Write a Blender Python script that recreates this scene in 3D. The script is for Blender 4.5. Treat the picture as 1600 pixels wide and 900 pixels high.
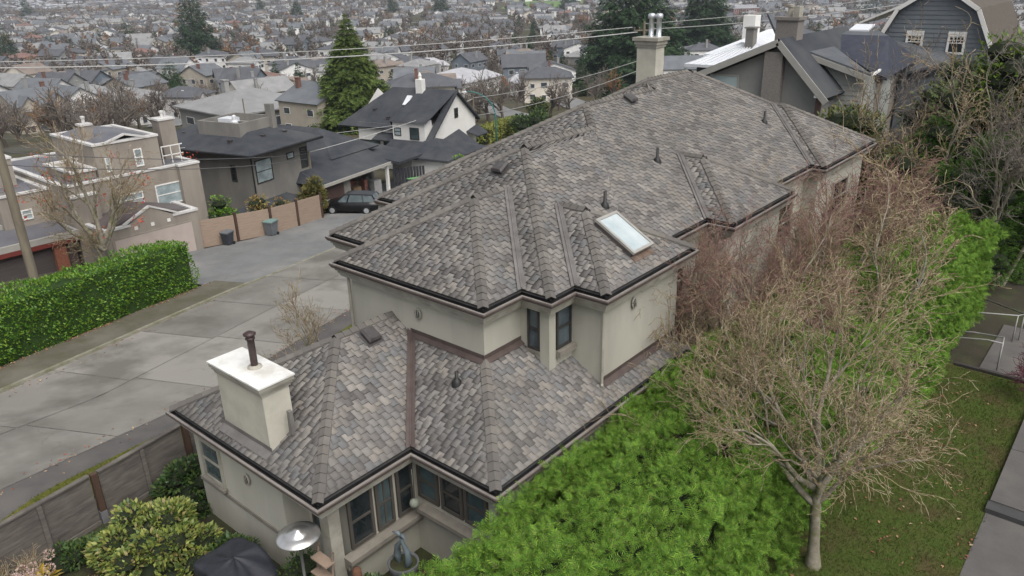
import bpy, math, random
import numpy as np
from mathutils import Vector, Matrix

for o in list(bpy.data.objects):
    bpy.data.objects.remove(o, do_unlink=True)
SC = bpy.context.scene
COL = SC.collection
R = math.radians
rnd = random.Random(7)

# ---------------------------------------------------------------- camera
FPX, PITCH, ROLL, YAW, ZC = 1197.577, R(22.3127), R(-1.4269), R(40.745), 11.8
cd = bpy.data.cameras.new("camera")
cam = bpy.data.objects.new("camera", cd)
COL.objects.link(cam)
cd.sensor_fit = 'HORIZONTAL'
cd.sensor_width = 36.0
cd.lens = FPX / 1600.0 * 36.0
cd.clip_start = 0.3
cd.clip_end = 9000
cam.matrix_world = (Matrix.Translation((0, 0, ZC)) @ Matrix.Rotation(YAW, 4, 'Z')
                    @ Matrix.Rotation(math.pi / 2 - PITCH, 4, 'X') @ Matrix.Rotation(ROLL, 4, 'Z'))
SC.camera = cam

# ---------------------------------------------------------------- light: bright overcast
SUN_EL, SUN_AZ = R(56), R(-20)        # azimuth measured from +X towards +Y
wd = bpy.data.worlds.new("World")
SC.world = wd
wd.use_nodes = True
nt = wd.node_tree
bg = nt.nodes["Background"]
sky = nt.nodes.new("ShaderNodeTexSky")
sky.sky_type = 'NISHITA'
sky.sun_disc = False
sky.sun_elevation = SUN_EL
sky.sun_rotation = math.pi / 2 - SUN_AZ
sky.air_density = 1.0
sky.dust_density = 4.0
sky.ozone_density = 1.0
hs = nt.nodes.new("ShaderNodeHueSaturation")
hs.inputs["Saturation"].default_value = 0.3       # a cloud layer: nearly grey sky light
nt.links.new(sky.outputs[0], hs.inputs["Color"])
nt.links.new(hs.outputs[0], bg.inputs[0])
bg.inputs[1].default_value = 0.10
sd = bpy.data.lights.new("sun", 'SUN')
sd.energy = 1.5
sd.angle = R(55)
sd.color = (1.0, 0.96, 0.91)
sun = bpy.data.objects.new("sun", sd)
COL.objects.link(sun)
sv = Vector((math.cos(SUN_EL) * math.cos(SUN_AZ), math.cos(SUN_EL) * math.sin(SUN_AZ), math.sin(SUN_EL)))
sun.rotation_euler = sv.to_track_quat('Z', 'Y').to_euler()

SC.view_settings.view_transform = 'Standard'
SC.view_settings.look = 'None'
SC.view_settings.exposure = 0.7
SC.view_settings.gamma = 1.0
SC.cycles.use_denoising = True
SC.cycles.max_bounces = 5
SC.cycles.transparent_max_bounces = 6
SC.cycles.volume_bounces = 0

# ---------------------------------------------------------------- measuring helper: pixel of the survey photo -> point at a height
def ray(px, py):
    a, b = px - 800, py - 450
    cr, sr = math.cos(ROLL), math.sin(ROLL)
    a, b = (a * cr + b * sr) / FPX, (a * sr - b * cr) / FPX
    c, s = math.cos(PITCH), math.sin(PITCH)
    x, y, z = a, c + b * s, -s + b * c
    return (x * math.cos(YAW) - y * math.sin(YAW), x * math.sin(YAW) + y * math.cos(YAW), z)

def at(px, py, z=0.0):
    r = ray(px, py)
    t = (z - ZC) / r[2]
    return Vector((r[0] * t, r[1] * t, z))

def atd(px, py, d):
    """point at forward distance d along the ground from the camera"""
    r = ray(px, py)
    t = d / (-r[0] * math.sin(YAW) + r[1] * math.cos(YAW))
    return Vector((r[0] * t, r[1] * t, ZC + r[2] * t))

def atY(px, py, y):
    r = ray(px, py)
    return Vector((r[0] * y / r[1], y, ZC + r[2] * y / r[1]))

def lerp(a, b, t):
    return a + (b - a) * t

def pw(x, pts):
    if x <= pts[0][0]:
        return pts[0][1]
    for (x0, y0), (x1, y1) in zip(pts, pts[1:]):
        if x <= x1:
            return y0 + (y1 - y0) * (x - x0) / (x1 - x0)
    return pts[-1][1]

TERR = [(0, 0), (16, 0), (23.5, -1.6), (57, -5.0), (75, -6.2), (95, -8.8), (130, -13), (200, -21), (350, -28), (660, -35), (1300, -38), (2000, -30), (3500, 6)]
def gz(x, y):
    s = -x * math.sin(YAW) + y * math.cos(YAW)
    t = x * math.cos(YAW) + y * math.sin(YAW)
    return pw(s - min(22.0, max(0.0, (t + 5) * 0.5)), TERR)

def on_ground(px, py):
    r = ray(px, py)
    lo, hi = 2.0, 6000.0
    for _ in range(70):
        m = (lo + hi) / 2
        if ZC + r[2] * m > gz(r[0] * m, r[1] * m):
            lo = m
        else:
            hi = m
    return Vector((r[0] * lo, r[1] * lo, ZC + r[2] * lo))

# ---------------------------------------------------------------- materials
MATS = {}
def nd(t, k, **kw):
    n = t.nodes.new(k)
    for a, b in kw.items():
        setattr(n, a, b)
    return n

def mat(name, c1=None, c2=None, scale=3.0, rough=0.85, bump=0.0, bscale=None, metal=0.0, island=None, detail=6.0,
        coat=0.0, spec=0.4, stretch=None, c3=None, s3=0.6, lo=0.35, hi=0.65, trans=0.0, w3=0.85, streak=None, cracks=None):
    """two-tone noise material; island = list of colours picked per separate piece; c3 = big stains"""
    if name in MATS:
        return MATS[name]
    m = bpy.data.materials.new(name)
    m.use_nodes = True
    t = m.node_tree
    bs = t.nodes["Principled BSDF"]
    bs.inputs["Roughness"].default_value = rough
    bs.inputs["Metallic"].default_value = metal
    bs.inputs["Specular IOR Level"].default_value = spec
    tc = nd(t, "ShaderNodeTexCoord")
    src = tc.outputs["Object"]
    if stretch:
        mp = nd(t, "ShaderNodeMapping")
        mp.inputs["Scale"].default_value = stretch
        t.links.new(src, mp.inputs["Vector"])
        src = mp.outputs[0]
    L = t.links.new
    def noise(sc, det=detail):
        n = nd(t, "ShaderNodeTexNoise")
        n.inputs["Scale"].default_value = sc
        n.inputs["Detail"].default_value = det
        n.inputs["Roughness"].default_value = 0.62
        L(src, n.inputs["Vector"])
        return n.outputs["Fac"]
    def ramp(fac, stops, const=False):
        r = nd(t, "ShaderNodeValToRGB")
        e = r.color_ramp.elements
        while len(e) < len(stops):
            e.new(0.5)
        for i, (p, c) in enumerate(stops):
            e[i].position = p
            e[i].color = (*c, 1)
        if const:
            r.color_ramp.interpolation = 'CONSTANT'
        L(fac, r.inputs[0])
        return r.outputs[0]
    def mix(fac, a, b, mode='MIX'):
        x = nd(t, "ShaderNodeMix", data_type='RGBA', blend_type=mode)
        for s_, v in ((0, fac), (6, a), (7, b)):
            if isinstance(v, (int, float)):
                x.inputs[s_].default_value = v
            elif isinstance(v, tuple):
                x.inputs[s_].default_value = (*v, 1)
            else:
                L(v, x.inputs[s_])
        return x.outputs[2]
    if island:
        g = nd(t, "ShaderNodeNewGeometry")
        n_ = len(island)
        col = ramp(g.outputs["Random Per Island"], [(i / n_, c) for i, c in enumerate(island)], True)
        if c2 is not None:
            col = mix(ramp(noise(scale), [(lo, (0, 0, 0)), (hi, (0.55, 0.55, 0.55))]), col, c2)
    elif c2 is not None:
        col = mix(ramp(noise(scale), [(lo, (0, 0, 0)), (hi, (1, 1, 1))]), c1, c2)
    else:
        col = mix(0.0, c1, c1)
    if c3 is not None:
        col = mix(ramp(noise(s3, 4.0), [(0.48, (0, 0, 0)), (0.68, (w3, w3, w3))]), col, c3)
    if streak is not None:                     # rain marks: thin and tall
        mp2 = nd(t, "ShaderNodeMapping")
        mp2.inputs["Scale"].default_value = (2.2, 2.2, 0.16)
        L(tc.outputs["Object"], mp2.inputs["Vector"])
        n2 = nd(t, "ShaderNodeTexNoise")
        n2.inputs["Scale"].default_value = 1.0
        n2.inputs["Detail"].default_value = 5.0
        L(mp2.outputs[0], n2.inputs["Vector"])
        col = mix(ramp(n2.outputs["Fac"], [(0.5, (0, 0, 0)), (0.85, (0.5, 0.5, 0.5))]), col, streak)
    if cracks is not None:                     # thin wandering cracks, broken up
        vo = nd(t, "ShaderNodeTexVoronoi", feature='DISTANCE_TO_EDGE')
        vo.inputs["Scale"].default_value = cracks[0]
        ad = nd(t, "ShaderNodeVectorMath", operation='ADD')
        nn = nd(t, "ShaderNodeTexNoise")
        nn.inputs["Scale"].default_value = 1.6
        L(tc.outputs["Object"], nn.inputs["Vector"])
        L(tc.outputs["Object"], ad.inputs[0])
        L(nn.outputs["Color"], ad.inputs[1])
        L(ad.outputs[0], vo.inputs["Vector"])
        line = ramp(vo.outputs["Distance"], [(0.0, (1, 1, 1)), (cracks[1], (0, 0, 0))])
        part = ramp(noise(0.3, 2.0), [(0.48, (0, 0, 0)), (0.56, (0.8, 0.8, 0.8))])
        col = mix(mix(1.0, line, part, 'MULTIPLY'), col, cracks[2])
    L(col, bs.inputs["Base Color"])
    if trans:
        tr = nd(t, "ShaderNodeBsdfTranslucent")
        L(col, tr.inputs["Color"])
        ms = nd(t, "ShaderNodeMixShader")
        ms.inputs[0].default_value = trans
        L(bs.outputs[0], ms.inputs[1])
        L(tr.outputs[0], ms.inputs[2])
        L(ms.outputs[0], t.nodes["Material Output"].inputs["Surface"])
    if bump:
        b = nd(t, "ShaderNodeBump")
        b.inputs["Strength"].default_value = bump
        b.inputs["Distance"].default_value = 0.02
        L(noise(bscale or scale * 6), b.inputs["Height"])
        L(b.outputs[0], bs.inputs["Normal"])
    if coat:
        bs.inputs["Coat Weight"].default_value = coat
        bs.inputs["Coat Roughness"].default_value = 0.08
    MATS[name] = m
    return m

def glass_mat(name, col=(0.03, 0.04, 0.045), rough=0.06):
    if name in MATS:
        return MATS[name]
    m = mat(name, col, tuple(min(1, c * 1.9 + 0.01) for c in col), scale=1.3, rough=rough, spec=0.55)
    return m

# ---------------------------------------------------------------- mesh building
class MB:
    def __init__(self):
        self.v, self.f, self.m = [], [], []
    def poly(self, pts, mi=0):
        i = len(self.v)
        self.v += [tuple(p) for p in pts]
        self.f.append(tuple(range(i, i + len(pts))))
        self.m.append(mi)
    def box(self, x0, x1, y0, y1, z0, z1, mi=0, mt=None):
        i = len(self.v)
        self.v += [(x0, y0, z0), (x1, y0, z0), (x1, y1, z0), (x0, y1, z0), (x0, y0, z1), (x1, y0, z1), (x1, y1, z1), (x0, y1, z1)]
        for q in ((0, 3, 2, 1), (4, 5, 6, 7), (0, 1, 5, 4), (1, 2, 6, 5), (2, 3, 7, 6), (3, 0, 4, 7)):
            self.f.append(tuple(i + k for k in q))
            self.m.append(mi)
        if mt is not None:
            self.m[-5] = mt
    def obox(self, c, ax, ay, az, mi=0):
        """box from centre and half-axis vectors"""
        c, ax, ay, az = map(Vector, (c, ax, ay, az))
        i = len(self.v)
        for sz in (-1, 1):
            for sx, sy in ((-1, -1), (1, -1), (1, 1), (-1, 1)):
                self.v.append(tuple(c + ax * sx + ay * sy + az * sz))
        for q in ((0, 3, 2, 1), (4, 5, 6, 7), (0, 1, 5, 4), (1, 2, 6, 5), (2, 3, 7, 6), (3, 0, 4, 7)):
            self.f.append(tuple(i + k for k in q))
            self.m.append(mi)
    def beam(self, a, b, w, h, mi=0, up=(0, 0, 1)):
        a, b = Vector(a), Vector(b)
        d = (b - a)
        u = Vector(up)
        s = d.cross(u)
        if s.length < 1e-6:
            s = d.cross(Vector((1, 0, 0)))
        s.normalize()
        u = s.cross(d).normalized()
        self.obox((a + b) / 2, d / 2, s * w / 2, u * h / 2, mi)
    def prism(self, pts, z0, z1, mi=0, mt=None):
        n = len(pts)
        i = len(self.v)
        self.v += [(p[0], p[1], z0) for p in pts] + [(p[0], p[1], z1) for p in pts]
        self.f.append(tuple(reversed(range(i, i + n))))
        self.f.append(tuple(range(i + n, i + 2 * n)))
        self.m += [mi, mi if mt is None else mt]
        for k in range(n):
            k2 = (k + 1) % n
            self.f.append((i + k, i + k2, i + n + k2, i + n + k))
            self.m.append(mi)
    def tube(self, pts, rad, n=8, mi=0, cap=True):
        pts = [Vector(p) for p in pts]
        if isinstance(rad, (int, float)):
            rad = [rad] * len(pts)
        i = len(self.v)
        ref = None
        for k, p in enumerate(pts):
            d = (pts[min(k + 1, len(pts) - 1)] - pts[max(k - 1, 0)])
            if d.length < 1e-9:
                d = Vector((0, 0, 1))
            d.normalize()
            if ref is None:
                ref = d.orthogonal().normalized()
            ref = (ref - d * ref.dot(d))
            if ref.length < 1e-6:
                ref = d.orthogonal()
            ref.normalize()
            s = d.cross(ref)
            for j in range(n):
                a = 2 * math.pi * j / n
                q = p + (ref * math.cos(a) + s * math.sin(a)) * rad[k]
                self.v.append((q.x, q.y, q.z))
        for k in range(len(pts) - 1):
            for j in range(n):
                j2 = (j + 1) % n
                self.f.append((i + k * n + j, i + k * n + j2, i + (k + 1) * n + j2, i + (k + 1) * n + j))
                self.m.append(mi)
        if cap:
            self.f.append(tuple(reversed(range(i, i + n))))
            e = i + (len(pts) - 1) * n
            self.f.append(tuple(range(e, e + n)))
            self.m += [mi, mi]
    def lathe(self, c, prof, n=16, mi=0):
        c = Vector(c)
        i = len(self.v)
        for r, z in prof:
            for j in range(n):
                a = 2 * math.pi * j / n
                self.v.append((c.x + r * math.cos(a), c.y + r * math.sin(a), c.z + z))
        for k in range(len(prof) - 1):
            for j in range(n):
                j2 = (j + 1) % n
                self.f.append((i + k * n + j, i + k * n + j2, i + (k + 1) * n + j2, i + (k + 1) * n + j))
                self.m.append(mi)
    def build(self, name, mats, parent=None, smooth=False):
        me = bpy.data.meshes.new(name)
        me.from_pydata(self.v, [], self.f)
        mats = mats if isinstance(mats, (list, tuple)) else [mats]
        for m in mats:
            me.materials.append(m)
        if len(mats) > 1:
            me.polygons.foreach_set("material_index", self.m)
        if smooth:
            me.polygons.foreach_set("use_smooth", [True] * len(self.f))
        me.update()
        o = bpy.data.objects.new(name, me)
        COL.objects.link(o)
        if parent is not None:
            if LOCAL[0]:
                o.parent = parent
            else:
                put_under(o, parent)
        return o

LOCAL = [False]          # True while parts are modelled in their thing's own coordinates
def put_under(o, parent):
    o.parent = parent
    o.matrix_parent_inverse = parent_matrix(parent).inverted()

def parent_matrix(p):
    m = p.matrix_basis.copy()
    if p.parent is not None:
        m = parent_matrix(p.parent) @ p.matrix_parent_inverse @ m
    return m

def np_mesh(name, verts, nper, mats, parent=None, smooth=False, mi=None):
    """fast mesh: faces all with nper vertices, verts already laid out face after face"""
    verts = np.asarray(verts, dtype=np.float32).reshape(-1, 3)
    return np_idx_mesh(name, verts, np.arange(len(verts), dtype=np.int32), nper, mats, parent, smooth, mi)

def np_idx_mesh(name, verts, idx, nper, mats, parent=None, smooth=False, mi=None):
    me = bpy.data.meshes.new(name)
    nf = len(idx) // nper
    me.vertices.add(len(verts))
    me.vertices.foreach_set("co", np.asarray(verts, dtype=np.float32).ravel())
    me.loops.add(len(idx))
    me.loops.foreach_set("vertex_index", np.asarray(idx, dtype=np.int32))
    me.polygons.add(nf)
    me.polygons.foreach_set("loop_start", np.arange(0, nf * nper, nper, dtype=np.int32))
    for m in (mats if isinstance(mats, (list, tuple)) else [mats]):
        me.materials.append(m)
    if mi is not None:
        me.polygons.foreach_set("material_index", np.asarray(mi, dtype=np.int32))
    if smooth:
        me.polygons.foreach_set("use_smooth", np.ones(nf, dtype=bool))
    me.update(calc_edges=True)
    o = bpy.data.objects.new(name, me)
    COL.objects.link(o)
    if parent is not None:
        if LOCAL[0]:
            o.parent = parent
        else:
            put_under(o, parent)
    return o

def tag(o, label=None, cat=None, group=None, kind=None):
    if label:
        o["label"] = label
    if cat:
        o["category"] = cat
    if group:
        o["group"] = group
    if kind:
        o["kind"] = kind
    return o

def empty(name, loc, label, cat, group=None, rz=0.0):
    o = bpy.data.objects.new(name, None)
    o.location = loc
    o.rotation_euler = (0, 0, rz)
    o.empty_display_size = 0.3
    COL.objects.link(o)
    return tag(o, label, cat, group)

def dup(root, loc=None, rz=None, label=None, scale=None):
    def rec(o, parent):
        c = o.copy()
        COL.objects.link(c)
        if parent is not None:
            c.parent = parent
        for ch in [q for q in KIDS.get(o.name, [])]:
            d = rec(ch, c)
            KIDS.setdefault(c.name, []).append(d)
        return c
    if root.name not in KIDS:
        collect_kids(root)
    r = rec(root, None)
    if loc is not None:
        r.location = loc
    if rz is not None:
        r.rotation_euler = (0, 0, rz)
    if scale is not None:
        r.scale = (scale,) * 3 if isinstance(scale, (int, float)) else scale
    if label:
        r["label"] = label
    return r

KIDS = {}
def collect_kids(root):
    def rec(o):
        KIDS[o.name] = list(o.children)
        for c in o.children:
            rec(c)
    rec(root)

def join_np(parts):
    vs, off, fs = [], 0, []
    for v, f in parts:
        vs.append(v)
        fs.append(f + off)
        off += len(v)
    return np.concatenate(vs), np.concatenate(fs)
# ================================================================= MAIN HOUSE
ZL, ZU, SL = 2.8, 5.394, 0.57
U1, V1, V2, U3, V4, UE = 6.245, -15.83, -10.20, 8.555, -7.88, 16.2
UA, LF, VF, UB, VR, LM = 10.37, -14.79, -9.71, 11.60, -8.91, -16.57
UC, VB, UD = 12.45, -8.09, 16.5
UF2, VB2, UF2E = 18.56, -8.12, 22.9
UF3, VB3, UG = 26.2, -8.42, 31.7
UBB, LB, UCC, LC = 14.73, -18.27, 18.62, -19.09
OV = 0.36

shingle = mat("shingles", (0.2, 0.2, 0.2), (0.125, 0.12, 0.117), scale=2.2, rough=0.95, bump=0.5, bscale=90, spec=0.15, lo=0.42, hi=0.85,
              island=[(0.255, 0.238, 0.218), (0.222, 0.211, 0.2), (0.16, 0.151, 0.143), (0.228, 0.21, 0.191), (0.193, 0.186, 0.182), (0.285, 0.267, 0.245), (0.142, 0.133, 0.127), (0.205, 0.193, 0.181), (0.175, 0.175, 0.174), (0.244, 0.231, 0.213), (0.195, 0.181, 0.17), (0.258, 0.238, 0.213)], c3=(0.12, 0.115, 0.105), s3=0.28, w3=0.4)
buttm = mat("shadow-dark shingle butt", (0.022, 0.02, 0.019), None, rough=0.95)  # dark asphalt edge, deepened to paint in the shadow line under each tab
capm = mat("ridge cap shingles", (0.15, 0.13, 0.115), (0.105, 0.092, 0.082), scale=2.2, rough=0.95, spec=0.15, bump=0.5, bscale=80, lo=0.42, hi=0.9,
           island=[(0.160, 0.149, 0.135), (0.138, 0.128, 0.117), (0.176, 0.164, 0.149), (0.148, 0.138, 0.126), (0.126, 0.118, 0.109)])
brown = mat("brown metal flashing", (0.068, 0.049, 0.043), (0.092, 0.070, 0.064), scale=4, rough=0.5, spec=0.5)
valleym = mat("valley metal", (0.115, 0.106, 0.100), (0.17, 0.16, 0.153), scale=3, rough=0.5, spec=0.5)
gutterm = mat("gutter lip", (0.235, 0.212, 0.195), (0.12, 0.097, 0.087), scale=1.6, rough=0.45, spec=0.5, lo=0.45, hi=0.75)
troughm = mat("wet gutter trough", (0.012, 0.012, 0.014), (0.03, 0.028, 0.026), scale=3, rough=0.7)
cream = mat("cream moulding", (0.37, 0.352, 0.30), (0.29, 0.276, 0.235), scale=1.5, rough=0.7, c3=(0.22, 0.205, 0.17), s3=2.2)
stucco = mat("house stucco", (0.44, 0.425, 0.362), (0.39, 0.377, 0.322), scale=0.9, rough=0.92, bump=0.35, bscale=60, c3=(0.33, 0.318, 0.272), s3=0.5, stretch=(1, 1, 0.35), streak=(0.28, 0.268, 0.23))
trimm = mat("taupe window trim", (0.075, 0.067, 0.057), (0.058, 0.052, 0.045), scale=2, rough=0.7)  # dark frames, deepened in colour to stand in for under-eave shade
stone = mat("sill stone", (0.225, 0.205, 0.172), (0.165, 0.152, 0.13), scale=3, rough=0.85, bump=0.3)
dglass = glass_mat("dark window glass", (0.012, 0.016, 0.018))  # glass darkened as well, for the shade under the eave
tglass = glass_mat("curtained glass", (0.035, 0.052, 0.055), 0.08)  # colour lowered too, so the panes look shaded by the eave
chimm = mat("chimney stucco", (0.52, 0.50, 0.42), (0.44, 0.42, 0.355), scale=1.2, rough=0.9, bump=0.3, bscale=50, c3=(0.36, 0.35, 0.30), s3=0.8, streak=(0.37, 0.355, 0.30))
whitecap = mat("white cap sheet", (0.78, 0.78, 0.76), (0.66, 0.66, 0.63), scale=1.6, rough=0.5, c3=(0.5, 0.48, 0.43), s3=1.4)
blackm = mat("black rubber", (0.012, 0.012, 0.013), (0.02, 0.02, 0.02), rough=0.5)
fluem = mat("brown flue", (0.038, 0.02, 0.018), (0.055, 0.036, 0.034), scale=6, rough=0.45, spec=0.5)
galv = mat("galvanised steel", (0.62, 0.64, 0.66), (0.5, 0.52, 0.54), scale=5, rough=0.35, metal=0.6)
boxm = mat("roof vent plastic", (0.05, 0.045, 0.045), (0.08, 0.075, 0.075), scale=4, rough=0.45)

house = empty("house", (-12, 14, 0), "large cream stucco house with taupe shingle hip roof in two tiers and stepped bays", "house")

# ---- shingle tabs: every tab is a small slab of its own
def shingle_face(out, p0, t_dir, in_dir, z0, Lf, Rf, hmax, h0=0.13, E=0.19, sl=SL, lift=0.0):
    """eave line p0 + t*t_dir; plane rises sl per metre along in_dir; tabs fill L(h) < t < R(h)"""
    cs = 1 / math.sqrt(1 + sl * sl)
    eh = E * cs
    px, py = p0
    nx, ny, nz = -in_dir[0] * sl * cs, -in_dir[1] * sl * cs, cs
    def P(t, h, n):
        return (px + t_dir[0] * t + in_dir[0] * h + nx * n, py + t_dir[1] * t + in_dir[1] * h + ny * n, z0 + sl * h + nz * (n + lift))
    k = 0
    h = h0
    while h < hmax:
        hl = h
        tl, tr = Lf(min(h, hmax)), Rf(min(h, hmax))
        t = tl - rnd.uniform(0, 0.35) - 0.2
        low = rnd.random() < 0.5
        last, run = None, 0
        while t < tr + 0.1:
            w = rnd.uniform(0.155, 0.205)
            hb = hl - (0.092 * cs if low else 0.0) + rnd.uniform(-0.006, 0.006)
            if k == 0:
                hb = hl
            ht = min(hl + eh * 1.45, hmax + 0.05)
            th = 0.034
            a0, a1 = max(t, Lf(hb)), min(t + w, Rf(hb))
            b0, b1 = max(t, Lf(ht)), min(t + w, Rf(ht))
            if a1 - a0 > 0.004 or b1 - b0 > 0.004:
                if a1 < a0:
                    a0 = a1 = (a0 + a1) / 2
                if b1 < b0:
                    b0 = b1 = (b0 + b1) / 2
                A, B, C, D = P(a0, hb, th), P(a1, hb, th), P(b1, ht, 0.002), P(b0, ht, 0.002)
                A2, B2 = P(a0, hb, -0.01), P(a1, hb, -0.01)
                C2, D2 = P(b1, ht, -0.012), P(b0, ht, -0.012)
                i = len(out[0])
                run -= 1
                link = run > 0 and last is not None and abs(last[1] - b0) < 1e-6
                if not link:
                    run = rnd.choice((1, 1, 2, 2, 3))
                out[0].extend((A, B, C, D, A2, B2, C2, D2))
                D_ = last[0] if link else i + 3
                last = (i + 2, b1)
                out[1].extend(((i, i + 1, i + 2, D_), (i + 4, i + 5, i + 1, i), (i + 4, i, i + 3, i + 7), (i + 1, i + 5, i + 6, i + 2)))
            t += w
            low = not low
        h += eh
        k += 1

def roof_mesh(name, faces, parent):
    out = ([], [])
    und = MB()
    for fc in faces:
        shingle_face(out, *fc[:7])
        p0, td, idr, z0, Lf, Rf, hm = fc[:7]
        hs_ = [0.10 + (hm - 0.10) * i / 14 for i in range(15)]     # felt under the tabs
        for h0_, h1_ in zip(hs_, hs_[1:]):
            def Q(t, h):
                return (p0[0] + td[0] * t + idr[0] * h, p0[1] + td[1] * t + idr[1] * h, z0 + SL * h - 0.012)
            l0, r0, l1, r1 = Lf(h0_), Rf(h0_), Lf(h1_), Rf(h1_)
            if r0 - l0 > 1e-3 or r1 - l1 > 1e-3:
                und.poly((Q(l0, h0_), Q(max(l0, r0), h0_), Q(max(l1, r1), h1_), Q(l1, h1_)))
    v = np.array(out[0], dtype=np.float32)
    f = np.array(out[1], dtype=np.int32).ravel()
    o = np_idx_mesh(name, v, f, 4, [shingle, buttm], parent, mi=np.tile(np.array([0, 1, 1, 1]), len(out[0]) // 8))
    und.build("roof_deck", [troughm], o)
    return o

X_, Y_, XN, YN = (1, 0), (0, 1), (-1, 0), (0, -1)
RIDGE = [(UB, 0), (UB + 3.83, 3.83)]
def mainL(h):
    return UB + h if h <= 3.83 else (UBB + h if h <= 4.68 else UCC + h)
W1, W2, W3 = (UD - UC) / 2, (UF2E - UF2) / 2, (UG - UF3) / 2
upper = [
    ((0, UA), X_, Y_, ZU, lambda h: LF + h, lambda h: VF - h, 2.54),
    ((VF, 0), Y_, XN, ZU, lambda h: UA + h, lambda h: UB + h, 2.54),
    ((LF, 0), Y_, X_, ZU, lambda h: UA + h, lambda h: UB + h, 2.54),
    ((0, UB), X_, Y_, ZU, lambda h: LM + h, lambda h: VR - h, 3.83),
    ((VR, 0), Y_, XN, ZU, mainL, lambda h: UG - h, 5.09),
    ((LM, 0), Y_, X_, ZU, lambda h: UB + h, lambda h: UBB + h, 3.83),
    ((0, UBB), X_, Y_, ZU, lambda h: LB + h, lambda h: VR - h, 4.68),
    ((LB, 0), Y_, X_, ZU, lambda h: UBB + h, lambda h: UCC + h, 4.68),
    ((0, UCC), X_, Y_, ZU, lambda h: LC + h, lambda h: VR - h, 5.09),
    ((LC, 0), Y_, X_, ZU, lambda h: UCC + h, lambda h: UG - h, 5.09),
    ((0, UG), X_, YN, ZU, lambda h: LC + h, lambda h: VR - h, 5.09),
]
for (u0, u1, vb, w) in ((UC, UD, VB, W1), (UF2, UF2E, VB2, W2), (UF3, UG, VB3, W3)):
    upper += [
        ((0, u0), X_, Y_, ZU, lambda h: VR - h, lambda h, vb=vb: vb - h, w),
        ((vb, 0), Y_, XN, ZU, lambda h, u0=u0: u0 + h, lambda h, u1=u1: u1 - h, w),
        ((0, u1), X_, YN, ZU, lambda h: VR - h, lambda h, vb=vb: vb - h, w),
    ]
roof_u = roof_mesh("upper_roof", upper, house)
lower = [
    ((0, U1), X_, Y_, ZL, lambda h: V1 + h, lambda h: V2 - h, 2.81),
    ((V2, 0), Y_, XN, ZL, lambda h: U1 + h, lambda h: U3 + h, 2.81),
    ((V1, 0), Y_, X_, ZL, lambda h: U1 + h, lambda h: 14.9, 2.81),
    ((0, U3), X_, Y_, ZL, lambda h: V2 - h, lambda h: V4 - h, 3.2),
    ((V4, 0), Y_, XN, ZL, lambda h: U3 + h, lambda h: UE - h, 2.3),
    ((0, UE), X_, YN, ZL, lambda h: VR - 0.5, lambda h: V4 - h, 1.0),
]
roof_l = roof_mesh("lower_roof", lower, house)
roof_l["label"] = "lower tier of the roof round the front rooms"

# ---- hip and ridge caps
def caps(par, a, b, n1, n2, w=0.12, e=0.21):
    mb = MB()
    a, b = Vector(a), Vector(b)
    d = (b - a)
    ln = d.length
    d.normalize()
    s1, s2 = [], []
    ws = []
    for n in (n1, n2):
        n = Vector(n).normalized()
        s = n.cross(d)
        if s.z > 0 or (abs(s.z) < 1e-6):
            s = -s
        ws.append(s.normalized())
    k = int(ln / e)
    up = (Vector(n1).normalized() + Vector(n2).normalized()).normalized()
    for i in range(k):
        p = a + d * (i * e - 0.02)
        q = a + d * ((i + 1) * e + 0.06)
        u1, u2 = up * 0.095, up * 0.068
        j1 = rnd.uniform(-0.008, 0.008)
        A, B = p + u1, q + u2
        l0, l1 = p + ws[0] * (w + j1) + up * 0.072, q + ws[0] * (w + j1) + up * 0.055
        r0, r1 = p + ws[1] * (w + j1) + up * 0.072, q + ws[1] * (w + j1) + up * 0.055
        dn = -up * 0.035
        i0 = len(mb.v)
        mb.v += [tuple(x) for x in (A, B, l0, l1, r0, r1, A + dn, l0 + dn, r0 + dn, l1 + dn, r1 + dn)]
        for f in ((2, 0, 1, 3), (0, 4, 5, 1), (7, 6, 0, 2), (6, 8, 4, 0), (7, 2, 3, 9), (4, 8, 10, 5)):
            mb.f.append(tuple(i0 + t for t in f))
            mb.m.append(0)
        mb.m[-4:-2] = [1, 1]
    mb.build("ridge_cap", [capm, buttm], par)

NF, NR, NLf, NB = (0, -SL, 1), (SL, 0, 1), (-SL, 0, 1), (0, SL, 1)
def zr(z, h):
    return z + SL * h
def hip(par, x, y, dx, dy, h0, h1, z, n1, n2):
    caps(par, (x + dx * h0, y + dy * h0, zr(z, h0)), (x + dx * h1, y + dy * h1, zr(z, h1)), n1, n2)
S0 = 0.12
hip(roof_u, LF, UA, 1, 1, S0, 2.54, ZU, NLf, NF)
hip(roof_u, VF, UA, -1, 1, S0, 2.54, ZU, NF, NR)
caps(roof_u, ((LF + VF) / 2, UA + 2.54, zr(ZU, 2.54)), ((LF + VF) / 2, UB + 2.60, zr(ZU, 2.54)), NLf, NR)
hip(roof_u, LM, UB, 1, 1, S0, 3.83, ZU, NLf, NF)
hip(roof_u, VR, UB, -1, 1, S0, 3.83, ZU, NF, NR)
caps(roof_u, (VR - 3.83, UB + 3.83, zr(ZU, 3.83)), (VR - 3.83, UBB + 3.86, zr(ZU, 3.83)), NLf, NR)
hip(roof_u, LB, UBB, 1, 1, S0, 4.68, ZU, NLf, NF)
hip(roof_u, VR, UBB, -1, 1, 3.83, 4.68, ZU, NF, NR)
caps(roof_u, (VR - 4.68, UBB + 4.68, zr(ZU, 4.68)), (VR - 4.68, UCC + 4.7, zr(ZU, 4.68)), NLf, NR)
hip(roof_u, LC, UCC, 1, 1, S0, 5.09, ZU, NLf, NF)
hip(roof_u, VR, UCC, -1, 1, 4.68, 5.09, ZU, NF, NR)
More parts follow.
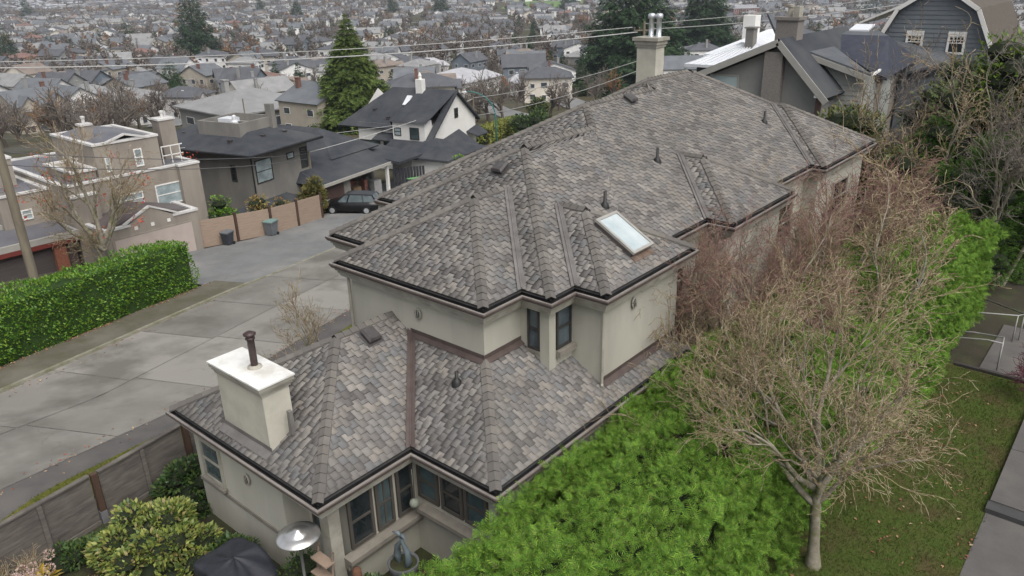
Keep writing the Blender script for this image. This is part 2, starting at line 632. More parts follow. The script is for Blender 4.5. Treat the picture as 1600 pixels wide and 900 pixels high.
caps(roof_u, (VR - 5.09, UCC + 5.09, zr(ZU, 5.09)), (VR - 5.09, UG - 5.09, zr(ZU, 5.09)), NLf, NR)
hip(roof_u, VR, UG, -1, -1, W3, 5.09, ZU, NR, NB)
hip(roof_u, LC, UG, 1, -1, S0, 5.09, ZU, NLf, NB)
for (u0, u1, vb, w) in ((UC, UD, VB, W1), (UF2, UF2E, VB2, W2), (UF3, UG, VB3, W3)):
    hip(roof_u, vb, u0, -1, 1, S0, w, ZU, NF, NR)
    hip(roof_u, vb, u1, -1, -1, S0, w, ZU, NR, NB)
    caps(roof_u, (vb - w, u0 + w, zr(ZU, w)), (VR - w - 0.05, u0 + w, zr(ZU, w)), NF, NB)
hip(roof_l, V1, U1, 1, 1, S0, 2.81, ZL, NLf, NF)
hip(roof_l, V2, U1, -1, 1, S0, 2.81, ZL, NF, NR)
caps(roof_l, ((V1 + V2) / 2, U1 + 2.81, zr(ZL, 2.81)), ((V1 + V2) / 2, 10.75, zr(ZL, 2.81)), NLf, NR)
hip(roof_l, V4, U3, -1, 1, S0, 2.2, ZL, NF, NR)
hip(roof_l, V4, UE, -1, -1, S0, 0.9, ZL, NR, NB)

# ---- open metal valleys
def valley(mb, a, b, s1, s2, w=0.13):
    a, b = Vector(a), Vector(b)
    s1, s2 = Vector(s1).normalized() * w, Vector(s2).normalized() * w
    u = Vector((0, 0, 0.072))
    rib = Vector((0, 0, 0.085))
    d = (b - a)
    for s in (s1, s2):
        mb.poly((a + u + s, a + u, b + u, b + u + s))
        mb.poly((a + u * 0.2 + s, a + u + s, b + u + s, b + u * 0.2 + s))
    mb.beam(a + u + Vector((0, 0, 0.015)), b + u + Vector((0, 0, 0.015)), 0.022, 0.035)
def val(par, x, y, dx, dy, h0, h1, z, e1, e2):
    # e1,e2: horizontal directions up each of the two slopes away from the valley
    s1 = Vector((e1[0], e1[1], 0)); s2 = Vector((e2[0], e2[1], 0))
    mb = MB()
    valley(mb, (x + dx * h0, y + dy * h0, zr(z, h0)), (x + dx * h1, y + dy * h1, zr(z, h1)), s1, s2)
    mb.build("valley_flashing", valleym if par is roof_u else brown, par)
val(roof_u, VF, UB, -1, 1, 0.1, 2.5, ZU, (0, -1), (1, 0))
for (u0, u1, vb, w) in ((UC, UD, VB, W1), (UF2, UF2E, VB2, W2), (UF3, UG, VB3, W3)):
    val(roof_u, VR, u0, -1, 1, 0.1, w - 0.02, ZU, (0, -1), (1, 0))
val(roof_l, V2, U3, -1, 1, 0.1, 2.6, ZL, (0, -1), (1, 0))
# wall flashing strips at the foot of the upper walls
def strip(par, a, b, s, w=0.13, m=None):
    mb = MB()
    a, b, s = Vector(a), Vector(b), Vector(s).normalized() * w
    up = Vector((0, 0, 0.1))
    lf = Vector((0, 0, 0.07))
    mb.poly((a + lf + s, a + lf, b + lf, b + lf + s))
    mb.poly((a + lf, a + lf + up, b + lf + up, b + lf))
    mb.build("wall_flashing", m or brown, par)
WF, WRF = UA + OV, VF - OV
zk = lambda y: ZL + SL * (y - U3)
zk2 = lambda x: ZL + SL * (V4 - x)
strip(roof_l, (-12.4, WF - 0.004, zk(WF)), (WRF, WF - 0.004, zk(WF)), (0, -1, -SL))
strip(roof_l, (WRF + 0.004, WF, zk2(WRF)), (WRF + 0.004, UB + OV, zk2(WRF)), (1, 0, -SL))
strip(roof_l, (VB - OV + 0.004, UC + OV, zk2(VB - OV)), (VB - OV + 0.004, UD - OV, zk2(VB - OV)), (1, 0, -SL), 0.15)

# ---- eave profile swept round the outline
def offset_poly(p, d):
    n = len(p)
    out = []
    for i in range(n):
        a, b, c = Vector(p[i - 1]), Vector(p[i]), Vector(p[(i + 1) % n])
        d1, d2 = (b - a).normalized(), (c - b).normalized()
        n1, n2 = Vector((-d1.y, d1.x)), Vector((-d2.y, d2.x))
        if abs(d1.x * d2.y - d1.y * d2.x) < 1e-6:
            out.append(b + n1 * d)
        else:
            out.append(b + n1 * d + n2 * d)
    return out

def sweep(mb, outline, prof, skip=()):
    rings = [offset_poly(outline, o) for o, z in prof]
    n = len(outline)
    for i in range(n):
        if i in skip:
            continue
        j = (i + 1) % n
        for k in range(len(prof) - 1):
            a, b = rings[k][i], rings[k][j]
            c, d = rings[k + 1][j], rings[k + 1][i]
            mb.poly(((a.x, a.y, prof[k][1]), (b.x, b.y, prof[k][1]), (c.x, c.y, prof[k + 1][1]), (d.x, d.y, prof[k + 1][1])))

up_out = [(LF, UA), (VF, UA), (VF, UB), (VR, UB), (VR, UC), (VB, UC), (VB, UD), (VR, UD), (VR, UF2), (VB2, UF2), (VB2, UF2E), (VR, UF2E),
          (VR, UF3), (VB3, UF3), (VB3, UG), (LC, UG), (LC, UCC), (LB, UCC), (LB, UBB), (LM, UBB), (LM, UB), (LF, UB)]
lo_out = [(V1, U1), (V2, U1), (V2, U3), (V4, U3), (V4, UE), (VR - 0.5, UE), (VR - 0.5, 14.9), (V1, 14.9)]
def eaves(outline, z, skip, parent, mould=True):
    g = MB()
    sweep(g, outline, [(0.012, z - 0.075), (0.0, z - 0.01), (0.0, z), (0.055, z), (0.055, z - 0.015)], skip)
    g.build("gutter", gutterm, parent)
    b = MB()
    sweep(b, outline, [(0.02, z - 0.10), (0.02, z - 0.07), (0.0, z - 0.07), (0.0, z - 0.052), (-0.006, z - 0.05), (-0.006, z - 0.03), (0.0, z - 0.028)], skip)
    b.build("gutter_bead", brown, parent)
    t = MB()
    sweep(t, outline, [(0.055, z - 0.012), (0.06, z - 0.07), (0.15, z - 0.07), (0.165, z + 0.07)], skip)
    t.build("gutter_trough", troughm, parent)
    f = MB()
    sweep(f, outline, [(OV + 0.02, z - 0.34), (0.17, z - 0.34), (0.17, z - 0.28), (0.13, z - 0.265), (0.13, z - 0.20), (0.085, z - 0.185), (0.085, z - 0.145),
                       (0.035, z - 0.125), (0.02, z - 0.085)], skip)
    f.build("eave_moulding", cream, parent)
eaves(up_out, ZU, (), house)
eaves(lo_out, ZL, (5, 6), house)

# ---- walls
wl = MB()
wp = offset_poly(up_out, OV)
wl.prism([(p.x, p.y) for p in wp], -3.5, ZU - 0.33)
wl.build("upper_wall", stucco, house)
wl2 = MB()
XR = -11.98
GY = U1 + OV
wl2.prism([(V1 + OV, GY), (XR, GY), (XR, GY + 0.55), (V2 - OV, GY + 0.55), (V2 - OV, U3 + OV), (V4 - OV, U3 + OV), (V4 - OV, UE - OV), (VR - 0.6, UE - OV),
           (VR - 0.6, 14.6), (V1 + OV, 14.6)], -2.5, ZL - 0.34)
wl2.build("lower_wall", stucco, house)

# sash windows: frame, two panes and a meeting rail
def window(parent, c, wdir, nrm, w, h, glass=None, trim=None, sashes=1, fw=0.07, sill=True, name="window", muntin=False):
    """c = centre of the bottom edge on the wall; wdir along the wall; nrm outwards"""
    c, wd_, n = Vector(c), Vector(wdir).normalized(), Vector(nrm).normalized()
    z = Vector((0, 0, 1))
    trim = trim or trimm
    m = MB()
    def bar(u0, u1, z0, z1, d0, d1, mb=m):
        mb.obox(c + wd_ * (u0 + u1) / 2 + z * (z0 + z1) / 2 + n * (d0 + d1) / 2, wd_ * (u1 - u0) / 2, n * (d1 - d0) / 2, z * (z1 - z0) / 2)
    bar(-w / 2, -w / 2 + fw, 0, h, 0.0, 0.055)
    bar(w / 2 - fw, w / 2, 0, h, 0.0, 0.055)
    bar(-w / 2 + fw, w / 2 - fw, 0, fw, 0.0, 0.055)
    bar(-w / 2 + fw, w / 2 - fw, h - fw, h, 0.0, 0.055)
    if sashes:
        bar(-w / 2 + fw, w / 2 - fw, h * 0.48, h * 0.48 + 0.05, 0.0, 0.045)
    if muntin:
        bar(-0.02, 0.02, fw, h - fw, 0.0, 0.035)
    fr = m.build(name, trim, parent)
    g = MB()
    bar(-w / 2 + fw, w / 2 - fw, fw, h - fw, 0.004, 0.018, g)
    g.build("pane", glass or dglass, fr)
    if sill:
        s = MB()
        bar(-w / 2 - 0.05, w / 2 + 0.05, -0.07, -0.002, 0.0, 0.12, s)
        s.build("sill", stone, fr)
    return fr

# front-room glazing (two rows of sash windows meeting in the inner corner)
GX = V2 - OV
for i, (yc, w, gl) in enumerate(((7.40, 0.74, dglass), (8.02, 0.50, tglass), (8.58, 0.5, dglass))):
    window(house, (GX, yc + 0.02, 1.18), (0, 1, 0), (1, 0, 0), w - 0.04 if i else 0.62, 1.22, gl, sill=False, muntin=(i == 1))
KY = U3 + OV
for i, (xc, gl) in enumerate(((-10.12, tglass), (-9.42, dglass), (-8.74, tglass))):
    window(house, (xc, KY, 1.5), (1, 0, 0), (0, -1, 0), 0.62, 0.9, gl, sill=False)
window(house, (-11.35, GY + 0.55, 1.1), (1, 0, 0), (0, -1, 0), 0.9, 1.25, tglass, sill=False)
window(house, (-14.75, GY, 1.2), (1, 0, 0), (0, -1, 0), 0.85, 1.05, tglass, trim=cream)
led = MB()
led.box(GX, GX + 0.26, GY + 0.3, KY - 0.02, 1.02, 1.12)
led.box(GX, GX + 0.16, GY + 0.3, KY - 0.02, 0.86, 1.02)
led.build("stone_ledge", stone, house)
led = MB()
led.box(GX + 0.27, V4 - OV - 0.05, KY - 0.24, KY, 1.26, 1.36)
led.box(GX + 0.27, V4 - OV - 0.05, KY - 0.14, KY, 1.12, 1.26)
led.build("stone_ledge", stone, house)
pst = MB()
pst.box(GX - 0.26, GX + 0.03, GY + 0.05, GY + 0.32, 0, ZL - 0.345)
pst.build("corner_post", cream, house)
# corner window under the eave of the upper floor
CX, CY = VR - OV, UB + OV
cz = 4.02
pw_ = MB()
pw_.box(CX - 0.23, CX + 0.03, CY - 0.03, CY + 0.20, 3.6, ZU - 0.345)
pw_.build("corner_post", stucco, house)
window(house, (CX - 0.40, CY, cz), (1, 0, 0), (0, -1, 0), 0.34, 0.98, glass_mat("blue glass", (0.045, 0.06, 0.07), 0.07), trim=mat("dark frame", (0.035, 0.033, 0.03)), sill=False, fw=0.045)
window(house, (CX, CY + 0.50, cz), (0, 1, 0), (1, 0, 0), 0.54, 0.98, glass_mat("blue glass"), trim=MATS["dark frame"], sill=False, fw=0.05)
sl_ = MB()
sl_.box(CX - 0.6, CX - 0.235, CY - 0.06, CY, cz - 0.10, cz - 0.02)
sl_.build("sill", stone, house)
sl_ = MB()
sl_.box(CX + 0.0, CX + 0.16, CY + 0.205, CY + 0.80, cz - 0.16, cz - 0.02)
sl_.build("sill", stone, house)
# other windows of the long side, seen through the branches
for yc, z0, w, h in ((17.55, 3.3, 0.9, 1.2), (25.0, 3.0, 1.4, 1.4), (24.0, 0.6, 1.4, 1.3), (18.0, 0.9, 1.2, 1.2)):
    window(house, (VR - OV, yc, z0), (0, 1, 0), (1, 0, 0), w, h, dglass, trim=cream)
window(house, (VB3 - OV, 29, 3.2), (0, 1, 0), (1, 0, 0), 1.6, 1.3, dglass, trim=cream)
# control joints / belt course on the lower front wall
bel = MB()
bel.box(V1 + OV - 0.02, XR + 0.02, GY - 0.03, GY, 0.95, 1.05)
bel.build("belt_course", stone, house)
# downpipe at the bay corner
dp = MB()
dp.tube([(VB - OV + 0.06, UC + OV - 0.05, ZU - 0.3), (VB - OV + 0.06, UC + OV - 0.05, zk2(VB - OV) + 0.08), (VB - OV + 0.12, UC + OV - 0.12, zk2(VB - OV) + 0.04)], 0.032, 8)
dp.build("downpipe", cream, house)
dp = MB()
dp.tube([(LF + OV - 0.06, WF - 0.06, ZU - 0.3), (LF + OV - 0.06, WF - 0.06, 3.3)], 0.04, 8)
dp.build("downpipe", cream, house)
# round wall lamps (bulkheads)
def bulkhead(c, n):
    c, n = Vector(c), Vector(n)
    m = MB()
    z = Vector((0, 0, 1))
    s = n.cross(z)
    pts = []
    for i in range(17):
        a = 2 * math.pi * i / 16
        pts.append(c + n * 0.045 + s * 0.085 * math.cos(a) + z * 0.12 * math.sin(a))
    m.tube(pts, 0.024, 6)
    for k in (-0.03, 0.03):
        m.beam(c + n * 0.075 + s * k + z * 0.1, c + n * 0.075 + s * k - z * 0.1, 0.012, 0.012)
    o = m.build("wall_lamp", cream, house, True)
    g = MB()
    ring = [c + n * 0.05 + s * 0.075 * math.cos(2 * math.pi * i / 14) + z * 0.11 * math.sin(2 * math.pi * i / 14) for i in range(14)]
    g.poly(ring)
    g.build("lamp_glass", tglass, o)
bulkhead((-12.06, WF, 4.66), (0, -1, 0))
bulkhead((VB - OV, 14.05, 4.74), (1, 0, 0))
bulkhead((-13.25, GY, 1.95), (0, -1, 0))

# ---- front chimney
ch = MB()
ch.box(-13.84, -12.17, 6.63, 7.24, 2.6, 4.33)
cho = ch.build("chimney", chimm, house)
cc = MB()
cc.box(-13.87, -12.14, 6.60, 7.27, 4.33, 4.40)
cc.box(-13.90, -12.11, 6.57, 7.30, 4.40, 4.46)
cc.box(-13.93, -12.08, 6.54, 7.33, 4.46, 4.545)
cc.build("chimney_cap", cream, cho)
cs_ = MB()
cs_.box(-13.95, -12.06, 6.52, 7.35, 4.545, 4.58)
cs_.build("cap_sheet", whitecap, cho)
fl = MB()
fx, fy = -12.92, 7.0
fl.lathe((fx, fy, 4.58), [(0.15, 0), (0.14, 0.03), (0.08, 0.06)], 18, 1)
fl.lathe((fx, fy, 4.58), [(0.072, 0.03), (0.072, 0.62), (0.095, 0.63), (0.095, 0.66), (0.08, 0.67), (0.08, 0.70), (0.12, 0.72), (0.125, 0.75), (0.06, 0.79), (0.0, 0.80)], 18, 0)
fl.build("flue", [fluem, cream], cho, True)
cf = MB()
zg = lambda y: ZL + SL * (y - U1)
strip(cho, (-13.9, 6.62, zg(6.62)), (-12.1, 6.62, zg(6.62)), (0, -1, -SL), 0.18, valleym)
cf.beam((-11.98, 7.05, zg(7.05) + 0.1), (-11.98, 7.06, zg(7.06) + 0.62), 0.1, 0.08)
cf.build("chimney_flashing", valleym, cho)

# ---- rear chimney with two flues
rx, ry = -15.9, 27.0
rc = MB()
rc.box(rx - 0.42, rx + 0.42, ry - 0.3, ry + 0.32, 5.5, 9.06)
rco = rc.build("chimney", chimm, house)
r2 = MB()
r2.box(rx - 0.46, rx + 0.46, ry - 0.34, ry + 0.36, 9.06, 9.16)
r2.box(rx - 0.5, rx + 0.5, ry - 0.38, ry + 0.40, 9.16, 9.3)
r2.box(rx - 0.56, rx + 0.56, ry - 0.44, ry + 0.46, 9.3, 9.42)
r2.build("chimney_cap", cream, rco)
r3 = MB()
for dx in (-0.03, 0.3):
    r3.lathe((rx + dx, ry + 0.05, 9.42), [(0.12, 0.0), (0.11, 0.05), (0.095, 0.06), (0.095, 0.66), (0.13, 0.67), (0.14, 0.71), (0.14, 0.81), (0.10, 0.85), (0, 0.87)], 14)
r3.build("flue", galv, rco, True)

# ---- skylight on the bay roof
b1z = lambda x: ZU + SL * (VB - x)
sk = MB()
cs = 1 / math.sqrt(1 + SL * SL)
sc_ = Vector((-9.17, 14.62, b1z(-9.17)))
sx = Vector((cs, 0, -SL * cs)); sy = Vector((0, 1, 0)); sn = Vector((SL * cs, 0, cs))
def sbox(u0, u1, v0, v1, n0, n1, mb):
    mb.obox(sc_ + sx * (u0 + u1) / 2 + sy * (v0 + v1) / 2 + sn * (n0 + n1) / 2, sx * (u1 - u0) / 2, sy * (v1 - v0) / 2, sn * (n1 - n0) / 2)
sbox(-0.58, 0.56, -0.40, 0.40, -0.02, 0.14, sk)
sko = sk.build("skylight", mat("skylight curb", (0.10, 0.085, 0.08), (0.14, 0.12, 0.11), rough=0.5), house)
sf = MB()
sbox(-0.62, 0.62, -0.44, -0.37, 0.141, 0.20, sf)
sbox(-0.62, 0.62, 0.37, 0.44, 0.141, 0.20, sf)
sbox(-0.62, -0.55, -0.37, 0.37, 0.141, 0.20, sf)
sbox(0.55, 0.62, -0.37, 0.37, 0.141, 0.20, sf)
sf.build("frame", mat("skylight frame", (0.33, 0.32, 0.29), (0.27, 0.26, 0.24), rough=0.4), sko)
sg = MB()
sbox(-0.55, 0.55, -0.37, 0.37, 0.141, 0.175, sg)
sg.build("pane", mat("milky skylight glass", (0.50, 0.55, 0.56), (0.36, 0.43, 0.45), scale=1.6, rough=0.08, spec=0.8), sko)
sfl = MB()
sbox(0.57, 0.75, -0.42, 0.42, 0.028, 0.04, sfl)
sfl.build("flashing", mat("rusty flashing", (0.11, 0.07, 0.05), (0.16, 0.125, 0.10), scale=6), sko)

# ---- vents through the roof
def boxvent(c, slope, w=0.17):
    c = Vector(c)
    d = Vector(slope).normalized()              # horizontal direction pointing down the slope
    dn = Vector((d.x * cs, d.y * cs, -SL * cs)); n = Vector((d.x * SL * cs, d.y * SL * cs, cs)); s = dn.cross(n)
    m = MB()
    m.obox(c + n * 0.03, dn * (w + 0.08), s * (w + 0.06), n * 0.006)
    m.obox(c + n * 0.085, dn * w * 0.86, s * w * 0.9, n * 0.05)
    i = len(m.v)
    a = [c + n * 0.13 + dn * w * sa * 1.12 + s * w * sb * 1.05 for sa, sb in ((1, -1), (1, 1), (-1, 1), (-1, -1))]
    b = [c + n * 0.185 + dn * w * sa * 0.9 + s * w * sb * 0.8 for sa, sb in ((1, -1), (1, 1), (-1, 1), (-1, -1))]
    a2 = [p - n * 0.03 for p in a]
    for k in range(4):
        m.poly((a[k], a[(k + 1) % 4], b[(k + 1) % 4], b[k]))
        m.poly((a2[k], a2[(k + 1) % 4], a[(k + 1) % 4], a[k]))
    m.poly(b)
    m.poly(a2[::-1])
    m.build("roof_vent", boxm, house)
boxvent((-12.85, 14.61, ZU + SL * (14.61 - UB)), (0, -1))
boxvent((-13.37, 21.51, ZU + SL * (VR + 13.37)), (1, 0))
boxvent((-12.71, 9.77, ZL + SL * (V2 + 12.71)), (1, 0))
def pipe(c, slope, h=0.42):
    c = Vector(c)
    m = MB()
    m.lathe(c, [(0.13, -0.04), (0.11, 0.06), (0.07, 0.12), (0.042, 0.14), (0.042, h), (0.03, h), (0.03, h - 0.1)], 12)
    m.build("vent_pipe", blackm, house, True)
pipe((-10.42, 15.78, ZU + SL * (VR + 10.42)), 0)
pipe((-11.08, 19.47, ZU + SL * (VR + 11.08)), 0)
pipe((-11.07, 26.95, ZU + SL * (VR + 11.07)), 0)
pipe((-10.34, 10.12, ZL + SL * (10.12 - U3)), 0, 0.3)
# ================================================================= GROUND, ROAD, PATHS
def cam_st(s, t):
    return (-s * math.sin(YAW) + t * math.cos(YAW), s * math.cos(YAW) + t * math.sin(YAW))

soil = mat("earth and winter grass", (0.055, 0.062, 0.028), (0.085, 0.070, 0.048), scale=0.35, rough=1.0, bump=0.4, bscale=3, spec=0.1, c3=(0.10, 0.098, 0.085), s3=0.035)
ss = [-6 + 1.1 * i for i in range(80)] + [84 + 5 * i for i in range(24)] + [206 + 22 * i for i in range(20)] + [650, 720, 800, 900, 1050, 1250, 1500, 1900, 2300, 2900, 3500]
tt = [-1 + 2 * i / 110 for i in range(111)]
gv, gf = [], []
for i, s in enumerate(ss):
    half = 34 + max(s, 0) * 0.95
    for u in tt:
        x, y = cam_st(s, u * half)
        gv.append((x, y, gz(x, y) - 0.07))
n_ = len(tt)
for i in range(len(ss) - 1):
    for j in range(n_ - 1):
        a = i * n_ + j
        gf += [a, a + 1, a + n_ + 1, a + n_]
ground = tag(np_idx_mesh("ground", np.array(gv), np.array(gf), 4, soil, smooth=True), kind="structure")

RD = Vector((-0.382, 0.924)).normalized()
RN = Vector((0.924, 0.382)).normalized()
R0 = Vector((-29.56, 6.22))
def rp(t, w, dz=0.0):
    bend = 0.0016 * max(0, t - 8) ** 2
    p = R0 + RD * t + RN * (w + bend)
    return Vector((p.x, p.y, gz(p.x, p.y) + dz))

concrete = mat("road concrete", (0.27, 0.255, 0.225), (0.30, 0.29, 0.265), scale=0.45, rough=0.9, bump=0.25, bscale=25, spec=0.2,
               island=[(0.215, 0.205, 0.186), (0.175, 0.168, 0.152), (0.25, 0.24, 0.218), (0.195, 0.187, 0.168)], c3=(0.11, 0.105, 0.092), s3=0.33, lo=0.45, hi=0.8, w3=0.75, cracks=(0.16, 0.005, (0.15, 0.142, 0.12)))
joint = mat("road joint", (0.11, 0.105, 0.09), (0.33, 0.32, 0.29), scale=0.8, rough=0.95)
mossy = mat("mossy pavement", (0.115, 0.105, 0.082), (0.085, 0.082, 0.05), scale=1.2, rough=0.95, bump=0.3, c3=(0.15, 0.14, 0.11), s3=0.5)
kerbm = mat("kerb concrete", (0.27, 0.255, 0.21), (0.15, 0.15, 0.09), scale=1.6, rough=0.9, bump=0.3)
asphalt = mat("worn asphalt", (0.175, 0.18, 0.18), (0.14, 0.143, 0.142), scale=0.7, rough=0.75, bump=0.25, bscale=40, c3=(0.225, 0.222, 0.212), s3=0.25, cracks=(0.22, 0.008, (0.12, 0.12, 0.115)))
pathm = mat("path asphalt", (0.105, 0.098, 0.093), (0.085, 0.08, 0.078), scale=1.5, rough=0.85, bump=0.4, bscale=60, c3=(0.125, 0.115, 0.105), s3=0.7)

def sheet(name, ta, tb, wa, wb, m, dz, nt_=40, nw=3, gap=0.0, kind="structure", mi=None):
    v, f = [], []
    for i in range(nt_ + 1):
        for j in range(nw + 1):
            v.append(rp(lerp(ta, tb, i / nt_), lerp(wa, wb, j / nw), dz))
    for i in range(nt_):
        for j in range(nw):
            a = i * (nw + 1) + j
            f += [a, a + 1, a + nw + 2, a + nw + 1]
    o = np_idx_mesh(name, np.array([tuple(p) for p in v]), np.array(f), 4, m)
    if kind:
        tag(o, kind=kind)
    return o
sheet("road_bed", -16, 60, -0.02, 7.45, joint, 0.0, 76, 4)
# concrete slabs, two lanes, each slab a piece with its own tone
v, f = [], []
k = 0
for lane in (0, 1):
    t = -16.0 + (0 if lane == 0 else 0.25)
    while t < 60:
        L_ = 4.55
        w0, w1 = (0.0, 3.70) if lane == 0 else (3.73, 7.42)
        base = len(v)
        for i in range(6):
            for j in range(4):
                v.append(tuple(rp(t + 0.018 + (L_ - 0.036) * i / 5, lerp(w0, w1, j / 3), 0.02)))
        for i in range(5):
            for j in range(3):
                a = base + i * 4 + j
                f += [a, a + 1, a + 5, a + 4]
        t += L_
tag(np_idx_mesh("road", np.array(v), np.array(f), 4, concrete), kind="structure")
kb = MB()
for (ta, tb, w, h) in ((-16, 60, -0.16, 0.13),):
    n = 60
    for i in range(n):
        t0, t1 = lerp(ta, tb, i / n), lerp(ta, tb, (i + 1) / n)
        hh = h if t1 < 14 else max(0.035, h - 0.03 * (t1 - 14))
        for (wa, wb, za, zb) in ((w, w + 0.16, hh, hh), (w + 0.16, w + 0.18, hh, 0.0), (w, w - 0.001, hh, -0.1)):
            kb.poly((rp(t0, wa, za), rp(t1, wa, za), rp(t1, wb, zb), rp(t0, wb, zb)))
tag(kb.build("kerb", kerbm), kind="structure")
sheet("pavement", -16, 14.2, -2.15, -0.162, mossy, 0.10, 30, 3)
sheet("near_pavement", -16, 40, 7.46, 8.6, pathm, 0.03, 50, 2)
verge = mat("verge grass", (0.13, 0.13, 0.03), (0.085, 0.10, 0.022), scale=3.0, rough=1, bump=1.0, bscale=30, spec=0.1, c3=(0.13, 0.11, 0.05), s3=0.8)
sheet("verge", -16, 30, 8.6, 10.0, verge, 0.035, 50, 3)

# asphalt apron between the hedge and the board fence
A_ = [rp(13.4, -0.18), rp(17, -0.18), rp(21, -0.18), rp(26, -0.18), rp(32, -0.18), rp(40, -0.18), rp(48, -0.18)]
B_ = [Vector((-38.6, 17.3, 0)), Vector((-44.8, 20.5, 0)), Vector((-44.7, 25.5, 0)), Vector((-45.7, 30.0, 0)), Vector((-48.6, 35, 0)), Vector((-53.5, 43, 0)), Vector((-55.0, 52, 0))]
v, f = [], []
NA, NBb = 48, 14
for i in range(NA + 1):
    u = i / NA * (len(A_) - 1)
    k = min(int(u), len(A_) - 2)
    a, b = A_[k].lerp(A_[k + 1], u - k), B_[k].lerp(B_[k + 1], u - k)
    for j in range(NBb + 1):
        p = a.lerp(b, j / NBb)
        v.append((p.x, p.y, gz(p.x, p.y) + 0.02))
for i in range(NA):
    for j in range(NBb):
        a = i * (NBb + 1) + j
        f += [a, a + 1, a + NBb + 2, a + NBb + 1]
tag(np_idx_mesh("lane", np.array(v), np.array(f), 4, asphalt), kind="structure")

# right side: lawn, path with slabs and a step, landing
lawnm = mat("mossy lawn", (0.055, 0.085, 0.018), (0.070, 0.080, 0.024), scale=1.6, rough=1, bump=1.0, bscale=24, spec=0.1, c3=(0.085, 0.062, 0.035), s3=0.9)
def flat_sheet(name, pts, z, m, nx=1):
    b = MB()
    b.poly([(p[0], p[1], z) for p in pts])
    return tag(b.build(name, m), kind="structure")
flat_sheet("lawn", [(-5.2, 8), (-1.15, 8), (-1.15, 25.4), (-5.2, 25.4)], 0.012, lawnm)
flat_sheet("garden_bed", [(-18.5, -2), (-7.5, -2), (-7.5, 9), (-17.6, 9)], 0.006, mat("garden soil", (0.035, 0.04, 0.018), (0.03, 0.022, 0.015), scale=2.5, rough=1, bump=0.8, bscale=20, c3=(0.05, 0.065, 0.018), s3=1.1))
pm = MB()
yy = 6.0
for i, y1 in enumerate((9.5, 13.0, 17.9, 18.25, 20.9, 23.6, 25.3)):
    top = 0.0 if i < 3 else 0.14
    if i == 3:
        pm.box(-1.18, 1.6, yy, y1, -0.3, 0.145, 1)
    else:
        pm.box(-1.15, 1.6, yy + 0.012, y1 - 0.012, -0.3, 0.03 + top, 0)
    yy = y1
tag(pm.build("footpath", [pathm, mat("step edge", (0.06, 0.06, 0.06), (0.045, 0.045, 0.045), scale=3)]), kind="structure")
lm = MB()
lm.box(-2.75, 2.2, 25.42, 29.5, -0.3, 0.05, 0)
lm.box(-3.4, 2.2, 25.28, 25.415, -0.2, 0.10, 1)
for i in range(5):
    lm.box(-2.76 - 0.32 * (i + 1), -2.765 - 0.32 * i, 25.45, 26.9, -1.2, 0.05 - 0.17 * (i + 1) + 0.0, 1)
tag(lm.build("landing", [pathm, mat("dark timber", (0.035, 0.03, 0.027), (0.05, 0.045, 0.04), scale=4)]), kind="structure")

flat_sheet("bark_mulch", [(-7.4, 25.43), (1.8, 25.43), (1.8, 45), (-7.4, 45)], 0.004, mat("bark mulch", (0.045, 0.035, 0.025), (0.03, 0.03, 0.016), scale=2.0, rough=1, bump=0.8, bscale=20, c3=(0.05, 0.06, 0.02), s3=0.7))
# ================================================================= NEIGHBOURING HOUSES
whitew = mat("white paint", (0.74, 0.73, 0.70), (0.66, 0.65, 0.62), scale=0.6, rough=0.6)
beige = mat("beige stucco", (0.295, 0.263, 0.225), (0.255, 0.228, 0.195), scale=0.7, rough=0.95, bump=0.3, bscale=30, c3=(0.195, 0.172, 0.15), s3=0.35, stretch=(1, 1, 0.4), streak=(0.17, 0.15, 0.13))
droof = mat("charcoal asphalt shingles", (0.038, 0.042, 0.050), (0.056, 0.060, 0.068), scale=1.1, rough=0.9, bump=0.5, bscale=22, spec=0.2, c3=(0.075, 0.078, 0.08), s3=0.25)
flatroof = mat("dark flat roofing", (0.075, 0.06, 0.06), (0.11, 0.09, 0.088), scale=0.8, rough=0.85, c3=(0.14, 0.135, 0.135), s3=0.3)
wetroof = mat("wet torch-on roofing", (0.10, 0.10, 0.115), (0.14, 0.14, 0.155), scale=0.5, rough=0.45)
pinkdoor = mat("pale garage door", (0.44, 0.375, 0.34), (0.40, 0.34, 0.31), scale=1.5, rough=0.6)
browndoor = mat("brown garage door", (0.06, 0.035, 0.03), (0.075, 0.045, 0.038), scale=2, rough=0.6)
greyst = mat("grey stucco", (0.215, 0.205, 0.185), (0.18, 0.172, 0.158), scale=0.8, rough=0.95, c3=(0.15, 0.145, 0.135), s3=0.4, stretch=(1, 1, 0.4))
dgrey = mat("dark grey stucco", (0.105, 0.103, 0.098), (0.085, 0.083, 0.08), scale=0.8, rough=0.95, c3=(0.125, 0.122, 0.115), s3=0.5)
brick = mat("grey brick", (0.235, 0.215, 0.195), (0.165, 0.15, 0.138), scale=9, rough=0.95, stretch=(1, 1, 3.5), bump=0.6, bscale=20)
redbrick = mat("red brick", (0.22, 0.07, 0.05), (0.16, 0.055, 0.042), scale=7, rough=0.95, stretch=(1, 1, 3))
greytrim = mat("grey trim board", (0.34, 0.33, 0.30), (0.30, 0.29, 0.265), scale=2, rough=0.7)
metalroof = mat("white metal roof", (0.66, 0.68, 0.70), (0.58, 0.60, 0.63), scale=0.8, rough=0.4)
skyglass = glass_mat("pale reflecting glass", (0.20, 0.24, 0.25), 0.08)

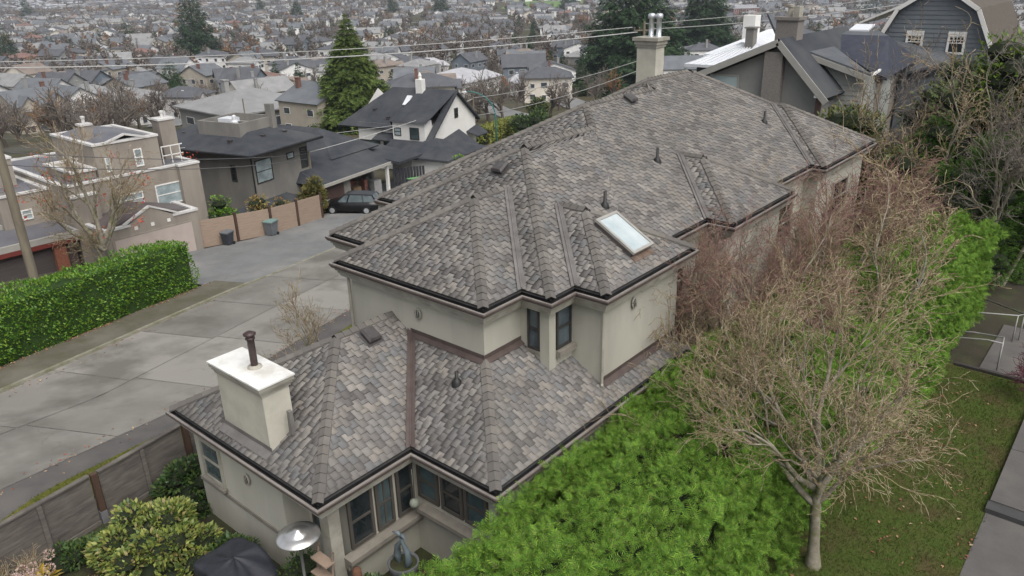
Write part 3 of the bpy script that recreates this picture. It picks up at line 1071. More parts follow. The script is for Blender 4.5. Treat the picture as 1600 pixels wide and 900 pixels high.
capw = mat("weathered white cap", (0.60, 0.59, 0.57), (0.47, 0.46, 0.45), scale=0.9, rough=0.6)
def parapet(mb, x0, x1, y0, y1, z, w=0.22, h=0.14):
    mb.box(x0 - 0.06, x1 + 0.06, y0 - 0.06, y0 + w, z, z + h)
    mb.box(x0 - 0.06, x1 + 0.06, y1 - w, y1 + 0.06, z, z + h)
    mb.box(x0 - 0.06, x0 + w, y0 + w, y1 - w, z, z + h)
    mb.box(x1 - w, x1 + 0.06, y0 + w, y1 - w, z, z + h)

def roof_slab(mb, pts, th=0.18, mi=0):
    """a sloping slab with its own thickness"""
    a, b, c = Vector(pts[0]), Vector(pts[1]), Vector(pts[2])
    n = (b - a).cross(c - a).normalized()
    if n.z < 0:
        pts = pts[::-1]
        n = -n
    lo = [Vector(p) - n * th for p in pts]
    mb.poly(pts, mi)
    mb.poly([tuple(p) for p in lo[::-1]], mi)
    for i in range(len(pts)):
        j = (i + 1) % len(pts)
        mb.poly((pts[j], pts[i], lo[i], lo[j]), mi)

def gable_roof(mb, x0, x1, y0, y1, ze, zr_, oh=0.4, axis='x', th=0.16, mi=0):
    """ridge along axis"""
    if axis == 'x':
        ym = (y0 + y1) / 2
        s = (zr_ - ze) / (ym - y0)
        for ya, sg in ((y0 - oh, 1), (y1 + oh, -1)):
            roof_slab(mb, [(x0 - oh, ya, ze - s * oh), (x1 + oh, ya, ze - s * oh), (x1 + oh, ym, zr_), (x0 - oh, ym, zr_)], th, mi)
    else:
        xm = (x0 + x1) / 2
        s = (zr_ - ze) / (xm - x0)
        for xa in (x0 - oh, x1 + oh):
            roof_slab(mb, [(xa, y0 - oh, ze - s * oh), (xa, y1 + oh, ze - s * oh), (xm, y1 + oh, zr_), (xm, y0 - oh, zr_)], th, mi)

def hip_roof(mb, x0, x1, y0, y1, ze, zr_, oh=0.5, mi=0, drop=0.2):
    x0, x1, y0, y1 = x0 - oh, x1 + oh, y0 - oh, y1 + oh
    w, d = x1 - x0, y1 - y0
    if w >= d:
        r0, r1 = (x0 + d / 2, (y0 + y1) / 2, zr_), (x1 - d / 2, (y0 + y1) / 2, zr_)
        A, B, Cc, D = (x0, y0, ze), (x1, y0, ze), (x1, y1, ze), (x0, y1, ze)
        fs = [(A, B, r1, r0), (B, Cc, r1), (Cc, D, r0, r1), (D, A, r0)]
    else:
        r0, r1 = ((x0 + x1) / 2, y0 + w / 2, zr_), ((x0 + x1) / 2, y1 - w / 2, zr_)
        A, B, Cc, D = (x0, y0, ze), (x1, y0, ze), (x1, y1, ze), (x0, y1, ze)
        fs = [(A, B, r0), (B, Cc, r1, r0), (Cc, D, r1), (D, A, r0, r1)]
    for q in fs:
        mb.poly(q, mi)
    for a, b in ((A, B), (B, Cc), (Cc, D), (D, A)):
        mb.poly((b, a, (a[0], a[1], ze - drop), (b[0], b[1], ze - drop)), mi)
    mb.poly(((x0, y0, ze - drop), (x0, y1, ze - drop), (x1, y1, ze - drop), (x1, y0, ze - drop)), mi)

def quickwin(parent, c, wdir, nrm, w, h, trim=None, glass=None, **k):
    return window(parent, c, wdir, nrm, w, h, glass or skyglass, trim or whitew, sill=False, **k)

# ---- beige flat-roofed house (the front faces the road, +X)
bh = empty("flat_roofed_house", (-50, 19, -4), "beige stucco modern house with stepped flat roofs edged in white caps", "house")
m = MB()
m.box(-50.7, -44.8, 16.5, 22.2, -5.5, -1.35)
m.box(-58.5, -47.6, 16.0, 24.1, -6, 0.95, 0)
m.box(-57.5, -49.95, 13.2, 16.0, -6, 0.55, 0)
m.box(-54.5, -48.4, 18.35, 22.3, 0.95, 2.85)
m.box(-47.6, -47.2, 22.75, 24.1, -6, 0.95)
m.box(-47.6, -47.15, 16.0, 17.55, -6, 0.35)
m.box(-52.55, -48.6, 16.95, 18.3, 0.95, 1.45)
# little gable in the garage parapet
m.poly(((-44.805, 17.7, -1.35), (-44.805, 20.9, -1.35), (-44.805, 20.2, -0.95), (-44.805, 19.35, -0.45), (-44.805, 18.5, -0.95)))
m.build("wall", beige, bh)
m = MB()
parapet(m, -50.7, -44.8, 16.5, 18.0, -1.35)
parapet(m, -50.7, -44.8, 20.7, 22.2, -1.35)
m.beam((-44.85, 17.7, -1.2), (-44.85, 19.35, -0.42), 0.2, 0.1)
m.beam((-44.85, 21.0, -1.2), (-44.85, 19.35, -0.42), 0.2, 0.1)
parapet(m, -58.5, -47.6, 16.0, 24.1, 0.95, 0.25, 0.12)
parapet(m, -57.5, -49.95, 13.2, 16.0 - 0.07, 0.55, 0.25, 0.12)
parapet(m, -54.5, -48.4, 18.35, 22.3, 2.85, 0.22, 0.13)
m.beam((-48.38, 19.0, 2.92), (-48.38, 20.3, 3.3), 0.14, 0.12)
m.beam((-48.38, 21.6, 2.92), (-48.38, 20.3, 3.3), 0.14, 0.12)
parapet(m, -52.6, -48.55, 16.9, 18.3, 1.45, 0.2, 0.12)
m.box(-47.64, -47.14, 22.7, 24.14, 0.952, 1.07)
m.box(-47.64, -47.1, 15.95, 17.6, 0.35, 0.47)
m.build("parapet_cap", capw, bh)
m = MB()
for (x0, x1, y0, y1, z) in ((-50.5, -45.0, 16.7, 22.0, -1.33),):
    ym = (y0 + y1) / 2
    roof_slab(m, [(x0, y0, z + 0.02), (x1, y0, z + 0.02), (x1, ym, z + 0.75), (x0, ym, z + 0.75)], 0.1)
    roof_slab(m, [(x0, y1, z + 0.02), (x1, y1, z + 0.02), (x1, ym, z + 0.75), (x0, ym, z + 0.75)], 0.1)
m.build("garage_roof", flatroof, bh)
m = MB()
m.box(-58.2, -47.9, 16.3, 23.8, 0.955, 0.99)
m.box(-57.2, -50.3, 13.5, 15.7, 0.555, 0.59)
ym = 20.3
roof_slab(m, [(-54.2, 18.6, 2.87), (-48.65, 18.6, 2.87), (-48.65, ym, 3.25), (-54.2, ym, 3.25)], 0.05)
roof_slab(m, [(-54.2, 22.05, 2.87), (-48.65, 22.05, 2.87), (-48.65, ym, 3.25), (-54.2, ym, 3.25)], 0.05)
m.build("flat_roof", wetroof, bh)
m = MB()
m.box(-44.8, -44.74, 17.0, 21.7, -4.6, -1.95)
g = m.build("garage_door", pinkdoor, bh)
m = MB()
m.box(-44.8, -44.735, 16.85, 17.0, -4.6, -1.86); m.box(-44.8, -44.735, 21.7, 21.85, -4.6, -1.86); m.box(-44.8, -44.735, 17.0, 21.7, -1.95, -1.86)
m.build("frame", beige, g)
m = MB()
for y in (18.35, 19.35, 20.35):
    m.box(-44.8, -44.77, y - 0.1, y + 0.1, -1.62, -1.42)
m.build("tile_inset", whitew, bh)
quickwin(bh, (-47.6, 22.0, -1.35), (0, 1, 0), (1, 0, 0), 1.7, 1.35)
quickwin(bh, (-47.6, 19.6, -0.95), (0, 1, 0), (1, 0, 0), 1.5, 0.8)
quickwin(bh, (-48.4, 20.9, 1.2), (0, 1, 0), (1, 0, 0), 0.5, 1.1)
quickwin(bh, (-48.4, 19.0, 1.2), (0, 1, 0), (1, 0, 0), 0.28, 0.9)
quickwin(bh, (-49.95, 14.5, -0.95), (0, 1, 0), (1, 0, 0), 0.6, 0.6)
for (x, y, w, d, z0, z1) in ((-50.3, 23.75, 0.5, 0.52, -3, 3.5), (-50.6, 19.0, 0.3, 0.3, 2.8, 3.8), (-53.4, 14.6, 0.75, 0.6, -0.2, 2.2)):
    m = MB()
    m.box(x - w, x + w, y - d, y + d, z0, z1)
    o = m.build("chimney", beige, bh)
    m = MB()
    m.box(x - w - 0.06, x + w + 0.06, y - d - 0.06, y + d + 0.06, z1, z1 + 0.12)
    m.lathe((x, y, z1 + 0.12), [(0.1, 0), (0.1, 0.3), (0.14, 0.31), (0.14, 0.42), (0, 0.46)], 10)
    m.build("chimney_cap", capw, o)
m = MB()
for y in (22.5, 23.1, 23.7):
    m.beam((-48.6, y, 0.95), (-48.6, y, 2.1), 0.05, 0.05)
m.beam((-48.6, 22.5, 2.08), (-48.6, 23.9, 2.08), 0.06, 0.06); m.beam((-48.6, 22.5, 1.5), (-48.6, 23.9, 1.5), 0.05, 0.05)
for x in (-52, -51, -50.1):
    m.beam((x, 17.9, 0.95), (x, 17.9, 2.0), 0.05, 0.05)
m.beam((-52, 17.9, 2.0), (-49.9, 17.9, 2.0), 0.06, 0.06)
m.build("balcony_rail", whitew, bh)

# ---- flat garage at the left edge
fg = empty("flat_garage", (-49, 10, -3.5), "low flat-roofed garage with wide grey fascia behind the bare red-leaved tree", "garage")
m = MB()
m.box(-54.2, -47.1, 3.2, 15.7, -6, -1.7)
m.build("wall", mat("dark brown wall", (0.10, 0.075, 0.065), (0.08, 0.06, 0.053), scale=1), fg)
m = MB()
m.box(-54.5, -46.75, 2.9, 15.95, -1.7, -1.35, 0)
m.box(-54.3, -46.95, 3.1, 15.75, -1.345, -1.325, 1)
m.build("roof", [greytrim, wetroof], fg)
m = MB()
parapet(m, -53.4, -50.4, 12.2, 15.2, -1.32, 0.3, 0.25)
m.build("skylight_curb", greytrim, fg)
m = MB()
m.box(-47.1, -47.02, 4.5, 9.2, -4.8, -2.2); m.box(-47.1, -47.02, 10.0, 14.3, -4.8, -2.2)
m.build("garage_door", mat("slatted dark door", (0.055, 0.045, 0.045), (0.085, 0.07, 0.068), scale=14, stretch=(0.05, 0.05, 1), rough=0.7), fg)
m = MB()
m.box(-47.1, -46.85, 14.45, 15.1, -5, -1.72)
m.build("brick_pier", mat("orange brick", (0.26, 0.10, 0.06), (0.19, 0.075, 0.05), scale=8, rough=0.9), fg)
m = MB()
m.box(-46.76, -46.7, 2.9, 15.95, -1.95, -1.72)
m.build("red_trim", mat("red trim", (0.15, 0.03, 0.025), rough=0.6), fg)

def small_vents(parent, pts):
    for (x, y, z) in pts:
        v_ = MB()
        v_.box(x - 0.13, x + 0.13, y - 0.13, y + 0.13, z - 0.1, z + 0.16)
        v_.box(x - 0.17, x + 0.17, y - 0.17, y + 0.17, z + 0.16, z + 0.19)
        v_.build("roof_vent", boxm, parent)

# ---- hip-roofed two-storey house
h2 = empty("hip_roofed_house", (-48.5, 28.6, -4.2), "two-storey grey stucco house with charcoal hip roof and walled roof deck", "house", rz=R(14))
LOCAL[0] = True
m = MB()
m.box(-11, -0.9, 0.9, 6.9, -2, 4.35)
m.build("wall", greyst, h2)
m = MB()
hip_roof(m, -10.8, -0.7, 0.7, 7.0, 4.6, 6.1, 0.75)
m.build("roof", droof, h2)
m = MB()
for (x0, x1, y0, y1) in ((-6.8, -2.6, 1.9, 2.1), (-6.8, -2.6, 5.6, 5.8), (-6.8, -6.6, 2.1, 5.6), (-2.8, -2.6, 2.1, 5.6)):
    m.box(x0, x1, y0, y1, 5.0, 6.35)
m.box(-6.6, -2.8, 2.1, 5.6, 5.0, 5.8)
m.box(-2.9, -2.3, 5.0, 5.4, 5.0, 7.3)
m.build("roof_deck_wall", greyst, h2)
m = MB()
m.box(-5.8, -4.6, 3.0, 4.0, 5.8, 6.4)
m.lathe((-3.9, 2.8, 5.8), [(0.25, 0), (0.25, 0.5), (0.16, 0.6), (0.16, 0.9), (0, 1.0)], 10)
m.build("roof_equipment", metalroof, h2)
small_vents(h2, [(-1.7, 3.2, 5.2), (-3.0, 1.2, 5.1), (-1.6, 5.4, 5.15), (-8.4, 2.0, 5.2)])
m = MB()
m.beam((0.08, -0.08, 4.5), (0.08, 7.75, 4.5), 0.12, 0.12)
m.beam((0.08, -0.08, 4.5), (-11.5, -0.08, 4.5), 0.12, 0.12)
m.build("gutter", blackm, h2)
m = MB()
m.tube([(-0.84, 0.82, 4.4), (-0.84, 0.82, -0.5)], 0.05, 8)
m.build("downpipe", blackm, h2)
window(h2, (-0.9, 2.0, 2.2), (0, 1, 0), (1, 0, 0), 1.7, 1.7, skyglass, mat("dark frame"), sill=False)
window(h2, (-0.9, 4.9, 3.3), (0, 1, 0), (1, 0, 0), 0.8, 0.5, skyglass, mat("dark frame"), sill=False, sashes=0)
window(h2, (-0.9, 6.4, 2.3), (0, 1, 0), (1, 0, 0), 0.8, 1.6, dglass, mat("dark frame"), sill=False)
window(h2, (-2.8, 0.9, 2.3), (1, 0, 0), (0, -1, 0), 0.5, 1.2, dglass, mat("dark frame"), sill=False)
m = MB()
roof_slab(m, [(-0.95, -2.2, 0.9), (2.6, -2.2, 0.5), (2.6, 4.0, 0.5), (-0.95, 4.0, 0.9)], 0.2)
m.build("porch_roof", droof, h2)
m = MB()
m.box(-0.85, 2.2, -1.8, -1.6, -2, 0.45); m.box(2.0, 2.2, -1.6, 3.6, -2, 0.35)
m.build("porch_wall", dgrey, h2)
LOCAL[0] = False

# ---- low house with the carport
h3 = empty("carport_house", (-48.28, 34.19, -5.1), "long low charcoal-roofed house with an open cluttered garage bay", "house", rz=R(12.1))
LOCAL[0] = True
m = MB()
roof_slab(m, [(0, -0.15, 2.2), (0, 8.6, 2.2), (-4.2, 9.2, 3.5), (-4.2, 0.6, 3.5)], 0.16)
roof_slab(m, [(0, -0.15, 2.2), (-4.2, 0.6, 3.5), (-7.3, -0.6, 2.2)], 0.16)
roof_slab(m, [(-4.2, 0.6, 3.5), (-4.2, 9.2, 3.5), (-12, 9.2, 3.2), (-7.3, -0.6, 2.2)], 0.16)
roof_slab(m, [(0.9, 8.62, 2.25), (0.9, 12.2, 2.25), (-5.5, 12.2, 2.9), (-5.5, 8.62, 2.9)], 0.22)
m.build("roof", droof, h3)
m = MB()
roof_slab(m, [(-2.6, 4.2, 3.1), (-2.6, 10.5, 3.1), (-6.5, 7.3, 4.9)], 0.14)
roof_slab(m, [(-2.6, 4.2, 3.1), (-6.5, 7.3, 4.9), (-12, 7.3, 4.9), (-13, 4.2, 3.1)], 0.14)
roof_slab(m, [(-2.6, 10.5, 3.1), (-6.5, 7.3, 4.9), (-12, 7.3, 4.9), (-13, 10.5, 3.1)], 0.14)
m.build("main_roof", droof, h3)
m = MB()
m.box(-12.5, -3.5, 4.6, 10.2, -1, 3.0)
m.box(-7, -6.7, 0.3, 4.6, -1, 2.1)
m.box(-6.7, -0.5, 0.3, 0.5, -1, 2.0)
m.box(-0.7, -0.5, 2.9, 3.75, -1, 2.05, 0)
m.box(-6.6, -0.6, 2.75, 2.9, -1, 2.2)
m.build("wall", greyst, h3)
m = MB()
m.box(-0.55, -0.48, 0.5, 2.9, -0.6, 1.75)
m.build("garage_door", browndoor, h3)
m = MB()
m.box(-0.12, 0.06, -0.1, 8.6, 1.98, 2.22)
m.build("fascia", greytrim, h3)
m = MB()
for (x, y) in ((-0.3, 8.4), (-0.2, 12.0), (-4.8, 12.0)):
    m.box(x - 0.12, x + 0.12, y - 0.12, y + 0.12, -1.2, 2.2)
m.build("post", whitew, h3)
LOCAL[0] = False
junk = empty("garage_clutter", (-50.4, 39.5, -5.2), "jumble of boxes, boards and a bicycle stored in the open garage bay", "clutter")
r2_ = random.Random(3)
for i in range(16):
    m = MB()
    x, y = r2_.uniform(-52.5, -50.3), r2_.uniform(37.9, 41.7)
    w, d, h = r2_.uniform(0.15, 0.45), r2_.uniform(0.15, 0.4), r2_.uniform(0.3, 1.6)
    m.box(x - w, x + w, y - d, y + d, gz(x, y) - 0.1, gz(x, y) + h)
    c = r2_.choice([(0.25, 0.17, 0.10), (0.3, 0.3, 0.3), (0.10, 0.10, 0.12), (0.2, 0.08, 0.06), (0.4, 0.37, 0.3), (0.05, 0.05, 0.06)])
    m.build("stored_box", mat("clutter%d" % i, c, tuple(q * 0.8 for q in c), rough=0.8), junk)
m = MB()
for dy in (0, 0.95):
    p = [(-50.15, 39.0 + dy + 0.32 * math.cos(a), gz(-50.2, 39.4) + 0.36 + 0.32 * math.sin(a)) for a in [i * math.pi / 8 for i in range(17)]]
    m.tube(p, 0.025, 5)
for a, b in (((0, .36), (0.4, .85)), ((0.4, .85), (0.85, .85)), ((0.85, .95), (0.95, .36)), ((0.4, .85), (0.45, .36)), ((0, .36), (0.45, .36))):
    m.beam((-50.15, 39.0 + a[0], gz(-50.2, 39.4) + a[1]), (-50.15, 39.0 + b[0], gz(-50.2, 39.4) + b[1]), 0.035, 0.035)
tag(m.build("bicycle", blackm), "black bicycle leaning at the front of the open garage bay", "bicycle")
# black board gate beside the carport
bf = MB()
for i in range(11):
    a = Vector((-50.0 + 0.12 * i, 42.8 + 0.235 * i, 0))
    bf.box(a.x - 0.03, a.x + 0.03, a.y - 0.11, a.y + 0.11, -5.5, -3.55 + 0.02 * (i % 2))
tag(bf.build("board_gate", mat("black stained boards", (0.022, 0.023, 0.03), (0.035, 0.036, 0.044), scale=5, rough=0.7)), "black stained upright board gate beside the carport", "gate")

# ---- white house beyond
h4 = empty("white_gabled_house", (-58.5, 56.2, -6.4), "white gabled house with steep black roof, white chimney and small round-cornered porch roofs", "house", rz=R(12.5))
LOCAL[0] = True
zf = -0.3
m = MB()
m.box(-7.0, 2.6, -3.9, 3.9, -1.5, 4.3)
m.poly(((2.6, -3.9, 4.3), (2.6, 3.9, 4.3), (2.6, 0, 7.2)))
m.poly(((-7, -3.9, 4.3), (-7, 0, 7.2), (-7, 3.9, 4.3)))
m.box(-1.6, 2.2, -5.2, -3.9, -1.5, 5.0)
m.build("wall", whitew, h4)
m = MB()
roof_slab(m, [(-9.3, -4.4, 3.9), (-1.9, -4.4, 3.9), (-1.3, 0, 7.4), (-5.0, 0, 7.4)], 0.16)
roof_slab(m, [(-1.95, -4.4, 3.95), (-1.7, -5.4, 5.0), (2.6, -5.4, 5.0), (2.9, 0, 7.42), (-1.35, 0, 7.42)], 0.16)
roof_slab(m, [(-9.3, 4.4, 3.9), (3.0, 4.4, 3.9), (3.0, 0, 7.4), (-5.0, 0, 7.4)], 0.16)
roof_slab(m, [(-9.3, -4.4, 3.9), (-5.0, 0, 7.4), (-9.3, 4.4, 3.9)], 0.16)
roof_slab(m, [(2.35, -6.2, 2.6), (3.05, -6.2, 2.6), (3.05, 0, 7.45), (2.35, 0, 7.45)], 0.18)
m.build("roof", droof, h4)
m = MB()
roof_slab(m, [(-1.8, -6.6, 2.5), (1.8, -6.6, 2.5), (1.8, -5.2, 3.1), (-1.8, -5.2, 3.1)], 0.14)
roof_slab(m, [(2.62, -4.5, 2.6), (5.0, -4.5, 2.0), (5.0, 0.5, 2.0), (2.62, 0.5, 3.4)], 0.14)
roof_slab(m, [(-4.3, -5.3, 2.9), (-2.0, -5.3, 2.9), (-2.0, -3.9, 3.4), (-4.3, -3.9, 3.4)], 0.12)
roof_slab(m, [(2.62, 2.0, 2.9), (4.0, 2.0, 2.5), (4.0, 4.2, 2.5), (2.62, 4.2, 3.3)], 0.12)
m.build("porch_roof", droof, h4)
m = MB()
m.box(2.6, 4.7, -4.1, 0.2, -1.5, 1.9)
m.build("porch_wall", whitew, h4)
m = MB()
m.box(-1.5, -0.75, -0.9, -0.2, 6.2, 8.4)
m.lathe((-1.12, -0.55, 8.4), [(0.2, 0), (0.16, 0.25), (0.2, 0.3), (0.1, 0.6), (0, 0.7)], 8)
m.build("chimney", whitew, h4)
m = MB()
m.obox((-2.2, -1.5, 6.33), (0.3, 0, 0), (0, 0.5, 0.4), (0, -0.04, 0.05))
m.build("roof_light", metalroof, h4)
dfr = mat("dark frame")
small_vents(h4, [(-5.6, -2.6, 5.35), (-3.4, -3.4, 4.75)])
window(h4, (-5.6, -3.9, 1.4), (1, 0, 0), (0, -1, 0), 2.6, 1.1, tglass, dfr, sill=False, sashes=0)
window(h4, (-3.1, -3.9, 0.3), (1, 0, 0), (0, -1, 0), 1.5, 2.3, tglass, dfr, sill=False, sashes=0, muntin=True)
window(h4, (-1.0, -5.2, 3.5), (1, 0, 0), (0, -1, 0), 0.8, 0.8, skyglass, dfr, sill=False)
window(h4, (1.0, -5.2, 3.2), (1, 0, 0), (0, -1, 0), 1.1, 1.2, tglass, dfr, sill=False)
window(h4, (-0.6, -5.2, 0.6), (1, 0, 0), (0, -1, 0), 0.8, 1.1, dglass, dfr, sill=False)
window(h4, (2.6, 0.1, 4.6), (0, 1, 0), (1, 0, 0), 0.7, 1.0, dglass, dfr, sill=False)
LOCAL[0] = False

# ---- small white garage with hip roof below the white house
h5 = empty("white_garage", (-50.5, 49.0, -5.5), "small white garage with low charcoal hip roof behind the clipped green shrub", "garage", rz=R(12))
LOCAL[0] = True
m = MB()
m.box(-3.3, 2.6, -3.0, 3.0, -1, 2.2)
m.build("wall", whitew, h5)
m = MB()
hip_roof(m, -3.3, 2.6, -3.0, 3.0, 2.4, 3.5, 0.5)
m.build("roof", droof, h5)
LOCAL[0] = False

# ---- right: grey gable house
YG = 38.0
r1 = empty("grey_gable_house", (-15.5, 41, 0), "grey stucco house with wide low gable, brick chimney and charcoal roof", "house")
m = MB()
xl, xa, xr, zl, za, zr1 = -18.95, -15.05, -13.05, 6.55, 8.25, 6.45
m.poly(((xl, YG, -3), (xr, YG, -3), (xr, YG, zr1), (xa, YG, za), (xl, YG, zl)))
m.box(xl, xr, YG + 0.005, 47, -3, 5.6)
m.build("wall", mat("weathered grey render", (0.25, 0.25, 0.237), (0.215, 0.215, 0.205), scale=0.8, rough=0.95, c3=(0.29, 0.29, 0.265), s3=0.35), r1)
m = MB()
roof_slab(m, [(-20.2, YG - 0.5, 6.45), (-15.1, YG - 0.5, 8.62), (-15.1, 47, 8.62), (-20.2, 47, 6.45)], 0.16)
roof_slab(m, [(-12.55, YG - 0.5, 6.0), (-15.1, YG - 0.5, 8.62), (-15.1, 47, 8.62), (-12.55, 47, 6.0)], 0.16)
m.build("roof", droof, r1)
m = MB()
for (a, b) in (((-20.25, 6.24), (-15.1, 8.45)), ((-12.5, 5.8), (-15.1, 8.45))):
    m.beam((a[0], YG - 0.53, a[1]), (b[0], YG - 0.53, b[1]), 0.06, 0.30)
m.build("barge_board", greytrim, r1)
m = MB()
m.box(-15.75, -14.85, YG - 0.42, YG - 0.005, -2, 8.0)
o = m.build("chimney_breast", brick, r1)
m = MB()
m.box(-16.0, -14.9, YG + 1.2, YG + 2.0, 7.5, 9.35)
m.box(-16.08, -14.82, YG + 1.12, YG + 2.08, 9.35, 9.5)
o = m.build("chimney", brick, r1)
m = MB()
m.box(-15.2, -14.92, YG + 1.25, YG + 1.75, 9.5, 10.0)
m.lathe((-15.5, YG + 1.6, 9.5), [(0.12, 0), (0.12, 0.4), (0.16, 0.45), (0.16, 0.55), (0, 0.6)], 10)
m.build("chimney_pot", cream, o)
window(r1, (-17.95, YG, 5.45), (1, 0, 0), (0, -1, 0), 1.6, 1.3, mat("pale blind", (0.42, 0.50, 0.50), (0.36, 0.44, 0.45), scale=0.8, rough=0.3), greytrim, sill=False, sashes=0)
m = MB()
m.box(-13.02, -12.8, YG - 0.45, YG - 0.2, -2, 6.0)
m.box(-13.1, -12.7, YG - 0.52, YG - 0.1, 6.0, 6.12, 1)
m.build("corner_post", [browndoor, whitew], r1)
# its siding wing with a lower gable
r1b = MB()
yw = 40.2
def rake(x):
    return 8.15 - (x + 15.7) / 4.25 * 1.3
r1b.poly(((-15.6, yw, -2), (-11.75, yw, -2), (-11.75, yw, rake(-11.75)), (-15.6, yw, rake(-15.6))))
r1b.poly(((-11.75, yw, -2), (-11.75, yw + 5, -2), (-11.75, yw + 5, 6.7), (-11.75, yw, rake(-11.75))))
for i in range(26):
    z = 2.0 + i * 0.24
    xe = min(-11.76, -15.7 + (8.15 - z - 0.22) / 1.3 * 4.25)
    if xe > -15.2:
        r1b.poly(((-15.2, yw - 0.004, z + 0.235), (-15.2, yw - 0.035, z), (xe, yw - 0.035, z), (xe, yw - 0.004, z + 0.235)))
r1b.build("siding_wall", mat("grey lap siding", (0.34, 0.35, 0.325), (0.30, 0.31, 0.29), scale=1.2, rough=0.7), r1)
m = MB()
bs_ = mat("blue-grey asphalt shingles", (0.075, 0.082, 0.092), (0.10, 0.107, 0.117), scale=1.5, rough=0.9, bump=0.5, bscale=25)
C_ = atY(1274, 50, 45.2)
roof_slab(m, [(-15.95, yw - 0.45, 8.35), (-11.3, yw - 0.45, 6.95), tuple(C_), (-19.0, 45.2, 9.35)], 0.14)
m.build("wing_roof", bs_, r1)
m = MB()
m.beam((-15.9, yw - 0.48, 8.12), (-11.35, yw - 0.48, 6.72), 0.06, 0.26)
m.build("wing_barge_board", greytrim, r1)
m = MB()
m.beam((-11.32, yw - 0.4, 6.86), (-11.32, yw + 0.9, 7.02), 0.1, 0.1)
m.build("gutter", whitew, r1)

# ---- dark hip roof between the two right-hand houses
r2h = empty("dark_hip_house", (-13.5, 47, 0), "house with steep navy-black hip roof and white roof light beside the blue gambrel house", "house")
T1, T2 = atY(1270, 52, 45.25), atY(1389, 56, 45.6)
B1, B2 = atY(1363, 113, 41.6), atY(1386, 122, 42.2)
PK = atY(1352, 36, 49.5)
m = MB()
m.box(T1.x + 0.5, T2.x - 0.35, 44.6, 50, -2, 6.4)
m.poly(((B2.x - 0.3, 42.6, -2), (B2.x - 0.3, 45.4, -2), (T2.x - 0.3, 45.4, T2.z - 0.2), (B2.x - 0.3, 42.6, B2.z - 0.1)))
m.poly(((B1.x, 42.4, -2), (B2.x - 0.3, 42.6, -2), (B2.x - 0.3, 42.6, B2.z - 0.1), (B1.x, 42.4, B1.z - 0.1)))
m.build("wall", mat("stained plank wall", (0.20, 0.17, 0.14), (0.28, 0.26, 0.22), scale=2, rough=0.9), r2h)
m = MB()
roof_slab(m, [tuple(T1), tuple(T2), tuple(B2), tuple(B1)], 0.16)
roof_slab(m, [tuple(T2), (T2.x + 0.5, 50.5, 6.6), tuple(B2)], 0.16)
m.build("roof", mat("navy shingles", (0.028, 0.033, 0.048), (0.043, 0.048, 0.064), scale=2.5, rough=0.85, bump=0.6, bscale=30), r2h)
m = MB()
roof_slab(m, [tuple(T1), tuple(T2), tuple(PK)], 0.12)
roof_slab(m, [tuple(T2), (T2.x + 0.5, 50.5, 6.6), tuple(PK)], 0.12)
m.build("upper_roof", bs_, r2h)
m = MB()
rl = T1.lerp(T2, 0.62).lerp(PK, 0.42)
m.obox(rl + Vector((0, 0, 0.1)), (0.5, 0.04, 0.0), (0, 0.55, 0.12), (0, 0, 0.05))
m.build("roof_light", metalroof, r2h)

# ---- blue-grey gambrel house
gb = empty("gambrel_house", (-11.5, 53, 0), "blue-grey lap-sided gambrel house with two white multi-pane windows", "house")
yb = 52.0
blue = mat("blue-grey siding", (0.15, 0.168, 0.185), (0.128, 0.145, 0.162), scale=1.4, rough=0.65)
out = [(-14.6, -2), (-8.7, -2), (-8.7, 7.4), (-9.6, 9.3), (-11.6, 10.6), (-13.65, 9.3), (-14.6, 7.4)]
m = MB()
m.poly([(x, yb, z) for x, z in out])
m.poly([(x, yb + 9, z) for x, z in out[::-1]])
for a, b in ((0, 6), (1, 2)):
    pass
m.box(-12.6, -10.2, 49.9, 51.9, -2, 5.6)
m.poly(((-14.6, yb, -2), (-14.6, yb, 7.4), (-14.6, yb + 9, 7.4), (-14.6, yb + 9, -2)))
m.poly(((-8.7, yb, -2), (-8.7, yb + 9, -2), (-8.7, yb + 9, 7.4), (-8.7, yb, 7.4)))
for i in range(34):
    z = 2.0 + i * 0.25
    def halfw(zz):
        return 2.95 if zz < 7.4 else (lerp(2.95, 2.0, (zz - 7.4) / 1.9) if zz < 9.3 else max(0.0, 2.0 * (1 - (zz - 9.3) / 1.3)))
    w = halfw(z + 0.235)
    if w > 0.1:
        m.poly(((-11.63 - w, yb - 0.005, z + 0.235), (-11.63 - w, yb - 0.035, z), (-11.63 + w, yb - 0.035, z), (-11.63 + w, yb - 0.005, z + 0.235)))
        m.poly(((-11.63 - w, yb - 0.035, z), (-11.63 - w, yb - 0.002, z), (-11.63 + w, yb - 0.002, z), (-11.63 + w, yb - 0.035, z)))
m.build("wall", blue, gb)
m = MB()
pr = [(-14.95, 6.9), (-13.75, 9.4), (-11.63, 10.8), (-9.5, 9.4), (-8.3, 6.9)]
for a, b in zip(pr, pr[1:]):
    roof_slab(m, [(a[0], yb - 0.4, a[1]), (b[0], yb - 0.4, b[1]), (b[0], yb + 9.3, b[1]), (a[0], yb + 9.3, a[1])], 0.12)
m.build("roof", mat("brown shingles", (0.105, 0.09, 0.075), (0.085, 0.074, 0.063), scale=3, rough=0.95), gb)
m = MB()
for a, b in zip(pr, pr[1:]):
    m.beam((a[0], yb - 0.42, a[1] - 0.08), (b[0], yb - 0.42, b[1] - 0.08), 0.06, 0.22)
m.build("barge_board", whitew, gb)
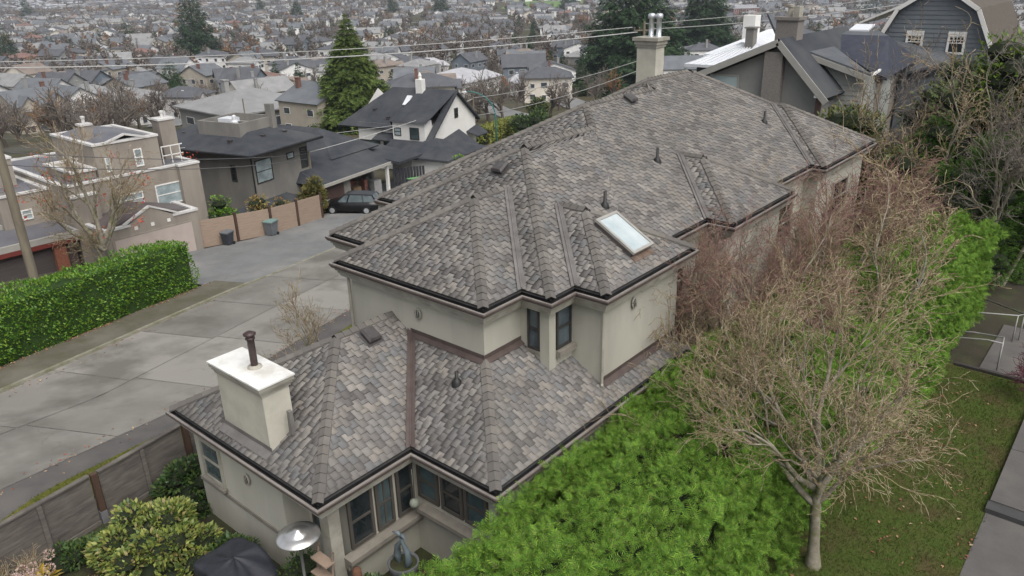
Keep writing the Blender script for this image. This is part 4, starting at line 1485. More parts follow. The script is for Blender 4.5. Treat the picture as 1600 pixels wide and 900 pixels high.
for xc in (-12.65, -10.4):
    w_ = window(gb, (xc, yb - 0.03, 6.85), (1, 0, 0), (0, -1, 0), 0.95, 1.25, dglass, whitew, sill=False, fw=0.12)
    m = MB()
    for k in range(3):
        m.box(xc - 0.30 + 0.2 * (k + 0.5), xc - 0.27 + 0.2 * (k + 0.5), yb - 0.075, yb - 0.05, 7.5, 8.0)
    for z in (7.62, 7.8):
        m.box(xc - 0.36, xc + 0.36, yb - 0.075, yb - 0.05, z, z + 0.03)
    m.box(xc - 0.36, xc + 0.36, yb - 0.07, yb - 0.05, 7.85, 8.0)
    m.build("glazing_bars", whitew, w_)
m = MB()
roof_slab(m, [(-15.4, 51.5, 6.6), (-14.6, 51.5, 7.3), (-14.6, 60, 7.3), (-15.4, 60, 6.6)], 0.1)
roof_slab(m, [(-16.6, 54, 8.4), (-13.9, 54, 9.6), (-13.9, 58, 9.6), (-16.6, 58, 8.4)], 0.12)
m.build("dormer_roof", whitew, gb)
m = MB()
roof_slab(m, [tuple(atY(1398, 117, 49.2)), tuple(atY(1480, 97, 49.6)), tuple(atY(1502, 87, 51.9)), tuple(atY(1390, 60, 51.9))], 0.12)
m.build("porch_roof", mat("blue-grey asphalt shingles"), gb)
m = MB()
m.box(-14.1, -13.3, 55.0, 56.0, 8.6, 12.0)
m.build("chimney", redbrick, gb)

# ---- white metal-roofed house
wr = empty("metal_roofed_house", (-26.5, 56, -2), "low dark house with white standing-seam metal hip roof", "house")
m = MB()
m.box(-28.4, -22.4, 55.2, 61, -6, 5.0)
m.build("wall", mat("dark blue wall", (0.07, 0.08, 0.10), (0.06, 0.07, 0.085), scale=1), wr)
m = MB()
hip_roof(m, -28.4, -21.4, 55.2, 62.4, 5.15, 6.75, 0.7)
hip_roof(m, -29.0, -23.0, 59.2, 66, 5.5, 7.2, 0.6)
seam = Vector((0, 0, 0.03))
for i in range(16):
    x = -28.8 + i * 0.5
    m.beam((x, 54.5, 5.17), (-25 + (x + 25) * 0.3, 57.9 , 6.55), 0.03, 0.06)
m.build("roof", metalroof, wr)
m = MB()
m.box(-25.6, -25.0, 57.2, 57.9, 5.5, 7.6)
m.box(-25.7, -24.9, 57.1, 58.0, 7.6, 7.7)
m.build("chimney", greyst, wr)
m = MB()
m.box(-27.6, -26.6, 61.0, 62, 6.5, 8.3)
m.build("chimney", whitew, wr)
quickwin(wr, (-26.6, 55.2, 3.6), (1, 0, 0), (0, -1, 0), 1.2, 1.1, glass=skyglass)
# ================================================================= FENCES, BINS, CAR, POLES, WIRES
# ---- weathered garden fence
wood = mat("weathered grey boards", (0.155, 0.140, 0.122), (0.10, 0.088, 0.078), scale=2.2, rough=0.95, bump=0.5, bscale=14, stretch=(1, 1, 5), c3=(0.075, 0.065, 0.062), s3=1.0)
rust = mat("rust brown post", (0.075, 0.042, 0.028), (0.05, 0.03, 0.022), scale=3, rough=0.8)
fen = empty("garden_fence", (-17.2, 5, 0), "weathered grey board fence with brown posts between garden and road verge", "fence")
FP = [(-16.35, -0.1), (-16.70, 2.35), (-17.06, 4.84), (-17.45, 7.25), (-17.85, 9.7)]
for i, (x, y) in enumerate(FP):
    m = MB()
    m.box(x - 0.065, x + 0.065, y - 0.065, y + 0.065, 0.34, 1.36)
    m.box(x - 0.075, x + 0.075, y - 0.075, y + 0.075, -0.6, 0.34, 1)
    m.build("post", [rust, mat("grey post shoe", (0.16, 0.16, 0.165), (0.12, 0.12, 0.125), scale=4)], fen)
for (xa, ya), (xb, yb_) in zip(FP, FP[1:]):
    m = MB()
    a, b = Vector((xa - 0.02, ya + 0.1, 0)), Vector((xb - 0.02, yb_ - 0.1, 0))
    for k in range(7):
        z = 0.12 + k * 0.172
        m.beam(a + Vector((rnd.uniform(-.006, .006), 0, z + 0.08)), b + Vector((rnd.uniform(-.006, .006), 0, z + 0.08)), 0.03, 0.166)
    m.build("board_panel", wood, fen)
    m = MB()
    c = (a + b) / 2
    m.box(c.x + 0.02, c.x + 0.075, c.y - 0.05, c.y + 0.05, 0.08, 1.3)
    m.beam(a + Vector((0.0, 0, 1.345)), b + Vector((0.0, 0, 1.345)), 0.12, 0.04)
    m.beam(a + Vector((0.0, 0, 0.05)), b + Vector((0.0, 0, 0.05)), 0.1, 0.1)
    m.build("rail", wood, fen)

# ---- beige board fence along the lane
tanw = mat("tan stained boards", (0.335, 0.255, 0.195), (0.285, 0.215, 0.165), scale=1.6, rough=0.85, bump=0.3, stretch=(1, 1, 8))
lf = empty("lane_fence", (-44.9, 26, -4.2), "tan horizontal board fence with brown posts along the lane", "fence")
LP = [(-48.5, 20.9), (-45.0, 22.1), (-44.92, 24.7), (-44.98, 27.3), (-45.7, 29.9), (-46.75, 32.7)]
for (x, y) in LP:
    m = MB()
    g = gz(x, y)
    m.box(x - 0.08, x + 0.08, y - 0.08, y + 0.08, g - 0.4, g + 1.95)
    m.build("post", rust, lf)
for (xa, ya), (xb, yb_) in zip(LP, LP[1:]):
    m = MB()
    d = Vector((xb - xa, yb_ - ya, 0)).normalized() * 0.1
    for k in range(10):
        m.beam(Vector((xa, ya, gz(xa, ya) + 0.1 + 0.18 * k)) + d, Vector((xb, yb_, gz(xb, yb_) + 0.1 + 0.18 * k)) - d, 0.03, 0.172)
    m.build("board_panel", tanw, lf)

# ---- wheelie bins
def bin_(name, x, y, label, body, lid, h=1.0, w=0.29, rz=0.3):
    o = empty(name, (x, y, gz(x, y) + 0.02), label, "bin", "wheelie bins along the lane", rz)
    LOCAL[0] = True
    m = MB()
    i = len(m.v)
    a, b = w * 0.78, w
    m.v += [(-a, -a, 0.06), (a, -a, 0.06), (a, a, 0.06), (-a, a, 0.06), (-b, -b, h - 0.1), (b, -b, h - 0.1), (b, b * 1.1, h - 0.1), (-b, b * 1.1, h - 0.1)]
    for q in ((0, 3, 2, 1), (4, 5, 6, 7), (0, 1, 5, 4), (1, 2, 6, 5), (2, 3, 7, 6), (3, 0, 4, 7)):
        m.f.append(tuple(i + k for k in q)); m.m.append(0)
    m.box(-b - 0.025, b + 0.025, -b - 0.025, b * 1.1 + 0.025, h - 0.14, h - 0.1)
    m.build("body", body, o)
    m = MB()
    m.obox((0, 0.02, h - 0.055), (b + 0.03, 0, 0), (0, b + 0.05, 0.02), (0, 0, 0.035))
    m.tube([(-b * 0.8, b * 1.1 + 0.09, h - 0.1), (b * 0.8, b * 1.1 + 0.09, h - 0.1)], 0.02, 6)
    m.build("lid", lid, o)
    for sx in (-1, 1):
        m = MB()
        m.tube([(sx * (a + 0.0), a + 0.02, 0.1), (sx * (a + 0.06), a + 0.02, 0.1)], 0.1, 12)
        m.build("wheel", blackm, o)
    LOCAL[0] = False
    return o
binb = mat("grey bin plastic", (0.13, 0.14, 0.155), (0.11, 0.12, 0.13), scale=3, rough=0.5)
bing = mat("green bin lid", (0.10, 0.22, 0.13), (0.08, 0.18, 0.11), scale=3, rough=0.5)
bink = mat("black bin plastic", (0.03, 0.035, 0.045), (0.045, 0.05, 0.06), scale=3, rough=0.5)
bin_("wheelie_bin", -44.45, 23.7, "small dark grey bin at the garage end of the tan fence", bink, binb, 0.92)
bin_("wheelie_bin", -44.6, 27.0, "grey wheelie bin with green lid halfway along the tan fence", binb, mat("teal bin lid", (0.16, 0.24, 0.22), (0.13, 0.2, 0.19), scale=3), 1.05, 0.34)
bin_("wheelie_bin", -49.2, 44.2, "dark bin with bright green lid beside the black board gate", bink, mat("bright green lid", (0.16, 0.33, 0.14), (0.13, 0.28, 0.12), scale=3), 1.1, 0.36)
bin_("wheelie_bin", -49.5, 48.3, "black bin with flat top under the clipped green shrub", bink, bink, 1.05, 0.34)

# ---- black estate car
def car(name, loc, rz, label, paint, glass, L=4.6, W=1.82, H=1.5, group=None, wagon=True):
    o = empty(name, loc, label, "car", group, rz)
    LOCAL[0] = True
    # lengthwise stations: x, half width at sill, belt height, belt half width
    low = [(-2.28, 0.60, 0.42), (-2.2, 0.78, 0.30), (-1.5, 0.88, 0.24), (0.0, 0.90, 0.22), (1.4, 0.88, 0.24), (2.05, 0.80, 0.30), (2.28, 0.58, 0.40)]
    belt = [(-2.26, 0.66, 0.82), (-2.16, 0.80, 0.95), (-1.5, 0.87, 0.98), (0.0, 0.89, 0.95), (1.0, 0.86, 0.92), (1.9, 0.76, 0.78), (2.22, 0.60, 0.66)]
    s = L / 4.6
    m = MB()
    n = len(low)
    for i in range(n):
        xl_, wl_, zl_ = low[i]
        xb_, wb_, zb_ = belt[i]
        for sg in (-1, 1):
            m.v += [(xl_ * s, sg * wl_ * W / 1.82, zl_), ((xl_ + xb_) / 2 * s * 1.01, sg * (wl_ + wb_) * 0.515 * W / 1.82, (zl_ + zb_) / 2), (xb_ * s, sg * wb_ * W / 1.82, zb_)]
    for i in range(n - 1):
        a, b = i * 6, (i + 1) * 6
        for k in (0, 1):
            m.f.append((a + k, a + k + 1, b + k + 1, b + k)); m.f.append((a + 3 + k, b + 3 + k, b + 4 + k, a + 4 + k))
        m.f.append((a + 2, a + 5, b + 5, b + 2)); m.f.append((a, b, b + 3, a + 3))
    e = (n - 1) * 6
    for a in (0, e):
        m.f.append((a, a + 1, a + 4, a + 3)); m.f.append((a + 1, a + 2, a + 5, a + 4))
    m.m = [0] * len(m.f)
    m.build("body", paint, o, True)
    # cabin
    c0 = [(-2.16, 0.74, 0.95), (-1.1, 0.83, 0.96), (0.2, 0.84, 0.94), (1.15, 0.78, 0.91)]
    c1 = [(-1.78 if wagon else -1.3, 0.60, H - 0.05), (-1.0, 0.64, H), (0.0, 0.64, H), (0.45, 0.6, H - 0.05)]
    g = MB()
    for (xa, wa, za), (xb_, wb_, zb_) in zip(c0, c1):
        for sg in (-1, 1):
            g.v += [(xa * s, sg * wa, za - 0.02), (xb_ * s, sg * wb_, zb_ - 0.03)]
    for i in range(3):
        a, b = i * 4, (i + 1) * 4
        g.f += [(a, a + 1, b + 1, b), (a + 2, b + 2, b + 3, a + 3)]
    g.f += [(0, 2, 3, 1), (12, 13, 15, 14)]
    g.m = [0] * len(g.f)
    g.build("window", glass, o)
    r = MB()
    for (xb_, wb_, zb_) in c1:
        for sg in (-1, 1):
            r.v += [(xb_ * s, sg * (wb_ + 0.015), zb_ - 0.035), (xb_ * s, sg * (wb_ - 0.08), zb_ + 0.01)]
    for i in range(3):
        a, b = i * 4, (i + 1) * 4
        r.f += [(a, a + 1, b + 1, b), (a + 2, b + 2, b + 3, a + 3), (a + 1, a + 3, b + 3, b + 1), (a, b, b + 2, a + 2)]
    r.f += [(0, 2, 3, 1), (12, 13, 15, 14)]
    r.m = [0] * len(r.f)
    for i in range(4):      # pillars
        (xa, wa, za), (xb_, wb_, zb_) = c0[i], c1[i]
        for sg in (-1, 1):
            r.beam((xa * s, sg * (wa + 0.008), za - 0.03), (xb_ * s, sg * (wb_ + 0.01), zb_ - 0.03), 0.09, 0.05)
    r.build("roof", paint, o)
    for x in (-1.32, 1.38):
        for sg in (-1, 1):
            t = MB()
            t.tube([(x * s, sg * 0.72, 0.32), (x * s, sg * 0.92, 0.32)], 0.325, 18)
            wh_ = t.build("wheel", blackm, o)
            t = MB()
            t.tube([(x * s, sg * 0.922, 0.32), (x * s, sg * 0.93, 0.32)], 0.2, 14)
            t.build("rim", galv, wh_)
    for sg in (-1, 1):
        t = MB()
        t.obox((-2.20 * s, sg * 0.70, 0.98), (0.07, 0, 0), (0, 0.10, 0), (0.05, 0, 0.2))
        t.build("tail_light", mat("red lamp glass", (0.45, 0.02, 0.02), (0.35, 0.02, 0.02), rough=0.2), o)
        t = MB()
        t.obox((2.12 * s, sg * 0.60, 0.66), (0.10, -sg * 0.04, 0), (0, 0.14, 0), (0, 0, 0.06))
        t.build("headlight", skyglass, o)
        t = MB()
        t.obox((0.85 * s, sg * 0.97, 0.95), (0.05, 0, 0), (0, 0.09, 0), (0, 0, 0.06))
        t.build("mirror", paint, o)
    t = MB()
    t.obox((-2.285 * s, 0, 0.86), (0.012, 0, 0), (0, 0.26, 0), (0, 0, 0.06))
    t.build("number_plate", whitew, o)
    t = MB()
    t.obox((-2.28 * s, 0, 0.52), (0.06, 0, 0), (0, 0.78, 0), (0, 0, 0.09))
    t.build("bumper", mat("dull bumper", (0.12, 0.12, 0.12), (0.16, 0.16, 0.16), scale=3, rough=0.5), o)
    LOCAL[0] = False
    return o
blackp = mat("black car paint", (0.005, 0.005, 0.006), (0.008, 0.008, 0.009), scale=2, rough=0.35, coat=0.25, spec=0.3)
cp = Vector((-46.7, 35.6))
car("parked_car", (cp.x, cp.y, gz(cp.x, cp.y) + 0.03), math.atan2(-0.55, -0.83), "black estate car parked with its tail towards the lane in front of the garage", blackp, glass_mat("car glass", (0.05, 0.065, 0.07), 0.05))
for (px_, py_, rz, lab, c) in ((874, 161, 1.9, "dark blue car parked at the bend of the side street", (0.03, 0.05, 0.09)), (868, 149, 1.95, "silver car parked behind the dark blue one on the side street", (0.35, 0.37, 0.40)),
                               (872, 142, 1.95, "pale car furthest up the side street", (0.45, 0.47, 0.50)), (301, 172, 2.6, "blue-grey car parked on the driveway beyond the roof deck", (0.14, 0.18, 0.26)), (332, 150, 2.4, "white car parked under the bare street tree", (0.6, 0.6, 0.6)),
                               (777, 102, 1.2, "white car on the far lane between bare trees", (0.6, 0.6, 0.6))):
    p = on_ground(px_, py_)
    car("parked_car", (p.x, p.y, gz(p.x, p.y) + 0.05), rz, lab, mat("paint %.2f %.2f" % (c[0], c[2]), c, tuple(q * 0.85 for q in c), rough=0.3, coat=0.5), glass_mat("car glass"), group="cars parked on the far streets")

# ---- utility poles, wires, street lamps
polem = mat("grey-brown pole wood", (0.20, 0.175, 0.13), (0.14, 0.12, 0.09), scale=3, rough=0.95, stretch=(1, 1, 0.2))
def upole(p, top, label, arm=0.0, r=0.15, adir=(0.75, 0.66)):
    o = empty("utility_pole", tuple(p), label, "utility pole")
    m = MB()
    m.tube([(p[0], p[1], p[2] - 0.5), (p[0], p[1], top)], [r, r * 0.72], 10)
    m.build("mast", polem, o)
    if arm:
        m = MB()
        d = Vector((adir[0], adir[1], 0))
        c = Vector((p[0], p[1], top - 0.8))
        m.beam(c - d * arm, c + d * arm, 0.1, 0.12)
        for k in (-1, -0.5, 0.5, 1):
            q = c + d * arm * 0.93 * k
            m.lathe(q + Vector((0, 0, 0.06)), [(0.04, 0), (0.04, 0.1), (0.07, 0.12), (0.07, 0.2), (0, 0.24)], 8)
        m.build("crossarm", polem, o)
    return o
PA = Vector((-40.1, 11.2, gz(-40.1, 11.2)))
upole(PA, 8.5, "tall weathered utility pole behind the laurel hedge", 0, 0.23)
PB = atd(1007, 37, 78)
upole((PB.x, PB.y, gz(PB.x, PB.y)), PB.z + 0.2, "utility pole with crossarm standing behind the rear chimney", 1.0, 0.17)
PC = Vector((-60.1, 63.9, gz(-60.1, 63.9)))
upole(PC, -0.8, "thin utility pole at the white house gable", 0, 0.12)
PD = atd(482, 236, 60)
upole((PD.x, PD.y, gz(PD.x, PD.y)), PD.z, "short grey pole with transformer cap in front of the dark roofs", 0, 0.11)
PE = on_ground(388, 214)
upole(PE, gz(PE.x, PE.y) + 6.5, "leaning wooden pole between the hip roof and the big cedar", 0, 0.14)
wirem = mat("wire with painted glint", (0.46, 0.46, 0.45), (0.38, 0.38, 0.37), rough=0.5)  # paleness is light glinting off the cable, put into the colour
wirek = mat("dark wire", (0.10, 0.10, 0.105), (0.14, 0.14, 0.14), rough=0.6)
def wire(a, b, r=0.03, sag=0.5, m=None, label="", n=26):
    a, b = Vector(a), Vector(b)
    mb = MB()
    mb.tube([a.lerp(b, i / n) - Vector((0, 0, sag * 4 * (i / n) * (1 - i / n))) for i in range(n + 1)], r, 5)
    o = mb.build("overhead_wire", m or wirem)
    tag(o, label, "wire", "overhead wires")
    return o
t0 = PB + Vector((0, 0, 0.0))
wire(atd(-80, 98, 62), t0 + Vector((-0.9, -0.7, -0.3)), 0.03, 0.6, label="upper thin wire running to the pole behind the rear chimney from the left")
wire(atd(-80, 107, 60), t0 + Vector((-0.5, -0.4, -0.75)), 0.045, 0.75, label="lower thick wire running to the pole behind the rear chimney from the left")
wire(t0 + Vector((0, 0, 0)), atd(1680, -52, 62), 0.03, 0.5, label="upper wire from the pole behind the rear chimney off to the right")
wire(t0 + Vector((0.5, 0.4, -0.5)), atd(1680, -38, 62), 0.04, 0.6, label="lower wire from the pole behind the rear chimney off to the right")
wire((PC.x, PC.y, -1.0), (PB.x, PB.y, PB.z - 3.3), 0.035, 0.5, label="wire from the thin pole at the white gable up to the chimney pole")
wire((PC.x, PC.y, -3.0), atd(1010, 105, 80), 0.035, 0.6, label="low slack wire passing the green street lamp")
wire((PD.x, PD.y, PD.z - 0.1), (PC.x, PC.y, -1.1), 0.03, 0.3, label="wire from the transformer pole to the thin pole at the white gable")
wire(PA + Vector((0, 0, 7.6)), (PD.x, PD.y, PD.z - 0.2), 0.022, 0.4, wirek, "dark wire from the hedge pole across the beige house")
wire(PA + Vector((0, 0, 7.0)), (PD.x, PD.y, PD.z - 0.6), 0.022, 0.5, wirek, "lower dark wire from the hedge pole across the beige house")
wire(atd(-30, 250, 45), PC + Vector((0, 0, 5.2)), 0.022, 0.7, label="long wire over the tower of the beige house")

def street_lamp(p, h, reach, label, col, rz):
    o = empty("street_lamp", tuple(p), label, "street lamp", rz=rz)
    LOCAL[0] = True
    m = MB()
    pts = [(0, 0, -0.2), (0, 0, h * 0.55)]
    for i in range(1, 9):
        a = i / 8 * math.pi / 2
        pts.append((reach * (1 - math.cos(a)), 0, h * 0.55 + h * 0.45 * math.sin(a)))
    m.tube(pts, [0.11, 0.10] + [0.085 - 0.004 * i for i in range(8)], 10)
    m.build("curved_mast", col, o, True)
    m = MB()
    m.lathe((reach + 0.45, 0, h - 0.08), [(0, -0.05), (0.14, -0.04), (0.16, 0.03), (0.08, 0.1), (0, 0.11)], 10)
    m.v = [((x - reach - 0.45) * 2.6 + reach + 0.45, y, z) for x, y, z in m.v]
    m.build("lamp_head", metalroof, o, True)
    LOCAL[0] = False
    return o
gp = on_ground(776, 232)
street_lamp(gp, 7.2, 3.4, "curved green street lamp beside the yellow-green clipped hedge", mat("green lamp paint", (0.03, 0.16, 0.15), (0.04, 0.19, 0.175), scale=3, rough=0.5), math.atan2(-0.62, -0.78))
for (px_, py_, h, lab) in ((797, 150, 7.0, "grey street lamp above the orange tree"), (282, 190, 7.5, "dark slim street lamp near the driveway lawn"), (1012, 158, 6.0, "grey street lamp among bare trees behind the roof ridge")):
    p = on_ground(px_, py_)
    street_lamp(p, h, 1.8, lab, polem, 0.4)

sfm = mat("dark brown boards", (0.045, 0.034, 0.028), (0.065, 0.05, 0.042), scale=3, rough=0.9, stretch=(1, 0.2, 4))
m = MB()
for k in range(11):
    m.box(-8.02 + 0.004 * (k % 2), -7.985 + 0.004 * (k % 2), 9.2, 17.4, 0.05 + 0.18 * k, 0.222 + 0.18 * k)
sfo = tag(m.build("side_fence", sfm), "dark brown board screen squeezed between the long wall and the cedar hedge", "fence")
m = MB()
m.box(-8.05, -7.94, 9.2, 17.4, 2.04, 2.09)
m.build("top_rail", sfm, sfo)
# ================================================================= PLANTS
rng = np.random.default_rng(11)
def unit(v):
    return v / np.maximum(np.linalg.norm(v, axis=-1, keepdims=True), 1e-9)

def frames(d, up):
    """orthonormal frames: x along d, z near up"""
    d = unit(d)
    s = unit(np.cross(up, d))
    u = np.cross(d, s)
    return d, s, u

def leaf_cloud(pos, d, up, size, tmpl, faces):
    """place a template (n,3) [x along d, y side, z up] at every pos; size per instance"""
    d, s, u = frames(d, up)
    t = np.asarray(tmpl, dtype=float)
    v = pos[:, None, :] + size[:, None, None] * (t[None, :, 0:1] * d[:, None, :] + t[None, :, 1:2] * s[:, None, :] + t[None, :, 2:3] * u[:, None, :])
    f = np.asarray(faces)
    nv = len(t)
    idx = f[None, :, :] + (np.arange(len(pos)) * nv)[:, None, None]
    return v.reshape(-1, 3), idx.reshape(-1, f.shape[1])

# a folded leaf (two quads), a feathery cedar spray, a flat conifer bough
LEAF = ([(0, 0, 0), (0.45, 0.26, 0.08), (1, 0, -0.06), (0.45, -0.26, 0.08), (0.5, 0, 0)], [(0, 4, 2, 1), (0, 3, 2, 4)])
def spray(n=5, w=0.055, ln=0.5, droop=0.12, side=0.62):
    v, f = [], []
    def blade(a, b, wd):
        a, b = np.array(a, float), np.array(b, float)
        d = b - a
        p = np.array([-d[1], d[0], 0.0])
        p = p / (np.linalg.norm(p) + 1e-9) * wd
        m_ = a + d * 0.55
        i = len(v)
        v.extend([a, m_ + p, b, m_ - p])
        f.append((i, i + 1, i + 2, i + 3))
    def dr(x):
        return -droop * x * x
    blade((0, 0, 0), (1, 0, dr(1)), w)
    for i in range(n):
        x = 0.12 + 0.72 * i / (n - 1)
        l_ = ln * (1 - 0.55 * x)
        for sg in (-1, 1):
            blade((x, 0, dr(x)), (x + l_ * side, sg * l_ * 0.75, dr(x + 0.3) - 0.05), w)
    return np.array(v), np.array(f)
SPRAY = spray(5, 0.038, 0.55)
SPRAY_S = spray(3, 0.085)

green1 = mat("cedar green", None or (0.08, 0.15, 0.02), None, rough=0.8, spec=0.15, trans=0.12,
             island=[(0.129, 0.257, 0.033), (0.168, 0.311, 0.041), (0.09, 0.191, 0.029), (0.207, 0.332, 0.051), (0.113, 0.226, 0.033), (0.147, 0.257, 0.034), (0.065, 0.141, 0.025), (0.147, 0.18, 0.051), (0.121, 0.241, 0.033)])
green2 = mat("mid cedar green", (0.06, 0.12, 0.02), None, rough=0.75, spec=0.2, trans=0.25,
             island=[(0.055, 0.115, 0.02), (0.075, 0.145, 0.022), (0.042, 0.09, 0.018), (0.085, 0.15, 0.025), (0.05, 0.10, 0.02)])
laurel = mat("laurel green", (0.05, 0.1, 0.01), None, rough=0.42, spec=0.4, trans=0.15,
             island=[(0.083, 0.19, 0.018), (0.115, 0.241, 0.023), (0.057, 0.144, 0.017), (0.149, 0.27, 0.029), (0.172, 0.253, 0.029), (0.092, 0.207, 0.021)])
darkcore = mat("painted inner shade", (0.012, 0.02, 0.008), (0.02, 0.026, 0.012), scale=4, rough=1)  # dark colour painted to pass for shade between the leaves and sprays
rhodo = mat("rhododendron leaves", (0.1, 0.13, 0.03), None, rough=0.5, trans=0.15,
            island=[(0.182, 0.221, 0.046), (0.234, 0.273, 0.058), (0.111, 0.163, 0.039), (0.286, 0.305, 0.078), (0.078, 0.13, 0.036), (0.156, 0.202, 0.052), (0.26, 0.221, 0.091)])
shrubg = mat("dark shrub leaves", (0.03, 0.07, 0.02), None, rough=0.5, trans=0.1, island=[(0.03, 0.07, 0.018), (0.045, 0.09, 0.022), (0.022, 0.05, 0.015), (0.06, 0.105, 0.025), (0.085, 0.12, 0.028)])
conif = mat("dark conifer needles", (0.02, 0.04, 0.02), None, rough=0.8, spec=0.15, island=[(0.026, 0.052, 0.023), (0.036, 0.068, 0.029), (0.021, 0.042, 0.022), (0.047, 0.081, 0.033)])
cedarn = mat("yellow-green cedar needles", (0.06, 0.1, 0.02), None, rough=0.8, spec=0.15, trans=0.1, island=[(0.075, 0.115, 0.028), (0.10, 0.145, 0.033), (0.05, 0.085, 0.025), (0.13, 0.165, 0.042)])
barkg = mat("lichen grey bark", (0.30, 0.275, 0.22), (0.17, 0.15, 0.115), scale=5, rough=0.95, bump=0.6, bscale=30, c3=(0.13, 0.135, 0.04), s3=2.5)
twigt = mat("tan twigs", (0.26, 0.205, 0.14), None, rough=0.9, spec=0.2, island=[(0.321, 0.253, 0.167), (0.219, 0.161, 0.103), (0.374, 0.309, 0.201), (0.259, 0.173, 0.121), (0.259, 0.234, 0.115), (0.413, 0.346, 0.247)])
twigr = mat("reddish twigs", (0.2, 0.11, 0.09), None, rough=0.9, spec=0.2, island=[(0.26, 0.15, 0.13), (0.22, 0.115, 0.105), (0.29, 0.205, 0.155), (0.22, 0.155, 0.115), (0.26, 0.205, 0.14), (0.235, 0.125, 0.115)])
twigg = mat("far grey-brown twigs", (0.17, 0.135, 0.115), None, rough=0.95, spec=0.1, island=[(0.185, 0.162, 0.142), (0.155, 0.134, 0.118), (0.215, 0.19, 0.165), (0.17, 0.145, 0.128)])
barkd = mat("dark bark", (0.075, 0.06, 0.048), (0.11, 0.09, 0.075), scale=5, rough=0.95, bump=0.5)

# ---- hedges: a dark core under a coat of sprays
def coat(n, path, w, h, hj=0.0, faces=("top", "l", "r", "e"), topw=None):
    """random points and outward normals on a hedge following a polyline path [(x,y,z)]"""
    path = np.array(path, float)
    seg = np.linalg.norm(np.diff(path[:, :2], axis=0), axis=1)
    cum = np.concatenate([[0], np.cumsum(seg)])
    L_ = cum[-1]
    topw = topw if topw is not None else w
    per = {"top": topw, "l": h, "r": h}
    tot = sum(per[f] for f in faces if f in per) * L_ + (2 * w * h if "e" in faces else 0)
    P, N = [], []
    for f in ("top", "l", "r", "e"):
        if f not in faces:
            continue
        k = int(n * ((per[f] * L_) if f in per else 2 * w * h) / tot)
        if f == "e":
            u = np.where(rng.random(k) < 0.5, 0.0, L_)
            a, b = rng.uniform(-w / 2, w / 2, k), rng.random(k) * h
        else:
            u = rng.random(k) * L_
            if f == "top":
                a, b = rng.uniform(-topw / 2, topw / 2, k), np.full(k, h)
            else:
                b = rng.random(k) * h
                sg = -1 if f == "l" else 1
                a = sg * (w / 2 + (topw - w) / 2 * b / h)
        i = np.clip(np.searchsorted(cum, u) - 1, 0, len(seg) - 1)
        q = (u - cum[i]) / seg[i]
        c = path[i] * (1 - q)[:, None] + path[i + 1] * q[:, None]
        d = unit(path[i + 1] - path[i])
        d[:, 2] = 0
        d = unit(d)
        r = np.stack([d[:, 1], -d[:, 0], np.zeros(k)], 1)
        p = c + r * a[:, None]
        p[:, 2] += b
        nn = {"top": np.tile([0, 0, 1.0], (k, 1)), "l": -r, "r": r, "e": d * np.where(u > 0, 1, -1)[:, None]}[f]
        P.append(p)
        N.append(nn)
    return np.concatenate(P), np.concatenate(N)

def lumps(p, sc, seed, amp):
    r_ = np.random.default_rng(seed)
    out = np.zeros(len(p))
    for k in range(5):
        f = r_.normal(size=3) * sc * (1 + 0.6 * k)
        out += np.sin(p @ f + r_.uniform(0, 6.28)) / (1 + 0.5 * k)
    return out * amp / 2.2

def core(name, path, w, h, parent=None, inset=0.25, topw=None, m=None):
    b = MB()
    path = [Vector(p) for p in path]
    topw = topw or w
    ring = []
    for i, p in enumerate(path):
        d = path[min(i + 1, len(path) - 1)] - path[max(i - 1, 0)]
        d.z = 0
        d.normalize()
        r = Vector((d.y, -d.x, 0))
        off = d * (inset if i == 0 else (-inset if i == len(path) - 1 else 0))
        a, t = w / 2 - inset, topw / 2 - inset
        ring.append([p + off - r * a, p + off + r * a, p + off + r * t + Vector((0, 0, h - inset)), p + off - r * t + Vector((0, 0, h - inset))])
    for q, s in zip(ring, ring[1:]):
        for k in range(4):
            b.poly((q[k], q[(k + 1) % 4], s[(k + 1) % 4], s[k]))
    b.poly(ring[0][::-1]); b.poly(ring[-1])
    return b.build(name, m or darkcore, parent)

def hedge(name, label, path, w, h, n, size, m, tm, lump=(0.9, 0.16), corem=None, seed=1, faces=("top", "l", "r", "e"), topw=None, droop=0.35, jit=0.7, inset=0.3):
    P, N = coat(n, path, w, h, faces=faces, topw=topw)
    l_ = lumps(P, lump[0], seed, lump[1])
    P = P + N * l_[:, None] + N * rng.uniform(-0.14, 0.05, len(P))[:, None]
    d = N + rng.normal(size=P.shape) * jit
    d[:, 2] += 0.25 - droop * (rng.random(len(P)))
    sz = size * rng.uniform(0.45, 1.45, len(P))
    v, f = leaf_cloud(P, d, N + rng.normal(size=P.shape) * 0.5, sz, tm[0], tm[1])
    o = np_idx_mesh(name, v, f.ravel(), 4, m)
    tag(o, label, "hedge")
    core("dark_core", path, w, h, o, inset, topw, corem)
    return o

# big cedar hedge beside the house
CH = [(-5.78, 4.5, 0), (-6.05, 10, 0), (-6.16, 13.5, 0.05), (-6.0, 17, 0.1), (-5.6, 22, 0.4), (-5.4, 29.5, 0.7)]
hedge("cedar_hedge", "long bright green cedar hedge growing between the house and the lawn", CH, 3.72, 2.70, 92000, 0.19, green1, SPRAY, (2.2, 0.45), seed=4, topw=3.35, jit=0.95, droop=0.6, inset=0.5)

